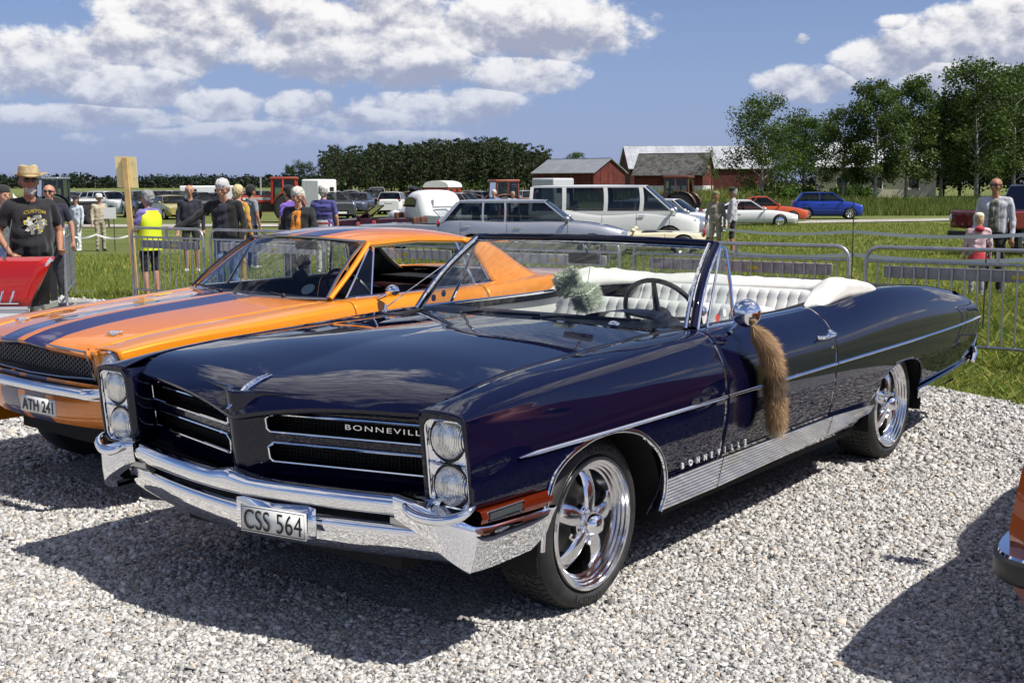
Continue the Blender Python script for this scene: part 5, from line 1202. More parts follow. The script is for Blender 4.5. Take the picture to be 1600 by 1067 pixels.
# orange car whose corner and shadow enter at the right
def rightcar():
    ang=PON[2]; h=np.array((math.cos(ang),math.sin(ang))); n=np.array((-h[1],h[0]))   # left of heading
    c=np.array((1.505,3.71))+h*.05+n*.86; 
    root=empty('orange_compact_car',(c[0],c[1],0),ang); tag(root,'orange car entering at the right edge with a black rubber bumper','car')
    OR=paint('paint_orange2',(.46,.085,.008),.15,.1,.35)
    rows=[]
    w=.80
    top=spl((0,.86),(.05,.92),(.5,.95),(1.15,.97),(1.75,1.34),(2.4,1.40),(3.0,1.34),(3.5,1.0),(3.9,.86),(4.05,.7)); wd=spl((0,.75),(.05,.80),(.2,.825),(2,.82),(3.8,.78),(4.05,.66))
    for f in np.linspace(0,4.05,48):
        zt=float(top(f)); ww=float(wd(f)); zs=min(zt,.93); g=max(0,zt-.95)
        half=[(ww*.9,.24),(ww*.98,.34),(ww,.52),(ww*.965,zs-.22),(ww*.915,zs-.07),(ww*.84,zs)]+([(ww*.76,zs+g*.5),(ww*.64,zt-.03),(ww*.45,zt),(0,zt+.02)] if g>.02 else [(ww*.8,zs+.008),(ww*.7,zs+.012),(ww*.5,zs+.016),(0,zs+.02)])
        rows.append([(-f,y,z) for y,z in half]+[(-f,-y,z) for y,z in reversed(half[:-1])])
    B=MB().grid(rows); B.F.append(tuple(range(19))[::-1]); B.mi.append(0)
    for cx in (-.72,-3.2): B=B.clip(lambda A:np.where(np.abs(A[:,1])>.4,np.hypot(A[:,0]-cx,A[:,2]-.3)-.35,1))
    B.build('body',OR,root,smooth=35)
    b=MB(); pth=curve([(-.35,-.86,0),(-.1,-.85,0),(.03,-.80,0),(.085,-.66,0),(.10,-.3,0),(.10,.3,0),(.085,.66,0),(.03,.80,0),(-.1,.85,0),(-.35,.86,0)],40)
    b.grid([[(p[0]-.05,p[1]*.94,.475),(p[0]-.006,p[1],.472),(p[0],p[1],.462)] for p in pth],flip=True); b.build('bumper_top',CHROME,root,smooth=50)
    b=MB(); b.grid([[(p[0]-.001,p[1]*.999,.464),(p[0]+.012,p[1]*1.012,.455),(p[0]+.012,p[1]*1.012,.40),(p[0],p[1],.385),(p[0]-.06,p[1]*.93,.38)] for p in pth],flip=True); b.build('bumper_strip',BLACK,root,smooth=50)
    b=MB(); b.box(-3.9,-.1,-.6,.6,.22,.62); b.build('underbody',DARK,root)
    for s in (1,-1):
        for cx in (-.72,-3.2): wheel(.19,.30,.18,root,cx,s*.78,s,'cover')
        b=MB(); b.sph((-1.30,s*.84,1.0),(.05,.08,.06)); b.tube([(-1.28,s*.74,.96),(-1.30,s*.80,.99)],.012,6); b.build('door_mirror',BLACK,root)
        b=MB(); b.lathe([(.09,0),(.075,.02),(0,.035)],20,'x',(-.03,s*.60,.63)); b.build('headlight',bpy.data.materials['headlamp_lens'],root)
rightcar()
# ---------------------------------------------------------------- barriers, tape, sign post
PLATE=mat('barrier_plate',(.30,.31,.315),.5,.2,var=.2,vscale=6); PLATER=mat('barrier_plate_rosy',(.40,.33,.32),.6,var=.25,vscale=14); PLATEW=mat('barrier_plate_pale',(.52,.52,.50),.6,var=.15,vscale=9)
YEL=mat('yellow_label',(.60,.46,.02),.5)
SHARE={}
def barrier(a,b,label,plate=PLATE,hgt=1.02,dz=0):
    a=Vector(a);b=Vector(b); L=(b-a).length; rz=math.atan2(b.y-a.y,b.x-a.x)
    root=empty('crowd_barrier',(a.x,a.y,dz),rz); tag(root,label,'barrier','crowd barriers along the gravel yard')
    r=.12; pts=[(.04,0,.02),(.04,0,hgt-r)]+[(.04+r-r*math.cos(t),0,hgt-r+r*math.sin(t)) for t in np.linspace(.3,math.pi/2,5)]
    pts+= [(L-p[0],0,p[2]) for p in reversed(pts)]
    MB().tube(pts,.019,8).build('frame',GALV,root,smooth=60)
    for z,n in ((hgt-.125,'upper_rail'),(.17,'lower_rail')): MB().tube([(.04,0,z),(L-.04,0,z)],.014,8).build(n,GALV,root,smooth=60)
    k=int((L-.1)/.105); 
    if 'bar' not in SHARE: SHARE['bar']=MB().tube([(0,0,.17),(0,0,hgt-.125)],.0085,6).mesh('bar',GALV,60)
    for i in range(1,k):
        o=bpy.data.objects.new('bar',SHARE['bar']); COL.objects.link(o); o.parent=root; o.location=(.04+(L-.08)*i/k,0,0)
    MB().tube([(L/2,0,hgt-.125),(L/2,0,hgt)],.017,8).build('stay',GALV,root)
    p=MB(); p.box(.20,L-.20,.016,.026,hgt-.275,hgt-.165); pl=p.build('name_plate',plate,root,bevel=.01)
    p=MB(); p.box(L*.55,L*.55+.10,.008,.012,hgt-.245,hgt-.215); p.build('plate_label',YEL,pl)
    for x in (.10,L-.10):
        f=MB(); f.bar((x,-.30,.012),(x,.30,.012),.05,.012); f.bar((x,0,.01),(x,0,.17),.02,.03); f.build('foot',GALV,root)
    return root
A_=np.array((-5.30,16.93)); B_=np.array((4.41,10.35)); U_=(B_-A_)/np.linalg.norm(B_-A_); pt=lambda s:(A_[0]+U_[0]*s,A_[1]+U_[1]*s)
names=['steel crowd barrier in front of the woman in the yellow vest','steel crowd barrier in front of the grey haired man in black','steel crowd barrier behind the roof of the orange coupe','steel crowd barrier seen through the convertible windshield','steel crowd barrier with rosy plate behind the white seats','steel crowd barrier at the right edge beyond the blue tail']
for i,(s0,s1) in enumerate(((0,1.52),(1.58,3.66),(3.72,5.76),(5.82,7.78),(7.88,10.20),(10.28,12.66))):
    barrier(pt(s0),pt(s1),names[i],[PLATE,PLATEW,PLATEW,PLATEW,PLATER,PLATE][i])
barrier((-6.04,16.45),(-6.62,18.4),'steel crowd barrier seen end on beside the red car',PLATE); barrier((-6.75,16.2),(-8.9,16.3),'steel crowd barrier behind the man in the straw hat',PLATE)
# stretched marking tape on thin stakes
TAPE=mat('white_tape',(.78,.78,.76),.5)
def tape(pts,name,label,w=.05):
    rows=[]
    for (a,b) in zip(pts[:-1],pts[1:]):
        for k in range(10):
            f=k/10; p=Vector(a).lerp(Vector(b),f); p.z-=.06*math.sin(math.pi*f); tw=.5*math.sin(f*9+p.x); rows.append([(p.x,p.y+w/2*math.sin(tw)*.6,p.z+w/2*math.cos(tw)),(p.x,p.y-w/2*math.sin(tw)*.6,p.z-w/2*math.cos(tw))])
    o=MB().grid(rows).build(name,TAPE); tag(o,label,'tape')
def stake(x,y,h,label):
    b=MB(); z=float(tz(x,y))-.03; b.tube([(x,y,z-.1),(x,y,z+h)],.008,6); o=b.build('fence_stake',mat('dark_stake',(.03,.03,.028),.6)); tag(o,label,'stake','thin dark stakes holding the tape')
P1=atpx(1130,358,22.0); P2=atpx(1333,362,18.0); P3=atpx(1640,365,15.2)
tape([P1,P2,P3],'barrier_tape','upper white tape stretched across the grass at the right')
Q1=atpx(1130,392,22.0); Q2=atpx(1333,398,18.0); Q3=atpx(1640,405,15.2)
tape([Q1,Q2,Q3],'barrier_tape','lower white tape stretched across the grass at the right',.06)
tape([atpx(105,366,19.5),atpx(150,366.5,19.6),atpx(206,367,19.7)],'barrier_tape','white tape closing the gap left of the wooden sign post',.03)
tape([atpx(20,305,14.5),atpx(40,306,14.8)],'barrier_tape','short white tape behind the straw hat',.05)
stake(P2.x,P2.y,1.42,'thin dark stake carrying the tape behind the right barriers'); 
p=atpx(1541,400,12.6); stake(p.x,p.y,1.05,'thin dark stake standing in the long grass behind the blue tail')
# wooden sign seen from behind
def sign():
    b0=atpx(214,466,17.2); t0=atpx(194.5,246,17.0); root=empty('wooden_sign',(b0.x,b0.y,0)); tag(root,'plain wooden notice board on a leaning timber post seen from behind','sign')
    PINE=mat('raw_pine',(.55,.37,.15),.65,var=.2,vscale=4,bump=.1,bscale=30); PLY=mat('pale_plywood',(.80,.67,.33),.6,var=.1,vscale=3)
    d=Vector((t0.x-b0.x,t0.y-b0.y,0)); top=Vector((d.x,d.y,t0.z))
    b=MB(); b.bar((0,0,-.1),top,.075,.05,up=(0,1,0)); b.build('post',PINE,root,bevel=.004)
    up=top.normalized(); c=top-up*.205; r=Vector((1,0,-.02)).normalized()
    b=MB(); vs=[]
    for sx,sz in ((-1,-1),(1,-1),(1,1),(-1,1)):
        for y in (.032,.046): vs.append(c+r*sx*.145+up*sz*.215+Vector((0,y,0)))
    b.add(vs,[(0,2,4,6),(7,5,3,1),(0,1,3,2),(2,3,5,4),(4,5,7,6),(6,7,1,0)]); b.build('board',PLY,root)
    for sx,sz in ((-.7,-.5),(.7,-.4),(-.7,.6),(.7,.6)):
        q=MB(); q.sph(c+r*sx*.145+up*sz*.215+Vector((0,.03,0)),.006,6,4); q.build('screw',GALV,root)
sign()
def notice():
    p=atpx(170,388,37); root=empty('notice_board',(p.x,p.y,float(tz(p.x,37))-.03)); tag(root,'small white notice board on two thin stakes beside the man in beige','sign')
    for x in (-.19,.19): MB().tube([(x,0,-.1),(x,0,1.38)],.014,6).build('stake',mat('dark_stake',(.03,.03,.028),.6),root)
    b=MB(); b.box(-.25,.27,-.03,-.015,.98,1.32); b.build('board',WHITE,root)
notice()
# ---------------------------------------------------------------- people
def cloth(name,col,rough=.85): return mat('cloth_'+name,col,rough,var=.22,vscale=9,bump=.25,bscale=40,sheen=.2)
SKIN=mat('skin',(.46,.24,.16),.5,var=.10,vscale=14); SKIN2=mat('skin_tanned',(.36,.17,.10),.5,var=.10,vscale=14)
def person(label,loc,yaw,h=1.75,voxel=.011,shirt=(.02,.02,.02),sleeve='short',pants=(.05,.08,.16),legs='long',skin=None,hair=(.5,.5,.5),bald=False,hairlen=0,arms=None,lean=0,headturn=0,headdown=0,belly=0,shoes=(.6,.6,.6),stance=.10,step=0.0,jacket=None,glasses=False,skirt=False,extras=None,beard=None,width=1.0,hairvol=1.0):
    s=h/1.75; mats=[]; 
    def mi(m):
        if m not in mats: mats.append(m)
        return mats.index(m)
    SK=mi(skin or SKIN); c3=lambda c:'%.3f_%.3f_%.3f'%tuple(c)
    SH=mi(cloth(c3(shirt),shirt)); PA=mi(cloth(c3(pants),pants,.9)); HA=mi(mat('hair_'+c3(hair),hair,.7,var=.3,vscale=40,bump=.5,bscale=120)); SO=mi(mat('shoe_'+c3(shoes),shoes,.6))
    JA=mi(cloth(c3(jacket),jacket)) if jacket is not None else SH
    segs=[]   # (a,b,ra,rb,scale_y,mat)
    V=Vector
    def cap(a,b,ra,rb,m,sy=1.0): segs.append((V(a)*1.0,V(b)*1.0,ra,rb,sy,m))
    w=width; ln=V((math.sin(lean),0,0)); 
    def up(z,x=0): return V((x+max(0,z-.95)*math.sin(lean),0,z))
    # legs
    LG={'long':(PA,PA,PA),'short':(PA,SK,SK),'knee':(PA,PA,SK)}[legs]
    for sd in (1,-1):
        hip=V((0,.092*w*sd,.90)); kn=V((.02+step*.5*sd,stance*sd,.49)); an=V((-.02+step*sd,(stance+.005)*sd,.09))
        cap(hip,hip.lerp(kn,.55),.092*w,.074*w,LG[0]); cap(hip.lerp(kn,.5),kn,.074*w,.056 if LG[1]==SK else .064,LG[1]); cap(kn,kn.lerp(an,.4),.055 if LG[2]==SK else .062,.052 if LG[2]==SK else .058,LG[2]); cap(kn.lerp(an,.4),an,.052 if LG[2]==SK else .058,.036 if LG[2]==SK else .052,LG[2])
        cap(an+V((-.03,0,-.045)),an+V((.15,.02*sd,-.052)),.042,.034,SO)
    if skirt: 
        for zz,rr in ((.80,.135),(.68,.165),(.60,.185)): cap(V((0,-.05,zz)),V((0,.05,zz)),rr*.8,rr*.8,PA)
    TM=JA
    PM=PA if sleeve!='dress' else SH
    cap(V((0,-.07*w,.93)),V((0,.07*w,.93)),.105*w,.105*w,PM)
    for sd in (1,-1):
        cap(V((0,.075*w*sd,.965)),up(1.12)+V((.004+belly*.3,.070*w*sd,0)),.105*w+belly*.3,.102*w+belly*.4,TM)
        cap(up(1.10)+V((belly*.3,.068*w*sd,0)),up(1.33)+V((.0,.098*w*sd,0)),.100*w+belly*.35,.094*w,TM)
        cap(up(1.30)+V((0,.10*w*sd,0)),up(1.395)+V((-.008,.140*w*sd,0)),.090*w,.066*w,TM)
        cap(up(1.425)+V((-.012,.02*sd,0)),up(1.40)+V((-.012,.15*w*sd,0)),.055,.058*w,TM)
    cap(up(1.0)+V((.01+belly*.9,0,0)),up(1.30)+V((.015+belly*.25,0,0)),.108*w+belly*.45,.098*w,TM); cap(up(1.36)+V((-.01,0,0)),up(1.44)+V((-.01,0,0)),.085,.062,TM)
    if jacket is not None:
        for yy in (-.028,.028): cap(up(1.0)+V((.074+belly*1.2,yy,0)),up(1.36)+V((.060,yy*.8,0)),.066+belly*.25,.054,SH)
    nk=up(1.45); hd=up(1.625)+V((.02+headdown*.05,0,-headdown*.03)); cap(nk,hd-V((0,0,.09)),.056,.052,SK)
    # head (turned)
    R=Matrix.Rotation(headturn,3,'Z')@Matrix.Rotation(headdown,3,'Y')
    def H(x,y,z): return hd+R@V((x,y,z))
    cap(H(-.012,0,.030),H(.012,0,.028),.088,.084,SK); cap(H(.018,0,-.045),H(.03,0,-.070),.066,.047,SK); cap(H(.045,0,-.088),H(.05,0,-.09),.030,.03,SK)
    cap(H(.088,0,.012),H(.106,0,-.022),.011,.016,SK); cap(H(.074,-.032,.028),H(.074,.032,.028),.018,.018,SK); cap(H(.082,-.018,-.055),H(.082,.018,-.055),.013,.013,SK)
    for sd in (1,-1): cap(H(-.008,.085*sd,.012),H(-.014,.088*sd,-.022),.014,.012,SK); cap(H(.055,.05*sd,-.02),H(.05,.052*sd,-.03),.024,.022,SK)
    if not bald:
        v=hairvol; cap(H(-.030,0,.048),H(.012,0,.062),.092*v,.084*v,HA); cap(H(-.048,0,.0),H(-.05,0,-.03),.078*v,.066*v,HA)
        for sd in (1,-1): cap(H(-.03,.055*sd*v,.02),H(-.035,.06*sd*v,-.02),.045*v,.036*v,HA)
        if hairlen: cap(H(-.05,-.03,-.02),H(-.065,0,-.08-hairlen),.07,.05,HA)
    elif hair is not None and not bald==2:
        cap(H(-.06,0,-.005),H(-.06,0,-.04),.052,.045,HA)
    if beard is not None: 
        BE=mi(mat('hair_'+c3(beard),beard,.7,var=.3,vscale=40)); cap(H(.055,-.02,-.085),H(.055,.02,-.085),.036,.036,BE); cap(H(.07,0,-.10),H(.066,0,-.125),.026,.018,BE)
    # arms: (shoulder handled) elbow & wrist offsets
    arms=arms or {}
    for sd,key in ((1,'L'),(-1,'R')):
        sh=up(1.40)+V((-.01,.178*w*sd,0)); d=arms.get(key,((.0,.245*w*sd,1.12),(.06,.25*w*sd,.87))); el=V(d[0]); wr=V(d[1])
        sm=JA; fm=JA if sleeve=='long' else SK
        if sleeve=='none': sm=SK
        if sleeve=='short': cap(sh,sh.lerp(el,.62),.062*w,.056,sm); cap(sh.lerp(el,.5),el,.046,.040,SK)
        else: cap(sh,el,.060*w,.047,sm)
        cap(el,wr,.045 if fm!=SK else .040,.038 if fm!=SK else .026,fm)
        f=(wr-el).normalized(); side=V((f.y,-f.x,0)); side=side.normalized() if side.length>.05 else V((1,0,0))
        if len(d)>2: f=(V(d[2])).normalized(); side=V((-f.y,f.x,0)).normalized() if abs(f.z)<.95 else V((1,0,0))
        pm=wr+f*.045; cap(wr,pm+f*.03,.025,.030,SK)
        nrm=f.cross(side); 
        for q in range(4):
            o=(q-1.5)*.019; ln_=[.070,.082,.078,.060][q]; k0=pm+f*.03+side*o; k1=k0+f*ln_*.5+nrm*.012*sd; k2=k1+f*ln_*.4+nrm*.028*sd; cap(k0,k1,.0098,.009,SK); cap(k1,k2,.009,.008,SK)
        cap(pm-f*.01+side*.026,pm+f*.03+side*.05,.0125,.010,SK); cap(pm+f*.03+side*.05,pm+f*.055+side*.052,.010,.008,SK)
    # mesh every piece, fuse with a voxel remesh
    b=MB()
    for a,c,ra,rb,sy,m in segs:
        d=(c-a); L_=d.length; t=d/L_ if L_>1e-6 else V((0,0,1)); u=V((0,0,1)) if abs(t.z)<.9 else V((1,0,0)); u=(u-t*u.dot(t)).normalized(); q=t.cross(u); rings=[]
        n=10 if ra>.02 else 7
        prof=[(-ra*math.cos(x),ra*math.sin(x)) for x in np.linspace(.25,math.pi/2,4)]+[(L_+rb*math.sin(x),rb*math.cos(x)) for x in np.linspace(0,math.pi/2-.25,4)]
        for hh,rr in prof: rings.append([a+t*hh+(u*math.cos(x)+q*math.sin(x))*rr for x in np.linspace(0,2*math.pi,n,endpoint=False)])
        b.loft(rings,True)
    me=b.mesh('tmp',SKIN,0); o=bpy.data.objects.new('tmp',me); COL.objects.link(o)
    md=o.modifiers.new('r','REMESH'); md.mode='VOXEL'; md.voxel_size=1.28*(voxel/s if s<1 else voxel); md2=o.modifiers.new('s','SMOOTH'); md2.factor=.5; md2.iterations=2
    dg=bpy.context.evaluated_depsgraph_get(); dg.update(); nm=bpy.data.meshes.new_from_object(o.evaluated_get(dg)); bpy.data.objects.remove(o); bpy.data.meshes.remove(me)
    nf=len(nm.polygons); ctr=np.zeros(nf*3); nm.polygons.foreach_get('center',ctr); ctr=ctr.reshape(-1,3); best=np.full(nf,1e9); idx=np.zeros(nf,int)
    for a,c,ra,rb,sy,m in segs:
        A=np.array(a); D=np.array(c)-A; tt=np.clip(((ctr-A)@D)/(D@D+1e-12),0,1); dist=np.linalg.norm(ctr-A-tt[:,None]*D,axis=1)-(ra+(rb-ra)*tt); k=dist<best; best[k]=dist[k]; idx[k]=m
    # creases in the clothing
    nv=len(nm.vertices); co=np.zeros(nv*3); no=np.zeros(nv*3); nm.vertices.foreach_get('co',co); nm.vertices.foreach_get('normal',no); co=co.reshape(-1,3); no=no.reshape(-1,3)
    vm=np.zeros(nv,int); li=np.zeros(len(nm.loops),np.int32); nm.loops.foreach_get('vertex_index',li); tot=np.zeros(nf,np.int32); nm.polygons.foreach_get('loop_total',tot); vm[li]=np.repeat(idx,tot)
    ph=(abs(hash(label))%97)/10.0; ph=sum(map(ord,label))%97/10.0
    wv=np.sin(co@np.array([9,5,38.])+ph+2.2*np.sin(co@np.array([13,-11,9.])+ph))+.7*np.sin(co@np.array([-21,17,27.])+2*ph+1.7*np.sin(co@np.array([8,19,-14.])))
    isc=np.isin(vm,[m for m in range(len(mats)) if mats[m].name.startswith('cloth')]); ish=np.isin(vm,[m for m in range(len(mats)) if mats[m].name.startswith('hair')])
    co+=no*(np.where(isc,.0048,0)*wv+np.where(ish,.006,0)*np.sin(co@np.array([60,75,50.])+3*np.sin(co@np.array([31,-44,37.]))))[:,None]
    nm.vertices.foreach_set('co',co.ravel())
    nm.materials.clear()
    for m in mats: nm.materials.append(m)
    nm.polygons.foreach_set('material_index',idx.astype(np.int32)); nm.polygons.foreach_set('use_smooth',np.ones(nf,bool)); 
    if s!=1: nm.transform(Matrix.Scale(s,4))
    nm.name='body'
    root=empty('person',loc,yaw); tag(root,label,'person')
    bo=bpy.data.objects.new('body',nm); COL.objects.link(bo); bo.parent=root
    hdw=hd*s
    def put_on(m,name,matr,smooth=40):
        m.V=[tuple(hdw+R@(V(v)*s)) for v in m.V]; return m.build(name,matr,root,smooth=smooth)
    if glasses:
        m=MB()
        for sd in (1,-1): m.sph((.092,.033*sd,.018),(.014,.030,.022),10,6); m.bar((.085,.06*sd,.02),(-.01,.094*sd,.02),.006,.008)
        m.bar((.10,-.02,.022),(.10,.02,.022),.006,.006); put_on(m,'sunglasses',mat('shades',(.008,.008,.009),.08,0,1.0))
    else:
        m=MB()
        for sd in (1,-1): m.sph((.084,.032*sd,.014),(.010,.014,.008),8,5)
        put_on(m,'eyes',mat('eye_dark',(.03,.02,.018),.2))
    m=MB(); m.sph((.090,0,-.058),(.008,.024,.005),8,5)
    if beard is None: put_on(m,'mouth',mat('lips',(.25,.09,.07),.5))
    if extras: extras(root,put_on,hdw,s)
    return root
def gpos(px,Y,dz=0): 
    p=atpx(px,300,Y); return (p.x,Y,float(tz(p.x,Y))-.03+dz if Y>15 else dz)
def cap_hat(col,brim=True,back=False):
    def f(root,put,hd,s):
        m=MB(); m.lathe([(.100,.045),(.102,.075),(.094,.115),(.065,.142),(.02,.152),(0,.153)],20,'z',(-.006,0,0)); 
        if brim: m.grid([[(.06+.12*math.cos(a)*f_-.02,.085*math.sin(a)*(1 if f_<.6 else 1),.052-.02*f_) for f_ in (.3,.65,1.0)] for a in np.linspace(-1.35,1.35,9)])
        put(m,'cap',cloth('cap%.2f%.2f%.2f'%col,col))
    return f
def straw_hat(root,put,hd,s):
    m=MB(); rows=[]
    for r,z in ((.185,.062),(.175,.055),(.14,.050),(.108,.056),(.104,.075),(.100,.115),(.094,.150),(.07,.168),(.03,.160),(0,.155)):
        rows.append([(r*1.08*math.cos(a)-.006,r*math.sin(a)*.95,z+(.035*abs(math.sin(a))**2 if r>.12 else 0)-(.012*math.cos(a) if r>.12 else 0)-(.022*max(0,math.cos(a*2)) if r<.08 else 0)) for a in np.linspace(0,2*math.pi,29)[:-1]])
    m.grid(rows,closev=True); put(m,'straw_hat',mat('straw',(.46,.36,.20),.8,var=.15,vscale=30,bump=.3,bscale=120)); 
    m=MB(); m.lathe([(.1085,.058),(.107,.085)],28,'z',(-.006,0,0)); m.move(lambda x,y,z:(x*1.05,y*.97,z)); put(m,'hat_band',mat('hat_band',(.30,.22,.11),.8))
def shirt_print(root,put,hd,s):
    m=MB(); rg=np.random.default_rng(5)
    tx=textmesh('CUSTOM',.052,.001,1.0,.002); mn=min(v[0] for v in tx.V); Lw=max(v[0] for v in tx.V)
    def chest(y,z): return (.118+.012+.10*max(0,1.20-z)*.6-1.5*y*y+.02,y,z)
    q=MB(); q.V=[chest(-.105+.21*(v[0]-mn)/(Lw-mn),1.315+v[1]*.8+.02*math.cos((v[0]-mn)/(Lw-mn)*3.14-1.57)) for v in tx.V]; q.V=[(a+.012,b,c) for a,b,c in q.V]; q.F=tx.F; q.mi=tx.mi; q.n=tx.n; q.V=[(x*s,y*s,z*s) for x,y,z in q.V]; q.build('shirt_print_text',mat('print_yellow',(.62,.48,.06),.7),root,smooth=0)
    cols=[mat('print_yellow',(.62,.48,.06),.7),mat('print_white',(.55,.55,.50),.7),mat('print_grey',(.22,.22,.20),.7)]
    for j,mm in enumerate(cols):
        m=MB()
        for k in range(34):
            a=rg.uniform(0,2*math.pi); r=rg.uniform(.0,1)**.5; y=.095*r*math.cos(a); z=1.215+.085*r*math.sin(a); p=np.array(chest(y,z)); p[0]+=.014+.002*j; w_,h_=rg.uniform(.008,.028),rg.uniform(.006,.016)
            m.add([(p[0],p[1]-w_,p[2]-h_),(p[0],p[1]+w_,p[2]-h_*.6),(p[0],p[1]+w_*.8,p[2]+h_),(p[0],p[1]-w_*.9,p[2]+h_*.7)],[(0,1,2,3)])
        m.V=[(x*s,y*s,z*s) for x,y,z in m.V]; o=m.build('shirt_print',mm,root,smooth=0); o['kind']='stuff'
def torso_shell(zlo,zhi,grow,name,matr,arms=.0,front_open=False):
    def f(root,put,hd,s):
        rows=[]; sec=spl((.90,.125,.185),(1.0,.128,.188),(1.1,.122,.182),(1.25,.125,.205),(1.34,.108,.212),(1.40,.09,.185),(1.46,.07,.10))
        for z in np.linspace(zlo,zhi,10):
            a,b=sec(z); row=[]
            for t in np.linspace(0,2*math.pi,29)[:-1]:
                row.append((((a+grow)*math.copysign(abs(math.cos(t))**.8,math.cos(t))+.004)*s,(b+grow)*math.copysign(abs(math.sin(t))**.8,math.sin(t))*s,z*s))
            rows.append(row)
        MB().grid(rows,closev=True).build(name,matr,root,smooth=60)
    return f
def multi(*fs):
    def f(*a):
        for g in fs: g(*a)
    return f
R_=math.radians
def face(dx,dy): return math.atan2(dy,dx)
VEST=mat('hi_vis_yellow',(.62,.72,.02),.6,emit=None)
def vest_bands(root,put,hd,s):
    for z in (1.03,1.12): torso_shell(z-.02,z+.025,.020,'reflective_band',mat('reflective',(.62,.64,.62),.35))(root,put,hd,s)
def people():
    person('man in straw hat, sunglasses and black printed T-shirt beside the red car',gpos(45,12.0),face(.62,-.78),1.76,.009,shirt=(.010,.010,.012),pants=(.12,.17,.32),belly=.055,width=1.08,glasses=True,beard=(.50,.46,.42),headturn=-.15,skin=SKIN2,hair=(.3,.28,.26),bald=True,extras=multi(straw_hat,shirt_print),arms={'R':((-.06,-.30,1.13),(.14,-.24,.93),(1,.2,-.1)),'L':((-.04,.29,1.13),(.16,.22,.95),(1,-.2,-.1))})
    person('bald man with sunglasses in a navy polo shirt behind the straw hat',gpos(77,17.4),face(.15,-1),1.66,.010,shirt=(.014,.014,.032),bald=True,hair=(.2,.15,.1),glasses=True,belly=.04,width=1.08,pants=(.03,.03,.04),arms={'L':((0,.30,1.12),(.05,.32,.90)),'R':((0,-.29,1.12),(.06,-.27,.88))})
    person('woman with dark cap and grey green top at the left edge',gpos(3,15.5),face(.9,-.5),1.62,.011,shirt=(.10,.12,.11),hair=(.03,.02,.02),hairlen=.03,extras=cap_hat((.02,.02,.02),False))
    person('woman in white trousers and striped white top walking on the far grass',gpos(118,37),face(-.4,-1),1.66,.014,shirt=(.55,.58,.66),pants=(.72,.72,.70),hair=(.02,.02,.02),step=.06,sleeve='long',shoes=(.7,.7,.7),extras=cap_hat((.015,.015,.02),True))
    person('man in beige jacket and white cap by the small notice board',gpos(154,37),face(.6,-.9),1.72,.014,shirt=(.42,.36,.26),pants=(.38,.33,.24),sleeve='long',hair=(.05,.04,.03),shoes=(.05,.05,.05),extras=cap_hat((.7,.7,.66),True))
    person('woman in bright yellow safety vest over a purple top with black shorts',gpos(231,17.6),face(-.75,.35),1.56,.009,shirt=(.16,.13,.36),sleeve='short',pants=(.012,.012,.014),legs='knee',hair=(.26,.26,.27),hairvol=1.05,glasses=True,belly=.04,width=1.12,shoes=(.10,.08,.13),stance=.12,extras=multi(torso_shell(.80,1.44,.028,'safety_vest',VEST),vest_bands),arms={'L':((.06,.26,1.14),(.24,.12,1.10)),'R':((.06,-.27,1.14),(.24,-.14,1.10))})
    person('balding man in dark navy jumper and shorts with white shoes',gpos(296,24.6),face(.25,-1),1.76,.011,shirt=(.014,.014,.028),sleeve='long',pants=(.02,.02,.022),legs='knee',bald=True,hair=(.12,.09,.07),belly=.03,shoes=(.7,.7,.7))
    person('grey haired man in open black jacket leaning a hand on the barrier',gpos(352,16.75),face(-.15,-1),1.72,.009,shirt=(.012,.012,.026),jacket=(.010,.010,.011),sleeve='long',pants=(.10,.16,.30),hair=(.50,.50,.49),headdown=.35,lean=.10,width=1.06,belly=.02,hairvol=1.04,arms={'R':((.16,-.40,1.20),(.30,-.62,1.08),(.3,-1,-.1)),'L':((.02,.27,1.12),(.12,.25,.88))})
    person('person in orange jacket and yellow vest half hidden behind the black jacket',gpos(371,21),face(.5,.8),1.68,.012,shirt=(.50,.24,.05),sleeve='long',pants=(.40,.24,.06),hair=(.55,.45,.25),extras=torso_shell(1.05,1.42,.02,'safety_vest',VEST))
    person('man in grey T-shirt and black cap facing the red tractor',gpos(391,26),face(.7,.7),1.76,.012,shirt=(.22,.23,.26),pants=(.03,.045,.10),hair=(.03,.02,.02),skin=SKIN2,extras=cap_hat((.012,.012,.012),True))
    person('person in purple shirt and dark cap behind the woman in orange',gpos(452,21),face(-.8,.5),1.66,.012,shirt=(.16,.09,.42),pants=(.03,.03,.04),hair=(.02,.02,.02),extras=cap_hat((.012,.012,.015),True))
    person('white haired woman in orange top and black jacket looking down',gpos(466,16.4),face(-.25,-1),1.60,.009,shirt=(.55,.19,.015),jacket=(.014,.014,.015),sleeve='long',pants=(.03,.03,.03),hair=(.55,.52,.46),hairvol=1.06,headturn=.1,headdown=.2,belly=.035,width=1.08,arms={'L':((.06,.27,1.13),(.25,.14,1.12)),'R':((.02,-.27,1.12),(.10,-.27,.90))})
    def stripes(root,put,hd,s):
        for i,(z,c) in enumerate(((1.36,(.10,.09,.32)),(1.28,(.02,.02,.08)),(1.20,(.10,.09,.32)),(1.12,(.03,.03,.10)),(1.045,(.65,.6,.6)),(1.005,(.40,.05,.05)),(.965,(.62,.62,.66)))):
            torso_shell(z-.026,z+.026,.010,'shirt_stripe',cloth('stripe%d'%i,c))(root,put,hd,s)
    person('man in white cap and blue striped shirt with his back turned',gpos(505,24),face(.2,1),1.72,.011,shirt=(.06,.06,.22),pants=(.45,.42,.36),hair=(.4,.38,.35),belly=.05,width=1.1,extras=multi(cap_hat((.62,.60,.52),False),stripes))
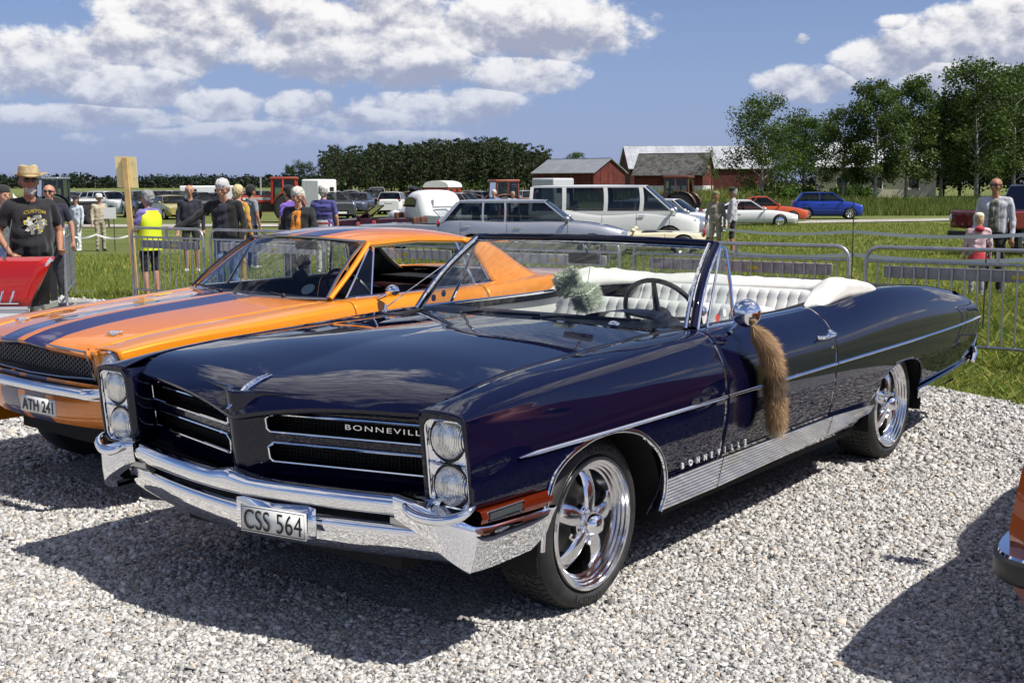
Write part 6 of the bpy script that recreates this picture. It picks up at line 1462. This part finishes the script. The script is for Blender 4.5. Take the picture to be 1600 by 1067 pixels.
    person('man in beige shirt and shorts standing beside the man in the dark cap',gpos(1119,32.6),face(-.3,-.9),1.70,.011,shirt=(.22,.20,.16),pants=(.28,.25,.19),legs='knee',hair=(.05,.03,.02),skin=SKIN2,headturn=.4,sleeve='long',shoes=(.1,.1,.1),extras=cap_hat((.16,.17,.05),False))
    person('man in dark cap and grey jacket with black shorts',gpos(1146,32.4),face(-.95,.25),1.80,.011,shirt=(.40,.40,.43),pants=(.012,.012,.016),legs='knee',sleeve='long',hair=(.3,.28,.26),skin=SKIN2,shoes=(.02,.02,.02),belly=.04,width=1.05,extras=cap_hat((.012,.012,.012),True))
    person('bald man with sunglasses in an open light grey hoodie at the right',gpos(1556,18.0),face(-.55,-1),1.72,.009,shirt=(.10,.11,.08),jacket=(.40,.40,.44),sleeve='long',pants=(.014,.014,.015),bald=2,glasses=True,skin=SKIN2,headturn=-.25,width=1.06,shoes=(.02,.02,.02))
    def hood(root,put,hd,s):
        m=MB(); m.sph((-.10*s,0,1.43*s),(.075*s,.10*s,.07*s),12,8); m.build('hood',cloth('redhood',(.45,.03,.05)),root)
        m=MB(); rows=[[((r*math.cos(a))*s,(r*1.15*math.sin(a))*s,z*s) for a in np.linspace(0,2*math.pi,25)[:-1]] for z,r in ((.98,.125),(.86,.16),(.72,.20))]
        m.grid(rows,closev=True); m.build('plaid_skirt',cloth('plaid',(.42,.03,.035)),root)
    person('child in pink hoodie, cream cap and red skirt seen from behind',gpos(1532,17.6),face(.15,1),1.20,.011,shirt=(.62,.42,.44),sleeve='long',pants=(.25,.25,.28),hair=(.50,.34,.18),hairlen=.06,width=1.05,extras=multi(cap_hat((.62,.58,.44),False),hood))
    person('grey haired person in blue shirt beyond the silver estate car',gpos(772,48),face(-.5,-1),1.78,.016,shirt=(.16,.22,.42),hair=(.6,.58,.55),pants=(.05,.05,.06))
    person('person in pale shirt standing by the rusty tractor cab',gpos(801,49),face(.5,-1),1.70,.016,shirt=(.6,.6,.6),hair=(.35,.25,.2),pants=(.05,.05,.06))
people()
# ---------------------------------------------------------------- far vehicles
def tractor(name,label,px,Y,rz,col,roof,frontless=False,text=None,scale=1.0,exhaust=True):
    x,y,z=ground_at(px,Y); root=empty(name,(x,y,z),rz); root.scale=(scale,)*3; tag(root,label,'tractor')
    P=mat('tractor_%.2f_%.2f'%col[:2],col,.5,0,.3,.2,var=.12); D=mat('tractor_iron',(.035,.033,.03),.6)
    b=MB(); b.box(.35,1.95,-.30,.30,1.05,1.42); b.build('hood',P,root,bevel=.05)
    b=MB(); b.box(.30,1.85,-.26,.26,.62,1.04); b.build('engine',D,root,bevel=.03)
    b=MB(); b.box(1.90,2.0,-.27,.27,.66,1.36); b.build('grille',P,root,bevel=.03)
    b=MB(); b.box(-.9,1.9,-.2,.2,.55,.72); b.build('chassis',P,root)
    for s in (1,-1):
        b=MB(); b.box(.38,1.90,s*.302,s*.312,1.20,1.33); b.build('side_stripe',mat('tractor_white',(.7,.7,.68),.5),root)
        if text:
            t=textmesh(text,.12,.002,1.1,.003); Lw=max(v[0] for v in t.V); t.V=[((1.75-v[0]*1.1/Lw) if s>0 else (.65+v[0]*1.1/Lw),s*(.315+v[2]),1.225+v[1]*.9) for v in t.V]; t.build('side_lettering',BLACK,root,smooth=0)
    cab=empty('cab',(0,0,0),0,root)
    cs=[(.35,.62),(.30,.60),(-.95,.62),(-.95,.62)]
    for (x0,y0) in ((.34,.66),(-.28,.70),(-.98,.66)):
        for s in (1,-1): MB().bar((x0,s*y0,1.0),(x0*.92,s*y0*.92,2.30),.09,.08).build('cab_post',P,cab)
    b=MB(); b.box(-1.02,.42,-.70,.70,2.28,2.42); b.build('cab_roof',mat('troof_%.2f'%roof[0],roof,.5,0,.2),cab,bevel=.05)
    b=MB(); b.box(-.95,.34,-.64,.64,1.0,1.08); b.build('cab_sill',P,cab)
    g=glassmat('cab_glass',(.7,.78,.78),.02,.4)
    for q in ([(.35,-.62,1.1),(.35,.62,1.1),(.32,.58,2.26),(.32,-.58,2.26)],[(-.98,-.62,1.1),(-.98,.62,1.1),(-.92,.58,2.26),(-.92,-.58,2.26)],[(.3,.66,1.1),(-.9,.66,1.1),(-.86,.62,2.26),(.28,.62,2.26)],[(.3,-.66,1.1),(-.9,-.66,1.1),(-.86,-.62,2.26),(.28,-.62,2.26)]):
        MB().add(q,[(0,1,2,3)]).build('cab_window',g,cab)
    b=MB(); b.box(-.75,-.35,-.25,.25,1.0,1.55); b.build('seat',BLACK,cab,bevel=.05)
    rim=mat('wheel_%.2f'%col[0],col,.5)
    for s in (1,-1):
        for cx,R,w_,yy in ((1.45,.42,.24,.68),(-.55,.76,.40,.80)):
            wq=empty('wheel',(cx,s*yy,R),0,root); t=MB(); t.lathe([(R*.58,w_/2),(R*.9,w_/2),(R,w_*.35),(R,-w_*.35),(R*.9,-w_/2),(R*.58,-w_/2)],24,'y'); t.build('tyre',RUB,wq)
            t=MB(); t.lathe([(0,.03*s),(R*.2,.04*s),(R*.3,-.02*s),(R*.55,.0),(R*.6,w_*.4*s)],20,'y'); t.lathe([(R*.59,w_/2),(R*.59,-w_/2)],20,'y'); t.build('rim',rim,wq)
            lg=MB()
            for k in range(18):
                a=2*math.pi*k/18; lg.bar((R*math.cos(a),w_*.4,R*math.sin(a)),(R*math.cos(a+.15),0,R*math.sin(a+.15)),.04,.05); lg.bar((R*math.cos(a+.17),-w_*.4,R*math.sin(a+.17)),(R*math.cos(a+.32),0,R*math.sin(a+.32)),.04,.05)
            o=lg.build('tread_lug',RUB,wq,smooth=0); o['kind']='stuff'
        b=MB(); b.lathe([(.85,-.22),(.87,.0),(.85,.22)],16,'y',(-.55,s*.80,.76),a0=.2,a1=math.pi-.2); b.build('mudguard',P,root,solid=.02)
    if exhaust: MB().tube([(.95,.12,1.40),(.95,.12,2.40)],.045,8).build('exhaust_pipe',mat('exhaust_pale',(.55,.55,.55),.4,.5),root)
    return root
tractor('red_tractor','red tractor with cab and white lettered stripe behind the crowd',436,66,math.radians(186),(.42,.030,.012),(.30,.05,.03),text='BM VOLVO')
tractor('grey_tractor','dark grey tractor with square cab behind the straw hat man',92,62,math.radians(35),(.03,.035,.04),(.12,.13,.15),exhaust=False)
tractor('rusty_tractor','old tractor with rust red cab frame left of the minibus',795,62,math.radians(20),(.16,.045,.02),(.24,.06,.03),exhaust=False,scale=.92)
tractor('brown_tractor','brown old tractor with dark cab behind the minibus windshield',1052,66,math.radians(160),(.09,.03,.018),(.14,.04,.025),exhaust=False)
def boxvan(name,label,px,Y,rz,L,Wd,z0,z1,col,lower=None,round_roof=False):
    x,y,z=ground_at(px,Y); root=empty(name,(x,y,z),rz); tag(root,label,'trailer')
    P=mat('box_%.2f_%.2f_%.2f'%col,col,.45,var=.06); zl=(z0+z1)/2
    if round_roof:
        b=MB(); b.box(-L/2,L/2,-Wd/2,Wd/2,z0,z1-.45); b.build('body',mat('box_low_%.2f'%lower[0],lower,.5,var=.1),root,bevel=.03)
        b=MB(); b.prism([(-Wd/2-.05,z1-.45)]+[((Wd/2+.05)*-math.cos(a),z1-.45+.45*math.sin(a)**.7) for a in np.linspace(.15,math.pi-.15,9)]+[(Wd/2+.05,z1-.45)],'x',-L/2-.05,L/2+.05); b.build('roof',P,root)
    else:
        b=MB(); b.box(-L/2,L/2,-Wd/2,Wd/2,z0,z1); b.build('body',P,root,bevel=.10)
        b=MB(); b.box(-L/2+.1,L/2-.1,-Wd/2-.01,Wd/2+.01,z0+.02,z0+.12); b.build('skirt',mat('box_grey',(.25,.25,.26),.5),root)
    for s in (1,-1):
        for k,xx in enumerate((-L*.25,L*.2)):
            b=MB(); b.box(xx-.28,xx+.28,s*(Wd/2)-.01,s*(Wd/2)+.012,zl+.0,zl+.42); b.build('window',DGLASS,root)
        t=MB(); t.lathe([(.0,.1),(.2,.1),(.31,.09),(.32,0),(.31,-.09),(0,-.1)],20,'y',(0,s*(Wd/2-.1),.32)); t.build('wheel',RUB,root)
    t=MB(); t.box(L/2,L/2+.012,-.35,.35,z0+.1,z1-.5); t.build('door',mat('box_grey',(.25,.25,.26),.5),root)
boxvan('red_trailer','small red wagon trailer with white curved roof far behind the cars',692,84,math.radians(75),3.0,1.7,.55,2.25,(.78,.77,.72),(.36,.035,.02),True)
boxvan('white_caravan','white caravan just right of the red tractor',499,80,math.radians(70),2.4,1.3,.5,2.35,(.76,.76,.74))
boxvan('white_box_trailer','long white box trailer on the field left of the grey haired man',327,100,math.radians(4),4.4,2.0,.6,1.95,(.78,.78,.77))
boxvan('silver_van','pale silver van roof showing above the minibus',864,82,math.radians(50),2.2,1.9,.4,2.35,(.50,.51,.53))
FAR=[ # px, Y, heading deg, colour, L, H, type, words
 (96,71,40,(.05,.055,.065),4.3,1.5,'hatch','dark grey hatchback beside the grey tractor'),
 (132,92,-70,(.03,.035,.06),4.5,1.46,'sedan','dark blue saloon at the far left of the car park'),
 (168,80,-35,(.70,.71,.71),4.5,1.62,'suv','white crossover behind the woman in white'),
 (203,98,-80,(.16,.17,.19),4.4,1.5,'hatch','grey hatchback behind the sign post'),
 (222,77,-60,(.010,.011,.013),4.6,1.66,'suv','black crossover just right of the sign post'),
 (250,84,-65,(.018,.022,.045),4.6,1.62,'suv','dark blue crossover above the yellow vest'),
 (268,73,-58,(.42,.36,.12),4.0,1.40,'hatch','pale yellow hatchback right of the yellow vest'),
 (284,94,-75,(.20,.21,.23),4.5,1.6,'suv','silver crossover behind the balding man'),
 (309,82,-70,(.012,.012,.015),4.5,1.55,'hatch','black hatchback behind the balding man'),
 (334,90,-80,(.03,.04,.075),4.6,1.46,'sedan','navy saloon under the white box trailer'),
 (383,84,-70,(.40,.06,.05),4.3,1.46,'sedan','red saloon left of the red tractor'),
 (372,104,-80,(.10,.11,.13),4.4,1.5,'hatch','dark hatchback far behind the grey haired man'),
 (527,73,-75,(.06,.065,.07),4.5,1.58,'suv','dark crossover above the striped shirt'),
 (560,86,-92,(.085,.10,.15),4.6,1.46,'sedan','blue grey saloon facing the camera beyond the maroon car'),
 (549,112,-85,(.62,.62,.62),4.6,1.5,'wagon','pale estate car near the field edge'),
 (583,93,-88,(.014,.015,.02),4.6,1.64,'suv','black crossover facing the camera'),
 (614,84,88,(.74,.74,.73),4.3,1.50,'hatch','white hatchback seen from behind'),
 (589,116,-85,(.64,.64,.63),4.6,1.75,'suv','white crossover with a tall roof near the field edge'),
 (646,94,-84,(.34,.03,.02),4.4,1.46,'hatch','red hatchback with a black roof box'),
 (672,98,-80,(.02,.021,.025),4.6,1.5,'sedan','black saloon in front of the red trailer'),
 (700,90,-60,(.20,.22,.27),4.5,1.5,'wagon','steel blue estate car under the red trailer'),
 (722,76,-30,(.30,.31,.33),4.4,1.46,'sedan','silver saloon behind the white pickup cab'),
 (738,94,-80,(.10,.02,.03),4.4,1.5,'hatch','maroon hatchback right of the red trailer'),
 (758,84,-50,(.12,.13,.15),4.4,1.5,'hatch','grey hatchback left of the rusty tractor'),
 (826,88,-70,(.45,.46,.47),4.3,1.48,'hatch','light silver hatchback right of the rusty tractor'),
 (115,104,-60,(.30,.31,.32),4.4,1.5,'hatch','silver hatchback far beyond the navy polo man'),
 (235,108,-80,(.07,.07,.08),4.5,1.5,'wagon','charcoal estate car in the farthest row'),
 (262,112,-80,(.55,.55,.54),4.5,1.5,'wagon','white estate car in the farthest row'),
 (300,116,-80,(.05,.06,.09),4.5,1.5,'sedan','dark saloon in the farthest row'),
 (350,118,-85,(.28,.29,.31),4.4,1.5,'hatch','grey hatchback in the farthest row'),
 (410,108,-80,(.02,.02,.025),4.5,1.5,'hatch','black hatchback behind the red tractor hood'),
 (520,104,-80,(.35,.36,.37),4.5,1.5,'sedan','silver saloon behind the white caravan')]
for px,Y,hd,c,L_,H_,ty,words in FAR:
    x,y,z=ground_at(px,Y); o=gcar('parked_car',words,(x,y,z),math.radians(hd),c,L_,1.78,H_,ty,'cars parked in rows on the field',metal=.2 if max(c)<.5 else 0)
def roofbox():
    x,y,z=ground_at(646,94); b=MB(); b.sph((0,0,0),(1.05,.45,.24),14,8); o=b.build('roof_box',BLACK,loc=(x,y,z+1.66),rz=math.radians(96)); tag(o,'black roof box on top of the red hatchback','roof box')
roofbox()
# ---------------------------------------------------------------- farm buildings
def planks(root,p0,p1,z0,ztop,m,w=.22,out=.02,name='plank'):
    """vertical boards between p0 and p1; ztop(f) gives the height"""
    a=Vector(p0);b=Vector(p1);L_=(b-a).length;n=max(1,int(L_/w)); d=(b-a)/L_; nn=Vector((d.y,-d.x,0))
    for i in range(n):
        f0,f1=i/n,(i+.94)/n; q0=a.lerp(b,f0)+nn*out;q1=a.lerp(b,f1)+nn*out; h0,h1=ztop(f0),ztop(f1)
        m_=MB(); m_.add([(q0.x,q0.y,z0),(q1.x,q1.y,z0),(q1.x,q1.y,h1),(q0.x,q0.y,h0)]+[(q0.x-nn.x*.03,q0.y-nn.y*.03,z0),(q1.x-nn.x*.03,q1.y-nn.y*.03,z0),(q1.x-nn.x*.03,q1.y-nn.y*.03,h1),(q0.x-nn.x*.03,q0.y-nn.y*.03,h0)],[(0,1,2,3),(1,5,6,2),(4,0,3,7)]); m_.build(name,m,root,smooth=0)
FALU=mat('falu_red',(.115,.022,.014),.85,var=.35,vscale=1.2,rnd=.4); FALUD=mat('falu_red_dark',(.075,.018,.014),.9,var=.3,vscale=1.5)
def barn(name,label,px,Y,rz,Ln,Wd,ze,zr,roofm,wallm,base=None,basez=0,plank=True,windows=(),doors=(),zdrop=0,overhang=.35,cat='barn',ribs=None):
    p=atpx(px,288,Y); z=float(tz(p.x,Y))-.1+zdrop; root=empty(name,(p.x,Y,z),rz); tag(root,label,cat)
    b=MB(); b.box(-Ln/2,Ln/2,-Wd/2,Wd/2,0,ze); b.build('wall',wallm,root)
    for s in (1,-1): MB().add([(s*Ln/2,-Wd/2,ze),(s*Ln/2,Wd/2,ze),(s*Ln/2,0,zr)],[(0,1,2)]).build('gable',wallm,root,smooth=0)
    if plank:
        planks(root,(-Ln/2,-Wd/2,0),(Ln/2,-Wd/2,0),max(basez,.0),lambda f:ze,wallm,max(.22,Ln/60))
        for s in (1,-1):
            pa,pb=((Ln/2,-Wd/2,0),(Ln/2,Wd/2,0)) if s>0 else ((-Ln/2,Wd/2,0),(-Ln/2,-Wd/2,0))
            planks(root,pa,pb,max(basez,0),lambda f:ze+(zr-ze)*(1-abs(2*f-1)),wallm,max(.22,Wd/30))
    if base: b=MB(); b.box(-Ln/2-.05,Ln/2+.05,-Wd/2-.05,Wd/2+.05,0,basez); b.build('plinth',base,root)
    o=overhang; k=(zr-ze)/(Wd/2)
    for s in (1,-1):
        b=MB(); b.add([(-Ln/2-o,s*(Wd/2+o),ze-k*o),(Ln/2+o,s*(Wd/2+o),ze-k*o),(Ln/2+o,0,zr+.02),(-Ln/2-o,0,zr+.02)],[(0,1,2,3)] if s<0 else [(3,2,1,0)]); ro=b.build('roof',roofm,root,smooth=0); 
        md=ro.modifiers.new('t','SOLIDIFY'); md.thickness=.14; md.offset=1
        if ribs:
            n=int(Ln/ribs)
            for i in range(n+1):
                xx=-Ln/2-o+(Ln+2*o)*i/n; q=MB(); q.bar((xx,s*(Wd/2+o),ze-k*o+.17),(xx,0,zr+.19),.06,.05); q.build('roof_rib',roofm,ro)
    b=MB(); b.bar((-Ln/2-o,0,zr+.16),(Ln/2+o,0,zr+.16),.25,.10); b.build('ridge_cap',roofm,root)
    for (side,u,w_,z0,z1,mm) in list(windows)+list(doors):
        nm='window' if mm in ('glass','glassw') else 'door'; m_=DGLASS if nm=='window' else mm
        if side=='front': q=[(u-w_/2,-Wd/2-.06,z0),(u+w_/2,-Wd/2-.06,z0),(u+w_/2,-Wd/2-.06,z1),(u-w_/2,-Wd/2-.06,z1)]
        elif side=='right': q=[(Ln/2+.06,u-w_/2,z0),(Ln/2+.06,u+w_/2,z0),(Ln/2+.06,u+w_/2,z1),(Ln/2+.06,u-w_/2,z1)]
        else: q=[(-Ln/2-.06,u+w_/2,z0),(-Ln/2-.06,u-w_/2,z0),(-Ln/2-.06,u-w_/2,z1),(-Ln/2-.06,u+w_/2,z1)]
        wo=MB().add(q,[(0,1,2,3)]).build(nm,m_,root,solid=.03)
        if nm=='window':
            f=MB(); f.tube(q,.06,4,closed=True); f.build('window_frame',mat('frame_white',(.7,.7,.68),.6),wo)
    return root
TIN=mat('weathered_tin',(.46,.47,.49),.45,.35,var=.18,vscale=.5); TINW=mat('white_tin',(.62,.63,.64),.4,.2,var=.08,vscale=.6)
SHING=mat('mossy_shingle',(.075,.072,.068),.9,var=.55,vscale=1.6); GREYROOF=mat('grey_sheet_roof',(.20,.21,.23),.6,var=.12,vscale=.6)
STONEW=mat('whitewash',(.60,.58,.52),.9,var=.2,vscale=.9); CREAM=mat('cream_render',(.56,.52,.40),.85,var=.06)
GREEND=mat('green_door',(.012,.035,.025),.7)
barn('red_shed','small red wooden shed with grey pitched roof beside the pine wood',905,190,math.radians(-40),11.5,8.2,3.9,5.9,GREYROOF,FALU,doors=(('left',0,2.2,0,3.0,GREEND),('front',-2.8,3,.0,3.2,GREEND)),zdrop=-.4)
barn('great_barn','long barn with a pale ribbed metal roof behind the other farm buildings',1085,228,math.radians(3),26,13,4.6,8.6,TIN,FALUD,plank=False,zdrop=-.3,ribs=1.0)
barn('stone_barn','red barn on a whitewashed base with a dark mossy roof',1053,172,math.radians(-22),9.6,6.4,3.2,5.9,SHING,FALU,STONEW,1.6,True,(('front',-2.8,.9,.5,1.2,'glass'),('front',.3,.9,.5,1.2,'glass'),('front',3.0,.9,.5,1.2,'glass'),('right',0,1.0,.5,1.2,'glass'),('right',0,.8,3.4,4.2,'glass')),zdrop=-.3)
barn('cream_house','cream house with white ribbed metal roof half hidden by birches',1365,128,math.radians(-12),11.5,7.5,3.3,5.7,TINW,CREAM,plank=False,windows=(('front',3.6,1.1,1.0,2.2,'glass'),('front',0,1.1,1.0,2.2,'glass'),('front',-3.4,1.1,1.0,2.2,'glass')),zdrop=-.1,cat='house',ribs=.6)
# ---------------------------------------------------------------- trees
BARKB=mat('birch_bark',(.26,.25,.23),.8,var=.5,vscale=3); BARKP=mat('pine_bark',(.10,.055,.035),.9,var=.3,vscale=4); BARKD=mat('dark_bark',(.05,.04,.03),.9,var=.3,vscale=4)
LEAFB=leafmat('birch_leaf',(.066,.104,.022)); LEAFM=leafmat('maple_leaf',(.060,.110,.018)); NEED=leafmat('pine_needle',(.036,.056,.022),.2); LEAFD=leafmat('dark_leaf',(.032,.052,.014),.25)
def leafcloud(centres,radii,n,size,seed,flat=.7,droop=0):
    rg=np.random.default_rng(seed); k=rg.choice(len(centres),n,p=np.array(radii)**2/np.sum(np.array(radii)**2)); C=np.array(centres)[k]; R=np.array(radii)[k]
    d=rg.normal(size=(n,3)); d/=np.linalg.norm(d,axis=1)[:,None]; P=C+d*(R*rg.random(n)**.45)[:,None]*np.array([1,1,flat]); 
    if droop: P[:,2]-=droop*rg.random(n)**2*R
    a=rg.normal(size=(n,3)); a[:,2]*=.6; a/=np.linalg.norm(a,axis=1)[:,None]; b=np.cross(a,rg.normal(size=(n,3))); b/=np.linalg.norm(b,axis=1)[:,None]
    s=(size*rg.uniform(.5,1.4,n))[:,None]; V=np.stack([P-a*s-b*s*.5,P+a*s*.2-b*s*.7,P+a*s,P-a*s*.2+b*s*.6],1).reshape(-1,3)
    F=np.arange(4*n).reshape(-1,4); t=rg.uniform(.6,1.45,n)[:,None]*np.array([1,1,.9])*np.ones((n,3)); cl=rg.uniform(.75,1.25,len(centres))[k][:,None]; return V,F,t*cl
def tree_mesh(kind,H,Wd,seed):
    rg=np.random.default_rng(seed); tr=MB(); lean=rg.normal(0,.03); pts=[(lean*H*f*f+.12*math.sin(f*5+seed)*f,.1*math.sin(f*4+seed*2)*f,H*f*.92) for f in np.linspace(0,1,9)]
    r0=(.012 if kind!='maple' else .020)*H+.05; tr.tube(pts,[r0*(1-.9*f) for f in np.linspace(0,1,9)],7); cen=[];rad=[]
    f0={'birch':.14,'maple':.25,'pine':.16,'dark':.05,'apple':.35}[kind]; nl={'birch':30,'maple':30,'pine':26,'dark':40,'apple':12}[kind]
    for i in range(nl):
        f=f0+(1-f0)*(i+.5)/nl; a=i*2.4+rg.uniform(-.4,.4); p=np.array([np.interp(f,np.linspace(0,1,9),[q[j] for q in pts]) for j in range(3)])
        g=(f-f0)/(1-f0); prof={'birch':math.sin(math.pi*min(1,.22+.70*g))**.7,'maple':math.sin(math.pi*(.18+.74*g))**.6,'pine':.55+.45*math.sin(math.pi*(.2+.7*g)),'dark':math.sin(math.pi*(.25+.65*g))**.6,'apple':.8}[kind]
        L_=Wd/2*prof*rg.uniform(.55,1.1); up=(.45 if kind!='pine' else .15)*L_; e=p+np.array((math.cos(a)*L_,math.sin(a)*L_,up)); m=(p+e)/2+np.array((0,0,.1*L_)); tr.tube([p,m,e],[r0*.32*(1-f*.6),r0*.2*(1-f*.6),.012],5)
        for q,w in ((e,.34),(m*.4+e*.6,.30),(m,.24)): cen.append(q+rg.normal(0,.08*Wd*.3,3)); rad.append(Wd*w*rg.uniform(.30,.62)*(.95 if kind=='birch' else 1))
    cen.append(np.array(pts[-1])); rad.append(Wd*.10)
    n={'birch':13000,'maple':7000,'pine':1200,'dark':4600,'apple':1200}[kind]; sz={'birch':.088,'maple':.11,'pine':.31,'dark':.17,'apple':.13}[kind]*(H/9 if kind!='pine' else 1)
    V,F,t=leafcloud(cen,rad,n,sz,seed,.75,.6 if kind=='birch' else .1)
    lm={'birch':LEAFB,'maple':LEAFM,'pine':NEED,'dark':LEAFD,'apple':LEAFM}[kind]; bm={'birch':BARKB,'maple':BARKD,'pine':BARKP,'dark':BARKD,'apple':BARKD}[kind]
    return tr.mesh('trunk',bm,50),fastmesh('crown',V,F,lm,4,t)
def put_tree(name,label,meshes,x,y,z,rz=0,sc=(1,1,1),group=None,cat='tree'):
    root=empty(name,(x,y,z),rz); root.scale=sc; tag(root,label,cat,group)
    for nm,me in zip(('trunk','crown'),meshes):
        o=bpy.data.objects.new(nm,me); COL.objects.link(o); o.parent=root
    return root
def trees():
    spec=[(1190,152,98,'birch',6.2,'airy birch with white trunk standing left of the other birches'),(1256,180,122,'maple',5.6,'bright green rounded broadleaf tree right of the lone birch'),(1228,196,150,'maple',7,'rounded tree behind the lone birch'),(1318,164,101,'birch',4.8,'slim birch at the left end of the birch row'),(1368,122,100,'birch',5.4,'tall birch in front of the cream house roof'),(1416,117,102,'birch',5.6,'tall birch hiding the right half of the cream house'),(1470,150,105,'birch',5.2,'thin birch leaning right of the cream house'),
     (1526,92,103,'birch',7.2,'tallest birch with twin white trunks'),(1584,98,106,'birch',7.4,'big birch at the right edge of the picture'),(1448,185,128,'dark',7,'dark tree behind the birch row'),(1500,150,132,'dark',8,'dark dense tree behind the tallest birch'),(1560,130,130,'dark',9,'dark dense tree behind the birch at the right edge'),(1620,110,118,'dark',9,'dark tree cut by the right edge'),(1530,190,124,'dark',9,'low dark tree between the tallest birch and the right edge'),(1475,215,126,'dark',8,'low dark tree just right of the cream house'),(1590,185,120,'dark',9,'low dark tree under the birch at the right edge'),(1290,205,150,'dark',6,'dark tree left of the cream house'),(1395,200,150,'dark',7,'dark tree behind the cream house'),(1112,238,166,'apple',4.2,'small gnarled tree at the corner of the mossy barn'),(900,238,260,'maple',5,'lone round tree far behind the red shed')]
    for i,(px,top,Y,kind,wd,lab) in enumerate(spec):
        p=atpx(px,288,Y); z=float(tz(p.x,Y))-.1; H_=(atpx(px,top,Y).z-z); put_tree('birch_tree' if kind=='birch' else ('apple_tree' if kind=='apple' else 'broadleaf_tree'),lab,tree_mesh(kind,H_,wd,i+1),p.x,Y,z)
    # twin trunk
    # pine wood
    pm=[tree_mesh('pine',15+q*.7,4.6+.3*q,40+q) for q in range(6)]; rg=np.random.default_rng(9)
    tops=spl((500,238),(520,228),(560,226),(610,222),(660,218),(700,215),(740,212),(780,215),(820,222),(850,230),(872,240))
    k=0
    for row,(Y0,n) in enumerate(((332,30),(348,38),(366,38),(384,34))):
        for i in range(n):
            px=503+367*(i+.5)/n+rg.uniform(-5,5); Y=Y0+rg.uniform(-8,8); p=atpx(px,288,Y); z=-.4; Ht=atpx(px,float(tops(px))+rg.uniform(-5,14),Y).z-z; q=rg.integers(0,6); s_=Ht/(15+q*.7); put_tree('pine_tree','pine tree in the dense wood left of the red shed',pm[q],p.x,Y,z,rg.uniform(0,6),(s_*rg.uniform(.8,1.1),)*2+(s_,),'pines of the wood beyond the car park')
    # undergrowth of the wood
    rg=np.random.default_rng(2); cen=[];rad=[]
    for i in range(150):
        px=rg.uniform(500,872); Y=rg.uniform(328,345); p=atpx(px,288,Y); cen.append((p.x,Y,rg.uniform(.5,2.0))); rad.append(rg.uniform(1.2,2.6))
    V,F,t=leafcloud(cen,rad,5000,.42,5); me=fastmesh('undergrowth',V,F,leafmat('undergrowth_leaf',(.045,.075,.018),.2),4,t); o=bpy.data.objects.new('undergrowth',me); COL.objects.link(o); tag(o,'low green undergrowth at the foot of the pine wood','undergrowth',kind='stuff')
    # two spruces behind the tractor, far belt of forest on the horizon
    for i,(px,top,Y) in enumerate(((455,259,300),(476,254,290))):
        p=atpx(px,288,Y); H_=atpx(px,top,Y).z+.4; put_tree('spruce_tree',['smaller spruce behind the red tractor roof','larger spruce behind the white caravan'][i],tree_mesh('dark',H_,H_*(.55+.25*i),70+i),p.x,Y,-.4)
    cen=[];rad=[]
    for i in range(2600):
        px=rg.uniform(-300,540) if i<2200 else rg.uniform(830,1700); Y=rg.uniform(880,960); p=atpx(px,288,Y); hgt=6.5+2.2*mnoise.noise(Vector((px*.02,1,0)))+1.2*rg.random(); 
        if px<120: hgt+=1.0
        cen.append((p.x,Y,hgt*rg.uniform(.05,1))); rad.append(rg.uniform(1.6,3.0))
    V,F,t=leafcloud(cen,rad,42000,.95,6,1.2); t*=.9; me=fastmesh('far_forest',V,F,leafmat('far_leaf',(.018,.030,.016),.1),4,t); o=bpy.data.objects.new('far_forest',me); COL.objects.link(o); tag(o,'distant dark belt of forest along the horizon','forest',kind='stuff')
    # shrubs
    for i,(px,Y,w,h) in enumerate(((1215,96,3.4,1.5),(1255,101,3.0,1.6),(1180,150,3,1.3),(1310,108,2.4,1.2),(1345,112,2.4,1.5),(800,176,3,1.2),(1160,160,3.4,1.2))):
        p=atpx(px,288,Y); c=[(rg.uniform(-w/2,w/2),rg.uniform(-.8,.8),rg.uniform(.2,h*.8)) for _ in range(14)]; V,F,t=leafcloud(c,[h*.45]*14,1300,.11*Y/98,20+i); me=fastmesh('foliage',V,F,LEAFM,4,t)
        root=empty('shrub',(p.x,Y,float(tz(p.x,Y))-.05)); o=bpy.data.objects.new('foliage',me); COL.objects.link(o); o.parent=root; st=MB()
        for q in c[:6]: st.tube([(q[0]*.2,q[1]*.2,0),q],[.03,.01],5)
        st.build('stems',BARKD,root); tag(root,['leafy shrub right of the lone birch trunk','leafy shrub under the rounded bright tree','low shrub near the small gnarled tree','shrub in front of the cream house corner','shrub below the tall birch','shrub beside the red shed','shrub right of the mossy barn'][i],'shrub')
trees()
def tallgrass():
    n=60000; x=RNG.uniform(8,62,n); y=RNG.uniform(74,97,n); k=(np.abs(x)<.46*y)&(x>.13*y)&(y>np.interp(x,[8,18,30,45,62],[66,69,74,82,92])); x,y=x[k],y[k]
    blades('tall_meadow_grass',np.stack([x,y,tz(x,y)-.03],1),.42,.035,leafmat('tall_grass_blade',(.105,.150,.034)),.3,'tall rough grass on the bank below the birches')
    n=26000; x=RNG.uniform(-70,30,n); y=RNG.uniform(118,175,n); k=np.abs(x)<.45*y; x,y=x[k],y[k]
    blades('tall_meadow_grass',np.stack([x,y,tz(x,y)-.03],1),.6,.07,leafmat('tall_grass_pale',(.15,.18,.05)),.3,'pale green crop behind the parked cars')
tallgrass()
